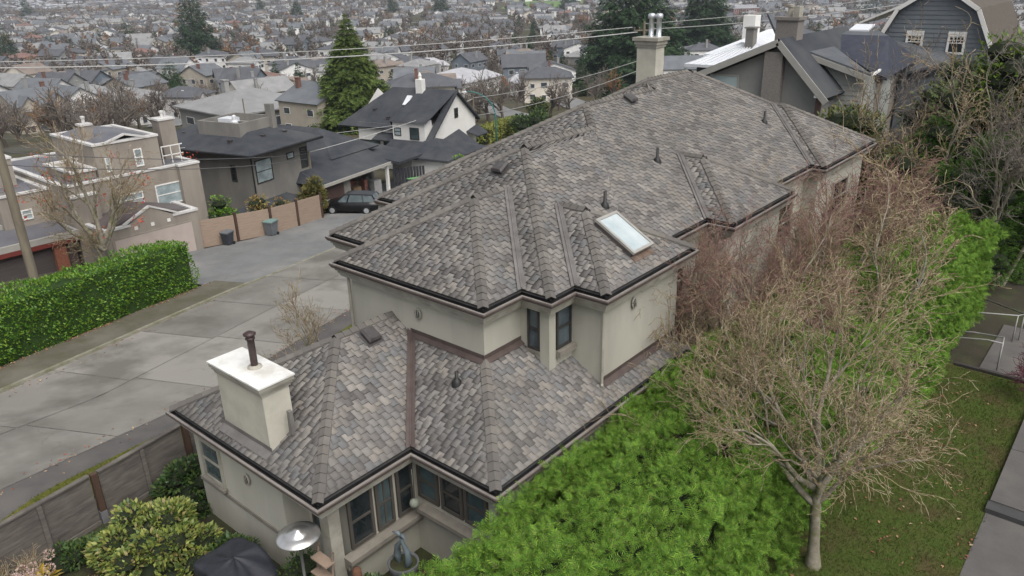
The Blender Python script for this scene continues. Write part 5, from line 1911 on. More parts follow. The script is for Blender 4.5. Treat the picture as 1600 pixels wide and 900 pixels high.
# laurel hedge across the road
LH = []
for t in (-15, -8, 0, 7, 13.0):
    p = rp(t, -3.0)
    LH.append((p.x, p.y, p.z + 0.05))
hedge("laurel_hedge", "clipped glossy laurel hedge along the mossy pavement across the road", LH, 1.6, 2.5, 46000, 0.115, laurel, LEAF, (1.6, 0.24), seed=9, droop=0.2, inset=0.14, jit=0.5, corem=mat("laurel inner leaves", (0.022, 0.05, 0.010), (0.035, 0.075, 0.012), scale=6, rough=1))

# leaf litter under the laurel hedge and along the kerb
litm = mat("fallen leaves", (0.25, 0.14, 0.08), None, rough=0.9, island=[(0.26, 0.13, 0.07), (0.19, 0.10, 0.06), (0.33, 0.20, 0.11), (0.22, 0.08, 0.05), (0.36, 0.27, 0.16), (0.15, 0.075, 0.05)])
pp = []
for i in range(2400):
    t = rnd.uniform(-14, 14)
    w = -2.12 + abs(rnd.gauss(0, 0.16)) if i < 1500 else (0.05 + abs(rnd.gauss(0, 0.35)) if i < 1800 else 7.4 + rnd.gauss(0, 0.25))
    if rnd.random() < 0.35 + 0.65 * (math.sin(t * 1.3) > -0.2):
        p = rp(t, w, 0.03 if w > -0.2 else 0.115)
        pp.append(tuple(p))
for i in range(46):
    cx_, cy_, sp_ = rnd.uniform(-4.0, -1.25), rnd.uniform(9, 25), rnd.uniform(0.1, 0.6)
    for k in range(rnd.choice((1, 2, 4, 9, 16))):
        pp.append((min(-1.2, rnd.gauss(cx_, sp_)), rnd.gauss(cy_, sp_), 0.045))
pp = np.array(pp)
d = rng.normal(size=pp.shape); d[:, 2] *= 0.25
v, f = leaf_cloud(pp, d, np.tile([0, 0, 1.0], (len(pp), 1)) + rng.normal(size=pp.shape) * 0.3, rng.uniform(0.05, 0.12, len(pp)), *LEAF)
tag(np_idx_mesh("fallen_leaves", v, f.ravel(), 4, litm), kind="stuff")

# lawn and verge grass
def grass(name, pts, size, m):
    pts = np.array(pts)
    t = [(0, -0.06, 0), (0, 0.06, 0), (0.6, 0.04, 0.05), (1.0, 0.0, -0.1)]
    d = rng.normal(size=pts.shape) * 0.55
    d[:, 2] = rng.uniform(0.5, 1.1, len(pts))
    v, f = leaf_cloud(pts, d, rng.normal(size=pts.shape), size * rng.uniform(0.6, 1.3, len(pts)), t, [(0, 1, 2, 3)])
    return tag(np_idx_mesh(name, v, f.ravel(), 4, m), kind="stuff")
grassm = mat("lawn grass blades", (0.06, 0.1, 0.02), (0.10, 0.085, 0.03), scale=0.9, rough=0.9, spec=0.15, trans=0.2,
             island=[(0.062, 0.105, 0.02), (0.08, 0.125, 0.023), (0.048, 0.082, 0.017), (0.105, 0.125, 0.03), (0.085, 0.08, 0.03)], lo=0.45, hi=0.7)
g = []
while len(g) < 42000:
    x, y = rnd.uniform(-4.6, -1.13), rnd.uniform(8.5, 25.2)
    g.append((x + rnd.gauss(0, 0.015), y, 0.01))
grass("grass", g, 0.075, grassm)
vg = mat("verge blades", (0.15, 0.15, 0.03), (0.10, 0.12, 0.025), scale=1.2, rough=0.9, spec=0.15, trans=0.2, island=[(0.15, 0.15, 0.032), (0.11, 0.13, 0.026), (0.18, 0.165, 0.045), (0.085, 0.11, 0.022)])
g = []
for i in range(16000):
    p = rp(rnd.uniform(-9, 9), rnd.uniform(8.6, 9.95), 0.03)
    g.append(tuple(p))
grass("verge_grass", g, 0.07, vg)

# ---- bushes built of leaf clumps
def bush(name, label, c, r, n, size, m, tm=LEAF, nclump=18, clump=0.34, seed=0, cat="shrub", group=None, corem=None, whorl=False, up=0.4):
    r_ = np.random.default_rng(seed)
    c = np.array(c, float)
    r = np.array(r, float)
    dirs = unit(r_.normal(size=(nclump, 3)))
    dirs[:, 2] = np.abs(dirs[:, 2]) * 1.0 + 0.02
    dirs = unit(dirs)
    cc = c + dirs * r * r_.uniform(0.62, 0.95, nclump)[:, None]
    k = r_.integers(0, nclump, n)
    dd = unit(r_.normal(size=(n, 3)))
    rad = clump * r.mean() * r_.uniform(0.75, 1.05, n)
    p = cc[k] + dd * rad[:, None] * np.array([1, 1, 0.75])
    p[:, 2] = np.maximum(p[:, 2], c[2] + 0.03)
    out = unit(dd + 0.5 * dirs[k]) + r_.normal(size=(n, 3)) * 0.4
    out[:, 2] += up * 0.4
    v, f = leaf_cloud(p, out, np.array([0, 0, 1.0]) + r_.normal(size=(n, 3)) * 0.4, size * r_.uniform(0.6, 1.2, n), *tm)
    o = np_idx_mesh(name, v, f.ravel(), 4, m)
    tag(o, label, cat, group)
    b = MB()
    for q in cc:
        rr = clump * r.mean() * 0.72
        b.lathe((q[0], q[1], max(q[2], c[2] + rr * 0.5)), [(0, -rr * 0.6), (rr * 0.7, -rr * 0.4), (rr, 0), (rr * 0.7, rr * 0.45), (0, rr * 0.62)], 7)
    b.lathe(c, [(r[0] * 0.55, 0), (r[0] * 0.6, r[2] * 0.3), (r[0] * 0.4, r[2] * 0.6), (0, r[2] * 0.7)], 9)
    b.build("dark_core", corem or darkcore, o)
    return o

# ---- trees: recursive limbs gathered as tapered segments
class Segs:
    def __init__(self):
        self.a, self.b, self.ra, self.rb = [], [], [], []
    def add(self, a, b, ra, rb):
        self.a.append(a); self.b.append(b); self.ra.append(ra); self.rb.append(rb)
    def mesh(self, name, m, parent=None, n=4, keep=None):
        a, b = np.array(self.a), np.array(self.b)
        ra, rb = np.array(self.ra), np.array(self.rb)
        d = unit(b - a)
        ref = np.where(np.abs(d[:, 2:3]) < 0.9, np.array([[0, 0, 1.0]]), np.array([[1.0, 0, 0]]))
        s = unit(np.cross(d, ref))
        u = np.cross(s, d)
        ang = np.arange(n) * 2 * np.pi / n
        ring = np.cos(ang)[None, :, None] * s[:, None, :] + np.sin(ang)[None, :, None] * u[:, None, :]
        va = a[:, None, :] + ring * ra[:, None, None]
        vb = b[:, None, :] + ring * rb[:, None, None]
        v = np.concatenate([va, vb], 1).reshape(-1, 3)
        j = np.arange(n)
        q = np.stack([j, (j + 1) % n, (j + 1) % n + n, j + n], 1)
        idx = (q[None] + (np.arange(len(a)) * 2 * n)[:, None, None]).reshape(-1)
        return np_idx_mesh(name, v, idx, 4, m, parent, smooth=(n > 4))

def grow(r_, thick, thin, p, d, length, rad, level, maxl, cfg):
    nseg = cfg["seg"][min(level, len(cfg["seg"]) - 1)]
    tgt = thick if rad > cfg["rcut"] else thin
    step = length / nseg
    pts = [np.array(p, float)]
    d = np.array(d, float)
    dl = [d.copy()]
    for i in range(nseg):
        d = d + r_.normal(size=3) * cfg["wob"] * (0.7 + 0.3 * level)
        d[2] += cfg["lift"][min(level, len(cfg["lift"]) - 1)]
        d /= np.linalg.norm(d)
        q = pts[-1] + d * step
        ra = rad * (1 - 0.62 * i / nseg)
        rb = rad * (1 - 0.62 * (i + 1) / nseg)
        tgt.add(pts[-1], q, max(ra, cfg["rmin"]), max(rb, cfg["rmin"]))
        pts.append(q)
        dl.append(d.copy())
    if level >= maxl:
        return
    nb = cfg["nb"][min(level, len(cfg["nb"]) - 1)]
    start = cfg["start"][min(level, len(cfg["start"]) - 1)]
    for k in range(nb):
        u = start + (1 - start) * (k + r_.random() * 0.8) / nb
        i = min(int(u * nseg), nseg - 1)
        q = pts[i] + (pts[i + 1] - pts[i]) * (u * nseg - i)
        ang = cfg["ang"] * r_.uniform(0.6, 1.25)
        ax = np.cross(dl[i], r_.normal(size=3))
        ax /= np.linalg.norm(ax) + 1e-9
        dd = dl[i] * math.cos(ang) + ax * math.sin(ang)
        grow(r_, thick, thin, q, dd, length * (cfg["ratios"][min(level, len(cfg["ratios"]) - 1)] if "ratios" in cfg else cfg["ratio"]) * r_.uniform(0.7, 1.2) * (1.1 - 0.4 * u), rad * (1 - 0.62 * u) * cfg["rr"], level + 1, maxl, cfg)
    if level > 0 or cfg.get("top", True):
        grow(r_, thick, thin, pts[-1], dl[-1], length * cfg["ratio"] * 0.9, rad * 0.38, level + 1, maxl, cfg)

BASE = dict(seg=[6, 6, 5, 4, 3], wob=0.13, lift=[0.02, 0.05, 0.05, 0.03, 0.02], nb=[5, 5, 5, 4, 3], start=[0.35, 0.25, 0.2, 0.15, 0.1], ang=0.75, ratio=0.66, rr=0.72, rcut=0.02, rmin=0.005)
def bare_tree(name, label, loc, trunk, rad, levels, seed, twig, bark, cat="bare tree", group=None, stems=None, path=(), **kw):
    cfg = dict(BASE)
    cfg.update(kw)
    r_ = np.random.default_rng(seed)
    thick, thin = Segs(), Segs()
    o = empty(name, loc, label, cat, group)
    LOCAL[0] = True
    for (a_, ra_), (b_, rb_) in zip(path, path[1:]):
        thick.add(np.array(a_, float), np.array(b_, float), ra_, rb_)
    stems = stems or [((0, 0, 0), (0, 0, 1), 1.0)]
    for st_ in stems:
        p, d, s = st_[:3]
        rk = st_[3] if len(st_) > 3 else 0.5 + 0.5 * s
        dv = np.array(d, float)
        grow(r_, thick, thin, p, dv / np.linalg.norm(dv), trunk * s, rad * rk, 0 if len(st_) < 5 else st_[4], levels, cfg)
    if thick.a:
        thick.mesh("trunk", bark, o, 6)
    if thin.a:
        thin.mesh("crown", twig, o, 3)
    LOCAL[0] = False
    return o

def conifer(name, label, loc, h, r, n, m, seed, size=0.9, cat="conifer", group=None, start=0.05, shape=0.85, tm=SPRAY_S, droop=0.25, layers=True, bare=0.0):
    r_ = np.random.default_rng(seed)
    o = empty(name, loc, label, cat, group)
    LOCAL[0] = True
    b = MB()
    b.tube([(0, 0, -0.3), (0, 0, h * 0.5), (0, 0, h * 0.98)], [h * 0.018 + 0.05, h * 0.011 + 0.03, 0.02], 7)
    u = 1 - np.sqrt(r_.random(n))                  # more growth low down
    z = start + (1 - start) * u
    if layers:
        nl = max(9, int(h * 1.3))
        z = (np.floor(z * nl) + r_.normal(0.5, 0.17, n)) / nl
    a = r_.random(n) * 2 * np.pi
    # a few leading boughs per layer, uneven reach
    lob = 1 + 0.16 * np.sin(a * 3 + z * 40) + 0.12 * np.sin(a * 5 - z * 23 + 1) + r_.normal(0, 0.07, n)
    rr = r * np.clip(1 - z, 0.0, 1) ** shape * lob
    q = r_.random(n) ** 0.45
    dirs = np.stack([np.cos(a), np.sin(a), np.zeros(n)], 1)
    p = dirs * (rr * q)[:, None]
    p[:, 2] = h * z - droop * rr * q
    d = dirs + r_.normal(size=(n, 3)) * 0.35
    d[:, 2] += 0.1 - droop
    sz = size * (0.45 + 0.75 * (1 - z)) * r_.uniform(0.6, 1.2, n)
    v, f = leaf_cloud(p, d, np.array([0, 0, 1.0]) + r_.normal(size=(n, 3)) * 0.35, sz, tm[0], tm[1])
    b.build("trunk", barkd, o)
    np_idx_mesh("crown", v, f.ravel(), 4, m, o)
    LOCAL[0] = False
    return o
# ---- foreground bare trees over the hedge
def big(label, loc, seed, stems, trunk, rad, twig, bark=None, **k):
    c = dict(nb=[5, 5, 5, 4], ratios=[0.95, 0.62, 0.52, 0.5], ang=0.7, wob=0.15, lift=[0.0, 0.03, 0.02, 0.0], start=[0.4, 0.25, 0.15, 0.1], rmin=0.0048, rr=0.66, seg=[7, 7, 5, 4, 3], rcut=0.016)
    c.update(k)
    return bare_tree("bare_tree", label, loc, trunk, rad, 4, seed, twig, bark or barkg, stems=stems, **c)
big("large lichen-covered bare tree with forked grey trunk at the lawn edge", (-3.62, 13.75, -0.05), 5,
    [((-0.12, 0.02, 1.55), (-1.05, -0.05, 0.9), 1.15, 0.5), ((-0.12, 0.02, 1.75), (0.05, 0.75, 1.0), 1.1, 0.5), ((-0.14, 0.02, 1.9), (-0.6, 0.75, 1.0), 1.2, 0.5),
     ((-0.12, 0.02, 1.7), (0.22, -0.2, 1.0), 0.9, 0.42), ((-0.14, 0.02, 1.95), (-0.75, -0.75, 0.9), 1.0, 0.45), ((-0.15, 0.02, 2.05), (-0.15, 0.1, 1.0), 1.25, 0.5), ((-0.12, 0.02, 1.6), (0.55, 0.35, 0.9), 0.9, 0.4)],
    2.0, 0.165, twigt, lift=[0.02, 0.055, 0.04, 0.01], nb=[5, 6, 5, 3], start=[0.35, 0.25, 0.15, 0.1],
    path=[((0.03, 0, -0.15), 0.24), ((0.01, 0, 0.08), 0.17), ((-0.03, 0.01, 0.5), 0.125), ((-0.07, 0.0, 1.05), 0.11), ((-0.11, 0.02, 1.5), 0.108), ((-0.13, 0.02, 1.8), 0.09), ((-0.15, 0.02, 2.1), 0.07)])
S3 = lambda a, b, c: [((0, 0, 0), (-0.3, 0.0, 1), a), ((0.1, 0.1, 0), (0.12, 0.3, 1), a), ((0.1, 0, 0), (0.1, -0.35, 1), b), ((-0.1, 0.1, 0), (-0.15, 0.5, 1), b), ((0, 0, 0), (-0.4, -0.4, 1), c)]
big("bare tree with pale upright stems behind the forked one in the hedge", (-6.8, 16.6, 0), 8, S3(1.0, 0.95, 0.85), 3.2, 0.085, twigt, ratios=[0.62, 0.6, 0.52, 0.5])
big("bare red-twigged tree brushing the eave of the second roof bay", (-7.2, 20.4, 0), 13, S3(1.0, 0.9, 0.85), 3.7, 0.085, twigr, nb=[5, 7, 6, 4], ratios=[0.58, 0.6, 0.52, 0.5], lift=[0.02, 0.05, 0.03, 0.0])
big("bare tan-twigged tree between the two red ones along the wall", (-7.0, 23.4, 0), 19, S3(1.0, 0.9, 0.85), 3.3, 0.08, twigt, nb=[5, 7, 6, 4], ratios=[0.58, 0.6, 0.52, 0.5], lift=[0.02, 0.05, 0.03, 0.0], rmin=0.0055)
big("bare reddish tree under the far corner of the roof", (-6.9, 26.4, 0), 21, S3(1.0, 0.95, 0.85), 3.3, 0.08, twigr, nb=[5, 7, 6, 4], ratios=[0.58, 0.6, 0.52, 0.5], lift=[0.02, 0.05, 0.03, 0.0], rmin=0.006)
big("bare red-brown tree close to the wall between the two upper bays", (-7.75, 18.2, 0), 33, S3(1.0, 0.9, 0.85), 3.9, 0.075, twigr, nb=[5, 7, 6, 4], ratios=[0.55, 0.6, 0.52, 0.5], lift=[0.03, 0.05, 0.03, 0.0])
big("low spreading red-twigged shrub tree past the far roof corner", (-6.2, 29.8, 0.2), 27, S3(1.0, 0.95, 0.9), 2.8, 0.07, twigr, nb=[5, 7, 6, 4], ratios=[0.58, 0.6, 0.52, 0.5], lift=[0.0, 0.04, 0.03, 0.0], rmin=0.007)
big("slim pale-barked bare sapling rising from the cedar hedge", (-5.0, 21.8, 0), 31,
    [((0, 0, 0), (0.05, 0, 1), 1.0), ((0.1, 0.1, 0.4), (0.35, 0.1, 1), 0.9)], 4.2, 0.055, twigt, mat("pale bark", (0.36, 0.34, 0.30), (0.26, 0.24, 0.20), scale=5), ratios=[0.42, 0.6, 0.55, 0.5], nb=[6, 5, 4, 3], rmin=0.009)

# ---- left: bare tree with the last red leaves
tp = Vector((-43.6, 15.9, gz(-43.6, 15.9)))
lt = bare_tree("bare_tree", "bare street tree with a few last red leaves in front of the beige garage", tuple(tp), 2.9, 0.15, 4, 3, twigt, barkg,
               stems=[((0, 0, 0), (0, 0, 1), 0.6), ((0, 0, 1.5), (-0.3, -0.4, 1), 1.1), ((0, 0, 1.7), (0.25, 0.5, 1), 1.1), ((0, 0, 1.6), (0.1, -0.1, 1), 1.35), ((0, 0, 1.4), (-0.2, 0.7, 0.8), 0.9), ((0, 0, 1.4), (0.2, -0.8, 0.8), 0.95)],
               nb=[4, 4, 4, 3], ratios=[0.75, 0.62, 0.55, 0.5], ang=0.6, rmin=0.009, rcut=0.03, wob=0.12, lift=[0.02, 0.05, 0.03, 0.0], rr=0.62)
r_ = np.random.default_rng(5)
redm = mat("last red leaves", (0.45, 0.08, 0.05), None, rough=0.8, trans=0.3, island=[(0.5, 0.10, 0.07), (0.38, 0.06, 0.045), (0.55, 0.18, 0.10)])
k = 260
cl_ = r_.normal(size=(26, 3)) * np.array([2.2, 2.2, 1.3]) + np.array([0, 0, 5.0])
p = cl_[r_.integers(0, 26, k)] + r_.normal(size=(k, 3)) * 0.16
v, f = leaf_cloud(p, r_.normal(size=(k, 3)), r_.normal(size=(k, 3)), r_.uniform(0.12, 0.22, k), *LEAF)
LOCAL[0] = True
np_idx_mesh("leaves", v, f.ravel(), 4, redm, lt)
LOCAL[0] = False
bare_tree("bare_tree", "slender bare branches reaching past the front eave from the road side", (-20.5, 13.5, gz(-20.5, 13.5)), 1.9, 0.07, 4, 17, twigt, barkg, rmin=0.006, ratio=0.72, ang=0.7, nb=[4, 4, 4, 3])

# ---- front garden
bush("rhododendron", "rounded yellow-green rhododendron between the fence and the front wall", (-14.7, 5.0, 0), (1.45, 1.15, 1.25), 9000, 0.13, rhodo, nclump=34, clump=0.26, seed=2)
bush("dark_shrub", "low dark glossy shrub beside the fence at the corner window", (-16.3, 6.7, 0), (0.75, 0.85, 0.85), 2600, 0.14, shrubg, nclump=12, clump=0.4, seed=3)
bush("dark_shrub", "dark leafy shrub under the belt course of the front wall", (-13.1, 5.9, 0), (0.9, 0.6, 0.7), 2200, 0.12, shrubg, nclump=12, clump=0.4, seed=4)
bush("brown_shrub", "small russet twiggy shrub in front of the rhododendron", (-14.2, 3.6, 0), (0.9, 0.6, 0.45), 2600, 0.08, mat("russet leaves", (0.09, 0.07, 0.03), None, rough=0.8, island=[(0.10, 0.075, 0.03), (0.07, 0.06, 0.02), (0.13, 0.085, 0.04), (0.06, 0.07, 0.02)]), nclump=12, clump=0.42, seed=5)
bush("ground_shrub", "low green shrub at the foot of the fence", (-16.2, 3.6, 0), (0.5, 1.2, 0.32), 1900, 0.1, shrubg, nclump=12, clump=0.36, seed=6)
# hydrangea with yellow leaves and faded pink heads
hy = bush("hydrangea", "hydrangea with yellow autumn leaves and faded pink flower heads", (-15.35, 2.75, 0), (0.6, 0.55, 0.75), 700, 0.2,
          mat("yellow leaves", (0.5, 0.35, 0.05), None, rough=0.7, trans=0.3, island=[(0.55, 0.38, 0.05), (0.48, 0.26, 0.05), (0.6, 0.48, 0.12), (0.4, 0.3, 0.08), (0.25, 0.2, 0.05)]), nclump=9, clump=0.42, seed=8, cat="hydrangea")
pinkm = mat("faded pink petals", (0.42, 0.30, 0.27), None, rough=0.9, island=[(0.45, 0.32, 0.29), (0.36, 0.25, 0.22), (0.50, 0.38, 0.32)])
for i in range(11):
    c = np.array([-15.35 + rnd.uniform(-.45, .55), 2.85 + rnd.uniform(-.35, .5), 0.75 + rnd.uniform(-0.1, 0.2)])
    k = 90
    dd = unit(rng.normal(size=(k, 3)))
    v, f = leaf_cloud(c + dd * 0.085, dd + rng.normal(size=(k, 3)) * 0.5, rng.normal(size=(k, 3)), np.full(k, 0.045), *LEAF)
    np_idx_mesh("flower_head", v, f.ravel(), 4, pinkm, hy)
dry = bare_tree("dry_stems", "dry straw-coloured perennial stems at the fence end", (-15.95, 2.6, 0), 0.45, 0.012, 3, 44, twigt, twigt, cat="dry plant", rcut=0.05, rmin=0.004, nb=[6, 5, 4], ang=0.7, ratio=0.8,
                stems=[((0.1 * math.cos(i), 0.1 * math.sin(i), 0), (0.5 * math.cos(i), 0.5 * math.sin(i), 1), 1) for i in range(6)])

# ---- plants on the right and behind
yg = mat("yellow-green evergreen leaves", (0.1, 0.15, 0.02), None, rough=0.5, trans=0.2, island=[(0.09, 0.15, 0.018), (0.12, 0.19, 0.02), (0.07, 0.12, 0.018), (0.15, 0.21, 0.025)])  # brighter yellow-green leaf tones than the other evergreens
rz_ = mat("rhododendron dark leaves", (0.05, 0.08, 0.025), None, rough=0.5, trans=0.12, island=[(0.065, 0.10, 0.028), (0.09, 0.125, 0.034), (0.045, 0.075, 0.022), (0.14, 0.155, 0.045), (0.16, 0.15, 0.04)])
r1p = atY(1325, 190, 35.3)
bush("rhododendron", "tall dark rhododendron beyond the far roof corner, in front of the grey siding", (r1p.x, r1p.y, 0), (1.9, 1.7, 6.7), 12000, 0.22, rz_, nclump=46, clump=0.3, seed=12)
bush("rhododendron", "dark rhododendron right of the roof corner at the hedge end", (-7.4, 34.2, 0), (1.9, 1.7, 5.0), 8000, 0.22, rz_, nclump=30, clump=0.33, seed=13)
bush("evergreen_shrub", "dense dark green evergreen between the reddish tree and the pale trunks", (-5.2, 33.6, 0), (2.0, 1.8, 4.6), 9000, 0.24, green2, SPRAY_S, nclump=34, clump=0.32, seed=14)
e6 = atY(1455, 250, 37.0)
bush("evergreen_shrub", "full green conifer shrub between the rhododendrons and the right edge thicket", (e6.x, e6.y, 0), (1.7, 1.6, 5.4), 8000, 0.28, green2, SPRAY_S, nclump=44, clump=0.3, seed=24)
e5 = atY(1512, 120, 45.5)
bush("evergreen_shrub", "tall olive-green broadleaf evergreen hiding the right half of the gambrel house", (e5.x, e5.y, 0), (1.5, 1.4, 7.6), 6500, 0.24, rz_, nclump=46, clump=0.28, seed=20)
e1, e2, e3, e4 = atY(1585, 110, 39.5), atY(1530, 190, 38.5), atY(1560, 300, 35.5), atY(1470, 165, 41.5)
bush("evergreen_tree", "tall yellow-green evergreen at the top right corner", (e1.x + 0.2, e1.y, 0), (1.9, 1.7, 9.6), 12000, 0.26, yg, nclump=64, clump=0.24, seed=15, cat="tree")
bush("evergreen_tree", "olive evergreen thicket below the yellow-green one at the right edge", (e2.x, e2.y, 0), (1.8, 1.7, 7.8), 11000, 0.28, mat("olive conifer sprays", (0.05, 0.07, 0.025), None, rough=0.8, island=[(0.065, 0.105, 0.028), (0.085, 0.125, 0.034), (0.045, 0.078, 0.022), (0.11, 0.12, 0.04)]), SPRAY_S, nclump=56, clump=0.3, seed=16, cat="tree")
bush("evergreen_shrub", "dark evergreen mass behind the handrails at the right edge", (e3.x, e3.y, 0), (2.0, 1.9, 5.4), 9000, 0.28, green2, SPRAY_S, nclump=46, clump=0.32, seed=17)
bush("evergreen_shrub", "olive brushy evergreen left of the yellow-green one", (e4.x, e4.y, 0), (1.6, 1.5, 6.6), 6000, 0.24, rz_, nclump=44, clump=0.27, seed=19)
for i, (px_, py_, yy_, hh_, lab) in enumerate(((1500, 250, 36.0, 4.2, "tall mossy bare tree in front of the olive evergreens"), (1585, 330, 33.5, 4.4, "tall pale-trunked bare tree at the right edge above the handrails"), (1430, 190, 40.0, 3.6, "bare grey-brown tree standing against the blue gambrel house"))):
    e_ = atY(px_, py_, yy_)
    big(lab, (e_.x, e_.y, 0), 60 + i, [((0, 0, 0), (-0.12, 0, 1), 1.0), ((0.15, 0.1, 0), (0.2, 0.1, 1), 1.0), ((0, 0.15, 0), (0.0, 0.25, 1), 0.9), ((-0.1, -0.1, 0), (-0.3, -0.2, 1), 0.9)], hh_ * 1.35, 0.10, twigg if i else twigt, barkg if i < 2 else barkd,
        ratios=[0.5, 0.6, 0.52, 0.5], nb=[5, 5, 4, 3], lift=[0.03, 0.06, 0.03, 0.0], rmin=0.009)
bush("evergreen_shrub", "olive brown evergreen in front of the gambrel house", (-7.6, 43.0, 0), (2.0, 1.8, 5.6), 6000, 0.24, mat("olive leaves", (0.06, 0.06, 0.02), None, rough=0.7, island=[(0.07, 0.07, 0.025), (0.05, 0.055, 0.018), (0.09, 0.075, 0.03), (0.04, 0.05, 0.018)]), nclump=40, clump=0.3, seed=18)
for i, (x, y, s, lab) in enumerate(((-7.6, 39.5, 23, "bare grey tree in front of the gambrel house windows"), (-2.6, 34.8, 29, "pale multi-stemmed bare tree left of the handrails"))):
    bare_tree("bare_tree", lab, (x, y, 0), 3.0, 0.12, 4, s, twigg if i else twigt, mat("pale bark") if i == 1 else barkd, stems=[((0, 0, 0), (-0.1, 0, 1), 1), ((0.2, 0, 0), (0.25, 0.1, 1), 0.9), ((0, 0.2, 0), (0.05, 0.3, 1), 0.85)],
              nb=[4, 4, 4, 3], ratio=0.74, ang=0.6, rmin=0.011, rcut=0.03)
bare_tree("red_maple_shrub", "purple-red twiggy maple shrub at the edge of the landing", (-1.15, 24.6, 0), 0.8, 0.03, 4, 51, mat("purple twigs", (0.13, 0.035, 0.06), None, rough=0.9, island=[(0.14, 0.035, 0.06), (0.10, 0.03, 0.045), (0.18, 0.06, 0.08)]), barkd, cat="shrub", rmin=0.007, ratio=0.75, ang=0.8)

# ---- shrubs round the lower left houses
yl = mat("autumn yellow leaves", (0.3, 0.22, 0.06), None, rough=0.8, trans=0.2, island=[(0.32, 0.23, 0.06), (0.22, 0.17, 0.05), (0.38, 0.30, 0.10), (0.28, 0.15, 0.05), (0.12, 0.13, 0.03)])
def gb_(name, lab, x, y, r, n, size, m, seed, tm=LEAF, **k):
    return bush(name, lab, (x, y, gz(x, y)), r, n, size, m, tm, seed=seed, **k)
gb_("clipped_shrub", "dark clipped evergreen block beside the beige house chimney", -47.6, 25.2, (1.0, 1.0, 2.3), 2600, 0.2, laurel, 61, nclump=16, clump=0.5)
gb_("autumn_shrub", "yellow autumn shrub behind the middle of the tan fence", -46.9, 27.6, (1.1, 1.5, 2.3), 1700, 0.2, yl, 62)
gb_("autumn_shrub", "straggly yellow-brown shrub behind the tan fence near the porch", -47.2, 29.9, (0.9, 1.3, 2.1), 1100, 0.18, yl, 63)
gb_("cypress_shrub", "orange-green cypress shrub at the car end of the tan fence", -47.9, 32.9, (0.8, 0.7, 3.0), 2600, 0.3, mat("orange-green sprays", (0.14, 0.13, 0.03), None, rough=0.8, island=[(0.16, 0.12, 0.035), (0.09, 0.12, 0.025), (0.20, 0.13, 0.05), (0.07, 0.10, 0.02)]), 64, SPRAY_S)
gb_("clipped_shrub", "bright green rounded shrub beside the white garage", -46.9, 47.5, (1.6, 1.6, 2.6), 3600, 0.22, green1, 65)
gb_("red_shrub", "russet shrub between the bright green one and the roof edge", -45.2, 50.2, (1.3, 1.5, 2.4), 2400, 0.2, mat("russet red leaves", (0.22, 0.09, 0.05), None, rough=0.8, island=[(0.25, 0.10, 0.06), (0.18, 0.08, 0.05), (0.16, 0.13, 0.05), (0.3, 0.16, 0.09)]), 66)
P0, P1 = on_ground(752, 226), on_ground(806, 204)
hedge("clipped_hedge", "yellow-green clipped hedge behind the green street lamp", [tuple(P0), tuple(P0.lerp(P1, 0.5)), tuple(P1)], 2.0, 2.2, 6000, 0.3, mat("yellow-green hedge", (0.16, 0.19, 0.03), None, rough=0.8, island=[(0.15, 0.18, 0.03), (0.19, 0.21, 0.04), (0.11, 0.145, 0.025), (0.2, 0.18, 0.05)]), LEAF, (0.8, 0.12), seed=3)

# ---- conifers one can tell apart
def con(name, lab, px, py, topy, wpx, n, m, seed, **k):
    p = on_ground(px, py)
    dist = (-p.x * math.sin(YAW) + p.y * math.cos(YAW))
    sc = dist * 1.05 / FPX
    h = (py - topy) * sc * 1.04
    return conifer(name, lab, tuple(p), h, wpx / 2 * sc, n, m, seed, size=k.pop("size", max(0.5, h * 0.085)), **k)
con("deodar_cedar", "broad yellow-green cedar with layered drooping boughs behind the dark roofs", 557, 205, 46, 152, 19000, cedarn, 71, shape=1.0, size=1.3, start=0.03)
con("conifer", "tall dark conifer at the top left standing over the rows of houses", 312, 99, -18, 62, 5200, conif, 72, shape=0.7, size=2.2)
con("conifer", "slim dark conifer at the left edge above the wires", 14, 102, 42, 40, 2600, conif, 73, shape=0.6, size=1.8)
con("conifer", "round-topped dark conifer beside an orange tree at the upper left", 203, 70, 35, 30, 2000, conif, 74, shape=0.5, size=1.9)
con("conifer", "leaning dark green conifer below the wires at the left", 275, 160, 100, 46, 3200, mat("mid green needles", (0.03, 0.065, 0.02), None, rough=0.8, island=[(0.03, 0.065, 0.02), (0.04, 0.08, 0.024), (0.022, 0.05, 0.018)]), 75, shape=0.55, size=1.1)
con("conifer", "pointed green conifer left of the cedar's tip", 466, 34, 2, 24, 1600, conif, 76, size=3.0)
con("conifer", "very broad dark conifer behind the rear chimney", 990, 128, -40, 165, 17000, conif, 77, shape=0.55, size=2.3)
con("conifer", "dark conifer right of the rear chimney behind the white metal roof", 1098, 96, -28, 84, 13000, conif, 78, shape=0.45, size=2.3)
con("conifer", "small pointed dark conifer in front of the red brick block", 1160, 60, 22, 24, 1600, conif, 79, size=1.6)
con("conifer", "dark conifer at the top of the straight far street", 690, 30, -14, 34, 2000, conif, 80, size=3.0)
con("conifer", "dark conifer beside the far street on the left", 615, 30, -8, 26, 1600, conif, 81, size=3.0)
con("conifer", "dark broad conifer behind the blue gambrel house", 1365, 40, -20, 90, 5200, mat("blue-green needles", (0.018, 0.038, 0.025), None, rough=0.8, island=[(0.018, 0.038, 0.025), (0.026, 0.05, 0.032), (0.014, 0.03, 0.02)]), 82, shape=0.5, size=1.6)
con("conifer", "dark conifer left of the far playing field", 890, 14, -10, 40, 2000, conif, 83, size=3.6)
con("conifer", "dark green conifer at the top centre-left", 408, 26, -6, 16, 1000, conif, 84, size=3.4)
con("conifer", "dark conifer pair member nearest the left frame top", 45, 33, 0, 22, 1300, conif, 85, size=3.4)
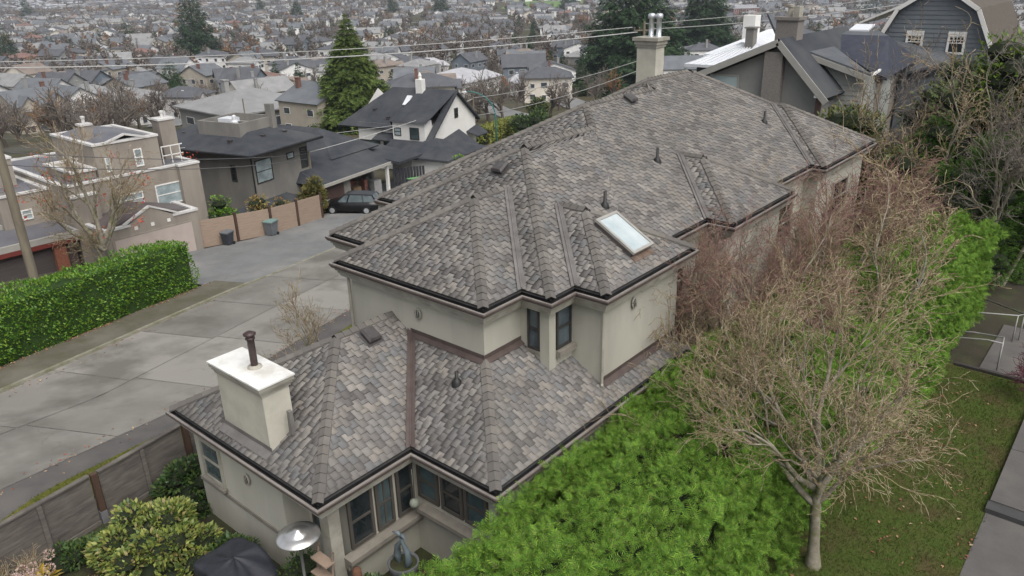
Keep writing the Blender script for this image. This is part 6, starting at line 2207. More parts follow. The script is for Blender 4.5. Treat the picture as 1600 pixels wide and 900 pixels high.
con("conifer", "dark conifer with spreading top near the pale field", 948, 30, -12, 42, 2000, conif, 86, size=3.0)
gb2 = on_ground(580, 0) if False else None
p = on_ground(838, 146)
bush("round_shrub", "round lime-green shrub beside the bend of the side street", tuple(p), (2.0, 2.0, 2.6), 3000, 0.4, mat("lime leaves", (0.16, 0.22, 0.03), None, rough=0.8, island=[(0.16, 0.22, 0.035), (0.2, 0.25, 0.05), (0.12, 0.18, 0.03)]), seed=91)
p = on_ground(786, 140)
bush("orange_tree", "small vivid orange autumn tree between pale roofs and grey lamp", tuple(p), (1.4, 1.4, 4.2), 2200, 0.4, mat("orange leaves", (0.42, 0.17, 0.03), None, rough=0.8, trans=0.2, island=[(0.45, 0.18, 0.03), (0.36, 0.13, 0.03), (0.5, 0.25, 0.06)]), seed=92, cat="tree")
for i, (px_, py_, r, h, lab) in enumerate(((828, 212, 3.2, 4.4, "dark green round bush right of the white house gable"), (840, 175, 2.2, 3.6, "olive shrub left of the side street cars"), (905, 150, 3.0, 4.0, "dark green shrub behind the roof ridge by the side street"), (232, 92, 3.5, 5.0, "yellow-green bush below the row of cream houses"), (455, 178, 2.4, 3.8, "dark clipped hedge row left of the big cedar"), (430, 172, 2.4, 3.8, "dark clipped evergreen beside the cream gables"), (345, 152, 2.0, 3.0, "olive bush by the driveway cars"))):
    p = on_ground(px_, py_)
    bush("green_shrub", lab, tuple(p), (r, r, h), 2200, 0.45, [shrubg, rz_, shrubg, yg, shrubg, shrubg, rz_][i], seed=100 + i)
# ================================================================= GARDEN THINGS AND HANDRAILS
rail_m = mat("galvanised rail", (0.34, 0.34, 0.33), (0.27, 0.27, 0.26), scale=5, rough=0.5, metal=0.2)
def handrail(label, pts_list, posts):
    m = MB()
    for pts in pts_list:
        m.tube(pts, 0.021, 8)
    for (x, y, z0, z1) in posts:
        m.tube([(x, y, z0), (x, y, z1)], 0.021, 8)
    return tag(m.build("handrail", rail_m, None, True), label, "handrail", "handrails by the steps")
handrail("tubular grey handrail at the lawn side of the dark steps",
         [[(-5.0, 25.6, 0.55), (-2.72, 25.62, 0.98), (-2.3, 25.62, 0.98)], [(-2.3, 25.62, 0.98), (-2.35, 26.1, 0.98), (-3.2, 26.2, 0.88), (-5.0, 26.2, 0.45)]],
         [(-2.3, 25.62, 0, 0.98), (-2.35, 26.1, 0, 0.98)])
handrail("tubular grey handrail on the far side of the dark steps",
         [[(-5.2, 28.0, 0.35), (-3.9, 28.1, 0.75), (-2.3, 28.15, 1.0), (-2.15, 28.4, 1.0), (-5.0, 29.8, 1.0)]],
         [(-2.3, 28.15, 0, 1.0), (-2.15, 28.4, 0, 1.0), (-4.3, 28.05, -0.2, 0.62)])

# patio heater
hx, hy = -10.72, 6.1
ht = empty("patio_heater", (hx, hy, 0), "silver mushroom patio heater by the corner post", "patio heater")
m = MB()
m.lathe((hx, hy, 0), [(0.24, 0), (0.24, 0.6), (0.2, 0.75), (0.03, 0.78), (0.03, 1.85), (0.09, 1.87), (0.09, 2.1), (0.03, 2.12)], 20)
m.build("stand", mat("grey heater stand", (0.30, 0.30, 0.30), (0.24, 0.24, 0.24), scale=4, rough=0.4, metal=0.5), ht, True)
m = MB()
m.lathe((hx, hy, 2.1), [(0.41, 0.0), (0.405, 0.015), (0.25, 0.07), (0.2, 0.075), (0.19, 0.10), (0.07, 0.13), (0.06, 0.15), (0, 0.155)], 32)
m.lathe((hx, hy, 2.095), [(0.41, 0.0), (0.2, 0.05), (0, 0.06)], 32)
m.build("reflector", mat("brushed reflector", (0.72, 0.72, 0.72), (0.55, 0.53, 0.50), scale=2.5, rough=0.3, metal=0.85), ht, True)

# barbecue under a black tarpaulin
tarp = mat("black tarpaulin", (0.016, 0.018, 0.024), (0.028, 0.030, 0.038), scale=3, rough=0.5, bump=0.6, bscale=5)
def draped(cx, cy, rx, ry, h, ridge, seed):
    r_ = np.random.default_rng(seed)
    nu, nv = 56, 22
    v, f = [], []
    for j in range(nv + 1):
        q = j / nv
        for i in range(nu):
            a = 2 * math.pi * i / nu
            ca, sa = math.cos(a), math.sin(a)
            sq = (abs(ca) ** 5 + abs(sa) ** 5) ** (-1 / 5)
            flare = 0.10 * q * q + 0.05 * math.sin(a * 9 + 2) * q * q + 0.02 * math.sin(a * 23) * q
            rad = min(1.0, q * 2.1)
            z = h if q < 0.48 else h * (1 - (q - 0.48) / 0.52)
            z += (ridge * (1 - abs(ca) * rad) if q < 0.48 else ridge * max(0, 1 - (q - .48) * 4) * (1 - abs(ca))) + 0.012 * math.sin(a * 7 + q * 9)
            k = sq * rad * (1 + flare)
            v.append((cx + rx * ca * k, cy + ry * sa * k, max(z, 0.01)))
    for j in range(nv):
        for i in range(nu):
            a, b = j * nu + i, j * nu + (i + 1) % nu
            f += [a, b, b + nu, a + nu]
    return np_idx_mesh("tarpaulin_cover", np.array(v), np.array(f), 4, tarp)
tag(draped(-12.15, 5.45, 0.85, 0.55, 0.95, 0.28, 1), "black tarpaulin draped over a garden barbecue under the front eave", "cover")

# planter with a blue-grey heron pair in the inner corner
ux, uy = -9.75, 7.75
pl_ = empty("planter", (ux, uy, 0), "grey stone urn planter with a blue-grey bird figure in the sunroom corner", "planter")
m = MB()
m.lathe((ux, uy, 0.25), [(0.16, 0), (0.19, 0.03), (0.13, 0.08), (0.24, 0.28), (0.30, 0.5), (0.32, 0.62), (0.295, 0.64), (0.27, 0.58)], 24)
m.build("urn", mat("grey stone urn", (0.14, 0.145, 0.15), (0.09, 0.093, 0.096), scale=4, rough=0.8, bump=0.4), pl_, True)  # stone colour darkened to stand in for the deep shade of this corner
m = MB()
m.lathe((ux, uy, 0.25), [(0.27, 0.57), (0, 0.59)], 20)
m.build("soil", mat("garden soil"), pl_)
m = MB()
for sx in (-1, 1):
    m.tube([(ux + sx * 0.1, uy, 0.75), (ux + sx * 0.17, uy, 0.98), (ux + sx * 0.14, uy, 1.2), (ux + sx * 0.03, uy, 1.36), (ux + sx * 0.02, uy, 1.52)], [0.06, 0.075, 0.06, 0.04, 0.035], 8)
    m.tube([(ux + sx * 0.02, uy, 1.5), (ux + sx * 0.06, uy - 0.02, 1.57), (ux + sx * 0.2, uy - 0.05, 1.56)], [0.04, 0.045, 0.008], 8)
m.build("bird_figure", mat("blue-grey figure", (0.09, 0.12, 0.135), (0.14, 0.17, 0.185), scale=6, rough=0.6), pl_, True)  # figure darkened likewise, corner shade put into its colour
m = MB()
m.lathe((GX + 0.3, KY - 0.32, 1.55), [(0, -0.11), (0.08, -0.08), (0.11, 0), (0.08, 0.08), (0, 0.11)], 14)
m.beam((GX + 0.3, KY - 0.32, 1.68), (GX + 0.3, KY - 0.32, 2.4), 0.008, 0.008)
tag(m.build("hanging_ball", mat("pale green globe", (0.25, 0.27, 0.22), (0.2, 0.22, 0.18), scale=8, rough=0.6), None, True), "pale green paper globe hanging in the sunroom corner", "ornament")

# pots, folding stand, rolled mat
potm = mat("terracotta", (0.24, 0.09, 0.06), (0.19, 0.075, 0.05), scale=5, rough=0.8)
for i, (x, y, r, h, c, lab) in enumerate(((-9.65, 6.75, 0.2, 0.34, "red", "red glazed pot beside the stone urn"), (-9.95, 6.45, 0.2, 0.36, "potm", "terracotta pot with green shoots below the stone ledge"),
                                          (-9.35, 6.35, 0.24, 0.34, "creamp", "cream glazed pot with leafy plant near the cedar hedge"), (-9.2, 7.2, 0.22, 0.3, "potm", "terracotta bowl half hidden by the hedge"))):
    mm = {"red": mat("red glaze", (0.40, 0.02, 0.03), (0.30, 0.02, 0.025), scale=3, rough=0.3), "potm": potm, "creamp": mat("cream glaze", (0.50, 0.45, 0.34), (0.42, 0.38, 0.29), scale=3, rough=0.4)}[c]
    o = empty("plant_pot", (x, y, 0), lab, "plant pot")
    m = MB()
    m.lathe((x, y, 0.2), [(r * 0.7, 0), (r * 0.95, h * 0.7), (r, h), (r * 0.86, h), (r * 0.8, h - 0.05), (0, h - 0.06)], 20)
    m.build("pot", mm, o, True)
    k = 160
    p = np.stack([rng.normal(0, r * 0.5, k) + x, rng.normal(0, r * 0.5, k) + y, 0.2 + h + np.abs(rng.normal(0, 0.12, k))], 1)
    d = rng.normal(size=(k, 3)); d[:, 2] = np.abs(d[:, 2]) + 0.4
    v, f = leaf_cloud(p, d, rng.normal(size=(k, 3)), rng.uniform(0.06, 0.14, k), *LEAF)
    np_idx_mesh("leaves", v, f.ravel(), 4, shrubg if i != 1 else yg, o)
m = MB()
m.lathe((-9.55, 6.2, 0.0), [(0.22, 0.0), (0.28, 0.1), (0.2, 0.22), (0, 0.25)], 12)
tag(m.build("cushion", mat("red cloth", (0.36, 0.02, 0.035), (0.28, 0.018, 0.03), scale=4, rough=0.9), None, True), "red cloth cushion on the ground among the pots", "cushion")
bush("potted_shrub", "dark rusty shrub growing around the stone urn", (-9.3, 7.6, 0), (0.65, 0.6, 0.75), 1800, 0.09, mat("rusty dark leaves", (0.06, 0.04, 0.025), None, rough=0.7, island=[(0.07, 0.045, 0.025), (0.04, 0.045, 0.018), (0.10, 0.05, 0.03), (0.03, 0.04, 0.015)]), nclump=12, clump=0.4, seed=201)
bush("potted_shrub", "dark mixed foliage filling the corner beside the stone ledge", (-9.95, 7.1, 0), (0.5, 0.55, 0.7), 1600, 0.1, shrubg, nclump=14, clump=0.38, seed=203)
bush("potted_shrub", "dark climbing shrub below the heater disc", (-11.05, 6.2, 0), (0.4, 0.35, 1.5), 1500, 0.08, shrubg, nclump=14, clump=0.4, seed=202)
st = empty("plant_stand", (-10.1, 6.5, 0), "slatted wooden folding stand leaning at the sunroom sill", "plant stand")
m = MB()
for sx in (-0.22, 0.22):
    m.beam((-10.3 + sx, 6.1, 0.1), (-10.42 + sx, 6.45, 1.75), 0.04, 0.04)
    m.beam((-9.95 + sx, 5.95, 0.1), (-10.38 + sx, 6.42, 1.72), 0.04, 0.04)
m.build("leg", mat("grey brown stand", (0.18, 0.14, 0.105), (0.13, 0.10, 0.08), scale=6, rough=0.8), st)
for k in range(4):
    m = MB()
    z = 1.6 - 0.3 * k
    m.obox((-10.33 + 0.02 * k, 6.3 - 0.05 * k, z), (0.24, 0, 0), (0, 0.11, 0), (0, 0, 0.015))
    m.build("shelf", mat("pale stand slats", (0.27, 0.2, 0.15), (0.22, 0.165, 0.125), scale=6, rough=0.8), st)
m = MB()
m.lathe((-10.15, 6.9, 0.55), [(0.0, 0), (0.085, 0.0), (0.10, 0.25), (0.085, 0.5), (0.02, 0.52), (0, 0.5)], 12)
tag(m.build("rolled_mat", mat("brown rolled mat", (0.15, 0.075, 0.045), (0.11, 0.055, 0.035), scale=9, rough=0.9, stretch=(1, 1, 6)), None, True), "brown rolled mat standing against the stone ledge", "rolled mat")
m = MB()
pts = [(-14.1 + 0.5 * math.sin(i * 0.45) + i * 0.03, 3.2 + 0.16 * i * 0.5 + 0.2 * math.cos(i * 0.6), 0.9 + 0.35 * math.sin(i * 0.5)) for i in range(14)]
m.tube(pts, 0.018, 6)
tag(m.build("garden_hose", mat("yellow hose", (0.32, 0.24, 0.08), (0.27, 0.2, 0.07), scale=5, rough=0.5), None, True), "yellow-tan garden hose looped over the front bushes", "hose")

for i, (x, y, r, lab) in enumerate(((-10.0, 5.9, 0.45, "dark leafy perennial clump in front of the sunroom ledge"), (-9.0, 6.4, 0.5, "dark fern-like clump tucked under the cedar hedge"), (-10.6, 5.5, 0.42, "dark low shrub between the heater and the pots"), (-11.6, 4.9, 0.5, "dark shrub beside the black tarpaulin"))):
    bush("garden_plant", lab, (x, y, 0), (r, r, 0.55), 900, 0.1, shrubg, nclump=9, clump=0.42, seed=220 + i, cat="plant")  # extra dark clumps, added to make this part of the garden darker
# ================================================================= THE SUBURB BELOW
wallcols = {"cream": (0.66, 0.61, 0.53), "white": (0.80, 0.79, 0.77), "grey": (0.28, 0.28, 0.27), "beige": (0.40, 0.36, 0.30), "bluegrey": (0.16, 0.19, 0.22), "pink": (0.48, 0.41, 0.36)}
roofcols = {"charcoal": (0.075, 0.078, 0.086), "grey": (0.20, 0.20, 0.20), "brown": (0.17, 0.14, 0.12), "light": (0.33, 0.33, 0.345), "red": (0.16, 0.095, 0.08), "slate": (0.11, 0.118, 0.128)}  # lightened: sky reflection and haze are put into the roof colours
def wm(k):
    c = wallcols[k]
    return mat("far wall " + k, c, tuple(q * 0.85 for q in c), scale=0.6, rough=0.9)
def rm(k):
    c = roofcols[k]
    return mat("far roof " + k, c, tuple(q * 1.3 for q in c), scale=0.5, rough=0.7, spec=0.4)
farglass = glass_mat("far window glass", (0.035, 0.042, 0.05), 0.15)

def suburb_house(kind, wcol, rcol, seed, parts, name="suburban_house", low=False):
    """w along x, depth along y, front at -y; returns (MB walls, roof, trim, glass, chimney)"""
    r_ = random.Random(seed)
    w, d = r_.uniform(8.8, 10.6), r_.uniform(11.5, 15)
    h = 6.3 if kind != "bungalow" else 3.6
    W_, Rf_, T_, G_, C_ = MB(), MB(), MB(), MB(), MB()
    x0, x1, y0, y1 = -w / 2, w / 2, -d / 2, d / 2
    PO = []
    W_.box(x0, x1, y0, y1, -3, h)
    if kind == "hip":
        hip_roof(Rf_, x0, x1, y0, y1, h + 0.12, h + 2.2, 0.6)
        W_.box(x0 + 0.8, x0 + 4.4, y0 - 1.2, y0, -3, h - 0.4)
        gable_roof(Rf_, x0 + 0.8, x0 + 4.4, y0 - 1.2, y0 + 3, h - 0.3, h + 1.1, 0.35, 'y')
        W_.poly(((x0 + 0.8, y0 - 1.2, h - 0.4), (x0 + 4.4, y0 - 1.2, h - 0.4), (x0 + 2.6, y0 - 1.2, h + 0.95)))
    elif kind == "gable_front":
        gable_roof(Rf_, x0, x1, y0, y1, h, h + 3.0, 0.5, 'y')
        W_.poly(((x0, y0, h), (x1, y0, h), (0, y0, h + 2.9)))
        W_.poly(((x1, y1, h), (x0, y1, h), (0, y1, h + 2.9)))
        roof_slab(Rf_, [(x0 - 0.3, y0 - 2.0, 2.6), (x1 + 0.3, y0 - 2.0, 2.6), (x1 + 0.3, y0, 3.3), (x0 - 0.3, y0, 3.3)], 0.15)
        for x in (x0 + 0.2, 0, x1 - 0.2):
            b_ = MB() if parts else T_
            b_.box(x - 0.12, x + 0.12, y0 - 1.8, y0 - 1.56, -1, 2.5)
            PO.append(b_)
    elif kind == "gable_side":
        gable_roof(Rf_, x0, x1, y0, y1, h, h + 2.6, 0.45, 'x')
        for x, sg in ((x0, 1), (x1, -1)):
            q = ((x, y0, h), (x, 0, h + 2.5), (x, y1, h))
            W_.poly(q if sg > 0 else q[::-1])
        for xc in (x0 + 2.4, x1 - 2.4):           # two gabled dormers in front
            W_.box(xc - 1.5, xc + 1.5, y0 - 0.8, y0 + 1, -3, h + 0.2)
            W_.poly(((xc - 1.5, y0 - 0.8, h + 0.2), (xc + 1.5, y0 - 0.8, h + 0.2), (xc, y0 - 0.8, h + 1.7)))
            gable_roof(Rf_, xc - 1.5, xc + 1.5, y0 - 0.8, y0 + 3, h + 0.2, h + 1.8, 0.3, 'y')
    else:
        hip_roof(Rf_, x0, x1, y0, y1, h + 0.1, h + 2.4, 0.6)
        W_.box(x0 - 0.1, x0 + 4, y0 - 1.5, y0 + 0.5, -3, h - 0.2)
        hip_roof(Rf_, x0 - 0.1, x0 + 4, y0 - 1.5, y0 + 4, h, h + 1.6, 0.4)
    nW = []
    for z in ((1.0, 3.9) if h > 4 else (1.2,)):
        for x in (x0 + 1.6, x0 + 4.2, x1 - 1.7):
            nW.append((x, y0 - (1.24 if kind == "hip" and x < x0 + 4.4 else (0.84 if kind == "gable_side" else (1.54 if kind == "bungalow" and x < x0 + 4 else 0.03))), z, 'f'))
        for y in (y0 + 2.5, y0 + 6, y1 - 2):
            nW.append((x1 + 0.03, y, z, 'r'))
            nW.append((x0 - 0.03, y, z, 'l'))
        for x in (x0 + 2, x1 - 2.2):
            nW.append((x, y1 + 0.03, z, 'b'))
    if low:
        nW = [q for k_, q in enumerate(nW) if k_ % 2 == 0]
    WIN = []
    for x, y, z, s in nW:
        if parts:
            T_, G_ = MB(), MB()
            WIN.append((T_, G_))
        ww, hh = r_.choice((0.6, 0.75, 0.9)), r_.choice((1.0, 1.25))
        if s in 'fb':
            sg = -1 if s == 'f' else 1
            if not low:
                T_.box(x - ww - 0.09, x + ww + 0.09, y - 0.03, y + 0.03, z - 0.09, z + hh + 0.09)
            G_.box(x - ww, x + ww, y + sg * 0.034 - 0.01, y + sg * 0.034 + 0.01, z, z + hh)
        else:
            sg = 1 if s == 'r' else -1
            if not low:
                T_.box(x - 0.03, x + 0.03, y - ww - 0.09, y + ww + 0.09, z - 0.09, z + hh + 0.09)
            G_.box(x + sg * 0.034 - 0.01, x + sg * 0.034 + 0.01, y - ww, y + ww, z, z + hh)
    cx, cy = r_.choice((x0 + 1.5, x1 - 1.5)), r_.uniform(-2, 3)
    C_.box(cx - 0.4, cx + 0.4, cy - 0.35, cy + 0.35, h, h + 3.3)
    C_.box(cx - 0.46, cx + 0.46, cy - 0.41, cy + 0.41, h + 3.3, h + 3.45)
    ms = [wm(wcol), rm(rcol), whitew, farglass, wm("grey") if seed % 4 else mat("dull brick", (0.17, 0.09, 0.07), (0.14, 0.075, 0.06), scale=4)]
    if parts:
        LOCAL[0] = True
        o = bpy.data.objects.new(name, None)
        COL.objects.link(o)
        W_.build("wall", ms[0], o)
        Rf_.build("roof", ms[1], o)
        for (t_, g_) in WIN:
            f = t_.build("window", ms[2], o)
            g_.build("pane", ms[3], f)
        for t_ in PO:
            t_.build("porch_post", ms[2], o)
        C_.build("chimney", ms[4], o)
        LOCAL[0] = False
        return o
    A = MB()
    for i, b in enumerate((W_, Rf_, T_, G_, C_)):
        if not b.v:
            continue
        off = len(A.v)
        A.v += b.v
        A.f += [tuple(off + k for k in q) for q in b.f]
        A.m += [i] * len(b.f)
    return A.build(name, ms)

SPEC = [("hip", "cream", "charcoal"), ("hip", "white", "grey"), ("gable_front", "white", "slate"), ("gable_side", "white", "charcoal"), ("gable_front", "grey", "charcoal"), ("hip", "beige", "brown"),
        ("bungalow", "grey", "grey"), ("gable_side", "cream", "brown"), ("hip", "pink", "red"), ("gable_front", "bluegrey", "charcoal"), ("hip", "white", "charcoal"), ("bungalow", "white", "light"), ("gable_side", "beige", "slate"), ("gable_front", "cream", "grey")]
PROTO = [suburb_house(k, w, r, 40 + i, True) for i, (k, w, r) in enumerate(SPEC)]
FLAT = [suburb_house(k, w, r, 40 + i, False) for i, (k, w, r) in enumerate(SPEC)]
LOW = [suburb_house(k, w, r, 40 + i, False, "suburban_house", True) for i, (k, w, r) in enumerate(SPEC)]
USED = {}
occupied = []            # (x, y, radius)
def free(x, y, r):
    return all((x - a) ** 2 + (y - b) ** 2 > (r + c) ** 2 for a, b, c in occupied)

def set_house(i, x, y, rz, label, group, parts):
    src = (PROTO if parts else FLAT)[i]
    key = (parts, i)
    if key not in USED:
        USED[key] = True
        o = src
        o.location = (x, y, gz(x, y))
        o.rotation_euler = (0, 0, rz)
        tag(o, label, "house", group)
        if parts:
            collect_kids(o)
    else:
        o = dup(src, (x, y, gz(x, y)), rz, label)
        tag(o, label, "house", group)
    return o

# landmarks one can point at: (pixel of base, prototype, turn, label)
LM_ = [
    ((440, 170), 7, 2.3, "cream house with brown gables at the foot of the clipped hedges"), ((412, 178), 13, 2.3, "cream gable-fronted house left of the brown-gabled one"),
    ((460, 135), 3, 2.1, "white dormered house with charcoal roof above the cream gables"), ((405, 168), 10, 2.0, "white house with long dark roof behind the roof deck"),
    ((228, 158), 4, 1.2, "grey gabled house left of the leaning conifer"), ((185, 112), 13, 1.9, "cream house with grey gable in the upper left row"), ((160, 118), 3, 1.9, "white house in the upper left row, dormers facing right"),
    ((225, 100), 8, 1.9, "pinkish house with red roof behind the yellow-green bush"), ((280, 92), 1, 1.8, "white house with grey roof left of the tall dark conifer"), ((715, 146), 11, 2.6, "large white bungalow with pale grey roof above the white gabled house"),
    ((735, 118), 9, 2.6, "blue-grey house with charcoal roof behind the pale bungalow"), ((655, 128), 1, 2.6, "white house with grey hip roof by the straight far street"), ((680, 100), 4, 2.6, "grey house with charcoal roof along the straight far street"),
    ((600, 128), 5, 2.4, "beige house with brown hip roof behind the cedar"), ((510, 205), 12, 2.5, "beige house with slate roof partly behind the cedar trunk"), ((885, 92), 9, 1.2, "blue-grey gabled house between bare trees left of the chimney conifer"),
    ((905, 100), 6, 1.2, "grey bungalow beside the blue-grey gabled house"), ((918, 42), 8, 1.0, "house with red hip roof below the playing field"), ((870, 62), 10, 1.0, "white house with charcoal roof left of the red-roofed one"),
    ((60, 205), 12, 0.9, "beige gabled house behind the bare thicket at far left"), ((120, 200), 2, 0.9, "white gable-fronted house in the thicket behind the flat roofs"), ((30, 160), 13, 1.1, "cream house at the left edge behind the pale birch"),
    ((110, 150), 5, 1.4, "beige house with brown roof among bare trees at the left"), ((375, 150), 4, 2.0, "grey gabled house by the driveway cars"), ((392, 199), 6, 2.4, "large grey house with plain hip roof just behind the walled roof deck"),
    ((1190, 62), 5, 0.8, "beige house with brown roof behind the grey gable"), ((1290, 70), 11, 0.8, "white bungalow beyond the dark hip roof"), ((1265, 40), 10, 0.6, "white house below the far right ridge"),
]
for (q, i, rz, lab) in LM_:
    p = on_ground(*q)
    if not free(p.x, p.y, 4.2):
        pass
    ho = set_house(i, p.x, p.y, YAW + rz, lab, None, True)
    if lab.startswith("large"):
        ho.scale = (1.9, 1.5, 1.3)
    occupied.append((p.x, p.y, 7.5))
# big things already standing: keep the filler off them
for x, y, r in ((-12, 18, 22), (-50, 19, 13), (-49, 10, 12), (-53, 32, 11), (-54, 40, 12), (-58, 56, 12), (-50, 49, 7), (-15, 44, 10), (-11, 56, 9), (-25, 60, 9), (-45, 28, 8)):
    occupied.append((x, y, r))
for q in ((800, 12), (850, 10), (900, 8), (830, 6), (880, 5)):
    p = on_ground(*q)
    occupied.append((p.x, p.y, 60))
for q in ((560, 192), (312, 99), (14, 102), (203, 70), (275, 160), (990, 128), (1098, 96)):
    p = on_ground(*q)
    occupied.append((p.x, p.y, 5))

# streets of the suburb grid
strm = mat("far street", (0.17, 0.17, 0.17), (0.21, 0.21, 0.205), scale=0.3, rough=0.9)
GA = YAW + R(2.2)                                       # the grid runs away from the viewer, a little left
gx, gy = Vector((math.cos(GA), math.sin(GA))), Vector((-math.sin(GA), math.cos(GA)))
def shear(a):
    return 0.36 * max(0.0, min(1.0, (-a - 30) / 110.0))
def gp2(a, b):
    a2 = a + shear(a) * (min(b, 520) - 120) + 7 * math.sin(b / 95.0) + 4 * math.sin(b / 41.0 + a)
    return gx * a2 + gy * b
def gturn(a, b):
    return -math.atan(shear(a)) if b < 520 else 0.0
def strip_road(name, pts, w):
    v, f = [], []
    for k, p in enumerate(pts):
        d = (pts[min(k + 1, len(pts) - 1)] - pts[max(k - 1, 0)]).normalized()
        r = Vector((d.y, -d.x)) * w / 2
        for s in (-1, 0, 1):
            q = p + r * s
            v.append((q.x, q.y, gz(q.x, q.y) + 0.12))
    for k in range(len(pts) - 1):
        for j in (0, 1):
            a = k * 3 + j
            f += [a, a + 1, a + 4, a + 3]
    return tag(np_idx_mesh(name, np.array(v), np.array(f), 4, strm), kind="structure")
for a in (-658, -576, -494, -412, -330, -248, -166, -84, -2, 80, 162, 244):
    strip_road("street", [gp2(a, b) for b in range(215 if a < -40 else (170 if a != -2 else 150), 1500, 12)], 8.5 if a != -2 else 6.5)
for b in (290, 415, 560, 720, 900, 1100, 1300):
    strip_road("cross_street", [gp2(a, b) for a in range(-int(b * 0.8), int(b * 0.8), 14)], 9)
s_ = [on_ground(*q) for q in ((960, 175), (905, 166), (872, 152), (862, 138), (858, 120), (850, 104))]
strip_road("side_street", [Vector((p.x, p.y)) for p in s_], 7.5)
s_ = [on_ground(*q) for q in ((255, 198), (300, 172), (345, 146), (372, 128))]
strip_road("driveway", [Vector((p.x, p.y)) for p in s_], 7)

rows = []
for ai in range(-44, 24):
    a0 = -330 + 82 * ((ai + 16) // 2 - 2)
    side = 1 if ai % 2 else -1
    a = a0 + side * 19.5
    for b in np.arange(188, 1500, 16.5):
        rows.append((a, b, side))
rows.sort(key=lambda q: q[1])
def inview(a, b, m=25):
    p = gp2(a, b)
    s_, t_ = -p.x * math.sin(YAW) + p.y * math.cos(YAW), p.x * math.cos(YAW) + p.y * math.sin(YAW)
    return abs(t_) < s_ * hf + m
hf = math.tan(R(35.5))
r_ = random.Random(21)
far_stuff, placed = [], 0
GROUP = "houses of the suburb below the hill"
for (a, b, side) in rows:
    if not inview(a, b):
        continue
    if any(abs((b - c)) < 9 for c in (290, 415, 560, 720, 900, 1100, 1300)) or r_.random() < 0.10:
        continue
    p = gp2(a + r_.uniform(-2, 2), b + r_.uniform(-1, 1))
    if not free(p.x, p.y, 5.5):
        continue
    i = r_.choice((0, 0, 1, 1, 1, 2, 2, 2, 3, 3, 10, 11, 4, 5, 6, 7, 9, 10, 10, 11, 12, 13, 13)) if r_.random() < 0.97 else 8
    rz = GA + gturn(a, b) + (math.pi / 2 if side > 0 else -math.pi / 2) + math.pi + r_.gauss(0, 0.05)
    if placed < 260:
        k, wc, rc = SPEC[i]
        lab = "distant %s house with %s %s roof in the suburb rows" % (wc.replace("bluegrey", "blue-grey"), {"light": "pale grey"}.get(rc, rc), "hip" if k in ("hip", "bungalow") else "gable")
        ho = set_house(i, p.x, p.y, rz, lab, GROUP + ", " + wc + " " + k.replace("_", " "), placed < 22)
        ho.scale = (r_.uniform(0.9, 1.3), r_.uniform(0.9, 1.15), r_.uniform(0.95, 1.2))
        occupied.append((p.x, p.y, 6))
        placed += 1
    elif len(far_stuff) < 2600:
        far_stuff.append((i, p.x, p.y, rz))
# the remaining, tiny houses: one mass
def mass(name, protos, items, kind="stuff"):
    vs, fs, ms_, mats_, off = [], [], [], [], 0
    cache = {}
    for (i, x, y, rz, s) in items:
        if i not in cache:
            me = protos[i].data
            v = np.empty(len(me.vertices) * 3, dtype=np.float32)
            me.vertices.foreach_get("co", v)
            sl = []
            for m in me.materials:
                if m not in mats_:
                    mats_.append(m)
                sl.append(mats_.index(m))
            cache[i] = (v.reshape(-1, 3), [tuple(p.vertices) for p in me.polygons], [sl[p.material_index] for p in me.polygons])
        v, f, mi = cache[i]
        c, sn = math.cos(rz), math.sin(rz)
        w = v * s
        vs.append(np.stack([w[:, 0] * c - w[:, 1] * sn + x, w[:, 0] * sn + w[:, 1] * c + y, w[:, 2] + gz(x, y)], 1))
        fs += [tuple(k + off for k in q) for q in f]
        ms_ += mi
        off += len(v)
    me = bpy.data.meshes.new(name)
    me.from_pydata(np.concatenate(vs).tolist(), [], fs)
    for m in mats_:
        me.materials.append(m)
    me.polygons.foreach_set("material_index", ms_)
    o = bpy.data.objects.new(name, me)
    COL.objects.link(o)
    return tag(o, kind=kind)
mass("far_houses", LOW, [(i, x, y, rz, 0.9 + 0.3 * ((x * 7.3 + y * 3.1) % 1.0)) for (i, x, y, rz) in far_stuff])
for o in LOW:
    bpy.data.objects.remove(o, do_unlink=True)
for i, o in enumerate(FLAT):
    if (False, i) not in USED:
        bpy.data.objects.remove(o, do_unlink=True)
for i, o in enumerate(PROTO):
    if (True, i) not in USED:
        for c in list(o.children_recursive):
            bpy.data.objects.remove(c, do_unlink=True)
        bpy.data.objects.remove(o, do_unlink=True)

bv, bf_, bm_ = [], [], []
r3 = random.Random(5)
UW = [wm(k) for k in ("cream", "white", "grey", "beige")]
UR = [rm(k) for k in ("charcoal", "grey", "brown", "slate", "light")]
for _ in range(5200):
    s0 = 1480 + 1500 * r3.random()
    x, y = cam_st(s0, r3.uniform(-1, 1) * s0 * (hf + 0.02))
    z = gz(x, y)
    w_, d_, h_, a_ = r3.uniform(5, 8), r3.uniform(6, 11), r3.uniform(4, 6.5), r3.choice((0, math.pi / 2)) + GA
    i0 = len(bv)
    for dz, sc in ((-1, 1.0), (h_, 1.0), (h_, 1.1), (h_ + 2.4, 0.25)):
        for sx, sy in ((-1, -1), (1, -1), (1, 1), (-1, 1)):
            px_, py_ = sx * w_ * sc, sy * d_ * (sc if sc > 0.5 else 0.5)
            bv.append((x + px_ * math.cos(a_) - py_ * math.sin(a_), y + px_ * math.sin(a_) + py_ * math.cos(a_), z + dz))
    wi, ri = r3.randrange(4), 4 + r3.randrange(5)
    for k_ in range(4):
        j = (k_ + 1) % 4
        bf_ += [i0 + k_, i0 + j, i0 + 4 + j, i0 + 4 + k_, i0 + 8 + k_, i0 + 8 + j, i0 + 12 + j, i0 + 12 + k_]
        bm_ += [wi, ri]
    bf_ += [i0 + 12, i0 + 13, i0 + 14, i0 + 15]
    bm_.append(ri)
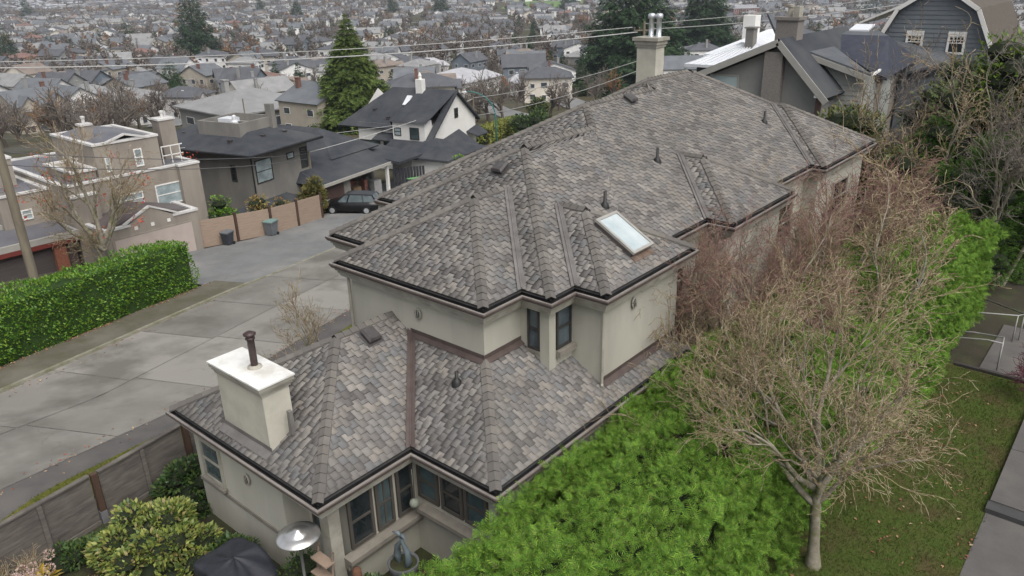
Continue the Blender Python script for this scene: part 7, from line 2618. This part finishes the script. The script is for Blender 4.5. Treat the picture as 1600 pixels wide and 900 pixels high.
tag(np_idx_mesh("far_rooftops", np.array(bv), np.array(bf_), 4, UW + UR, mi=bm_), kind="stuff")

# red brick block on the right skyline, playing field
p = on_ground(1165, 30)
bb = empty("brick_block", tuple(p), "long red brick apartment block with tall windows on the right skyline", "apartment block", rz=YAW + 0.05)
LOCAL[0] = True
m = MB()
m.box(-13, 13, 0, 14, -3, 10)
m.build("wall", mat("pinkish red brick", (0.24, 0.115, 0.10), (0.20, 0.095, 0.085), scale=1.5, rough=0.9), bb)
m = MB()
m.box(-13.4, 13.4, -0.4, 14.4, 10, 10.5); m.box(-11, 11, 2, 13, 10.5, 13)
m.build("roof", rm("light"), bb)
for x in range(-11, 12, 4):
    for z in (0.5, 3.8, 7.0):
        m = MB()
        m.box(x - 0.9, x + 0.9, -0.08, 0, z, z + 2.2)
        f_ = m.build("window", whitew, bb)
        m = MB()
        m.box(x - 0.75, x + 0.75, -0.11, -0.082, z + 0.1, z + 2.1)
        m.build("pane", farglass, f_)
LOCAL[0] = False
field = mat("playing field", (0.12, 0.20, 0.05), (0.10, 0.17, 0.045), scale=0.05, rough=1)
q4 = [on_ground(*q) for q in ((782, 14), (930, 10), (930, 1), (800, 2))]
m = MB()
m.poly([(p.x, p.y, gz(p.x, p.y) + 0.3) for p in q4])
tag(m.build("playing_field", field), kind="structure")

# ---- bare trees of the suburb: a few drawn kinds, copied
def far_tree_mesh(kind, seed):
    r_ = np.random.default_rng(seed)
    th, tn = Segs(), Segs()
    cfg = dict(BASE)
    cfg.update(seg=[3, 3, 3, 2], nb=[6, 5, 5, 4], rcut=0.09, rmin=0.03, ratio=0.68, ang=0.75, wob=0.14, start=[0.35, 0.25, 0.2, 0.2])
    grow(r_, th, tn, (0, 0, -0.3), (0, 0, 1), 3.4, 0.26, 0, 3 if kind != "birch" else 3, cfg)
    return th, tn
far_tw = {"grey-brown": twigg, "purple-brown": mat("far purple twigs", (0.15, 0.105, 0.10), None, rough=0.95, spec=0.1, island=[(0.165, 0.138, 0.122), (0.135, 0.112, 0.10), (0.195, 0.165, 0.145)]),
          "rusty": mat("far rusty twigs", (0.22, 0.13, 0.07), None, rough=0.95, spec=0.1, island=[(0.24, 0.14, 0.075), (0.19, 0.115, 0.07), (0.28, 0.17, 0.08)])}
TREES = []
for i, (lab, k) in enumerate((("grey-brown", 0), ("purple-brown", 1), ("grey-brown", 2), ("rusty", 3), ("grey-brown", 4))):
    th, tn = far_tree_mesh(lab, 300 + i)
    o = bpy.data.objects.new("far_bare_tree", None)
    COL.objects.link(o)
    LOCAL[0] = True
    a, b = np.array(th.a), np.array(tn.a)
    th.mesh("trunk", barkd, o, 4)
    tn.mesh("crown", far_tw[lab], o, 3)
    LOCAL[0] = False
    TREES.append((o, lab))
r_ = random.Random(77)
treepos = []
def tree_free(x, y):
    return all((x - a) ** 2 + (y - b) ** 2 > (0.72 * c) ** 2 for a, b, c in occupied)
# clumps seen in the photograph: (centre pixel, spread in metres, how many)
CL = [((60, 235), 7, 9), ((110, 228), 6, 7), ((170, 215), 6, 7), ((20, 215), 7, 7), ((230, 200), 7, 6), ((300, 190), 6, 4), ((90, 175), 9, 8), ((70, 190), 9, 10), ((130, 215), 6, 5), ((40, 140), 14, 12), ((190, 190), 7, 6), ((260, 175), 8, 5), ((330, 168), 7, 4), ((300, 185), 5, 3), ((150, 130), 14, 9), ((260, 118), 12, 7), ((470, 70), 18, 9),
      ((790, 190), 6, 5), ((820, 175), 6, 5), ((760, 160), 8, 5), ((800, 110), 14, 12), ((760, 90), 14, 10), ((840, 90), 12, 10), ((935, 130), 7, 6), ((960, 150), 5, 4), ((900, 110), 9, 6), ((560, 60), 20, 8), ((390, 110), 12, 6), ((310, 140), 9, 5), ((1240, 55), 9, 5), ((1130, 75), 8, 3), ((725, 200), 5, 2), ((640, 60), 18, 6), ((100, 90), 20, 8), ((530, 130), 8, 4)]
for (q, sp, n) in CL:
    c = on_ground(*q)
    for k in range(n):
        for _ in range(12):
            x, y = c.x + r_.gauss(0, sp), c.y + r_.gauss(0, sp)
            if (tree_free(x, y) or r_.random() < 0.15) and all((x - a) ** 2 + (y - b) ** 2 > 4 for a, b in treepos):
                treepos.append((x, y))
                break
for (a, b, side) in rows:
    if not inview(a, b) or b > 460:
        continue
    for k in range(3):
        p = gp2(a + side * r_.uniform(-16, 16), b + r_.uniform(-6, 6))
        if r_.random() < 0.7 and tree_free(p.x, p.y):
            treepos.append((p.x, p.y))
treepos.sort(key=lambda p: p[0] ** 2 + p[1] ** 2)
first = {}
for n_t, (x, y) in enumerate(treepos[:298]):
    i = r_.choice((0, 0, 1, 1, 2, 2, 4, 4, 0, 2, 4, 3)) if n_t > 8 else r_.choice((0, 1, 2, 4))
    o, lab = TREES[i]
    s = r_.uniform(0.8, 1.35) * (1.25 if n_t < 60 else 1.0)
    if i not in first:
        first[i] = True
        t = o
        t.location = (x, y, gz(x, y)); t.rotation_euler = (0, 0, r_.uniform(0, 6.28)); t.scale = (s,) * 3
        collect_kids(t)
    else:
        t = dup(o, (x, y, gz(x, y)), r_.uniform(0, 6.28), None, s)
    tag(t, "leafless %s tree among the houses of the suburb" % lab, "bare tree", "leafless %s suburb trees" % lab)
# farther bare trees: one mass of thickened twigs
S_ = {"grey-brown": Segs(), "purple-brown": Segs(), "rusty": Segs()}
flat = {}
for i in (0, 1, 2, 3, 4):
    th, tn = far_tree_mesh("", 300 + i)
    sel = [k for k in range(len(tn.a)) if k % 2 == 0]
    flat[i] = (np.array(th.a + [tn.a[k] for k in sel]), np.array(th.b + [tn.b[k] for k in sel]), np.array(th.ra + [0.19] * len(sel)), np.array(th.rb + [0.15] * len(sel)))
far_pts = [p for p in treepos[298:]]
for (a, b, side) in rows:
    if not inview(a, b) or b < 430:
        continue
    for _ in range(3):
        if r_.random() > 0.75:
            continue
        p = gp2(a + side * r_.uniform(-14, 14), b + r_.uniform(-6, 6))
        far_pts.append((p.x, p.y))
for _ in range(1500):
    s0 = 1450 + 1500 * r_.random()
    far_pts.append(cam_st(s0, r_.uniform(-1, 1) * s0 * (hf + 0.02)))
acc = {k: [[], [], [], []] for k in S_}
FLD = [on_ground(*q) for q in ((800, 12), (850, 10), (900, 8), (830, 6), (880, 5), (800, 22), (850, 22), (900, 20))]
for (x, y) in far_pts:
    if any((x - p.x) ** 2 + (y - p.y) ** 2 < 75 ** 2 for p in FLD):
        continue
    i = r_.choice((0, 1, 2, 4, 0, 2, 4, 1, 0, 2, 4, 3))
    lab = TREES[i][1]
    s = r_.uniform(1.2, 1.9)
    A, B, ra, rb = flat[i]
    if x * x + y * y > 1400 ** 2:
        A, B, ra, rb, s = A[::6], B[::6], ra[::6] * 3, rb[::6] * 3, s * 1.3
    elif x * x + y * y > 750 ** 2:
        A, B, ra, rb = A[::3], B[::3], ra[::3] * 1.8, rb[::3] * 1.8
    o = np.array([x, y, gz(x, y)])
    acc[lab][0].append(A * s + o); acc[lab][1].append(B * s + o); acc[lab][2].append(ra * s); acc[lab][3].append(rb * s)
for lab, q in acc.items():
    if q[0]:
        g = Segs()
        g.a, g.b, g.ra, g.rb = np.concatenate(q[0]), np.concatenate(q[1]), np.concatenate(q[2]), np.concatenate(q[3])
        tag(g.mesh("far_trees", far_tw[lab], None, 3), kind="stuff")
# scattered small evergreens of the suburb
cproto = None
k = 0
for (a, b, side) in rows:
    if not inview(a, b, 10) or b > 800 or r_.random() > 0.36 or k >= 230:
        continue
    p = gp2(a + side * r_.uniform(9, 15), b)
    if not tree_free(p.x, p.y):
        continue
    k += 1
    s = r_.uniform(0.7, 1.5)
    lab = "small dark conifer scattered among the suburb houses"
    if cproto is None:
        cproto = conifer("suburb_conifer", lab, (p.x, p.y, gz(p.x, p.y)), 9.0, 2.2, 700, conif, 400, size=1.3, group="small conifers of the suburb")
        cproto.scale = (s,) * 3
        collect_kids(cproto)
    else:
        dup(cproto, (p.x, p.y, gz(p.x, p.y)), r_.uniform(0, 6), lab, s)
# ================================================================= AIR
hz = MB()
c_ = [cam_st(-30, -60), cam_st(-30, 60), cam_st(3480, 2900), cam_st(3480, -2900)]
hz.prism(c_, -60, 34)
hm = bpy.data.materials.new("pale air")
hm.use_nodes = True
ht_ = hm.node_tree
ht_.nodes.remove(ht_.nodes["Principled BSDF"])
pv = ht_.nodes.new("ShaderNodeVolumePrincipled")
pv.inputs["Color"].default_value = (0.80, 0.88, 1.0, 1)
pv.inputs["Density"].default_value = 0.00015
pv.inputs["Anisotropy"].default_value = 0.2
ht_.links.new(pv.outputs[0], ht_.nodes["Material Output"].inputs["Volume"])
tag(hz.build("haze", hm), kind="stuff")
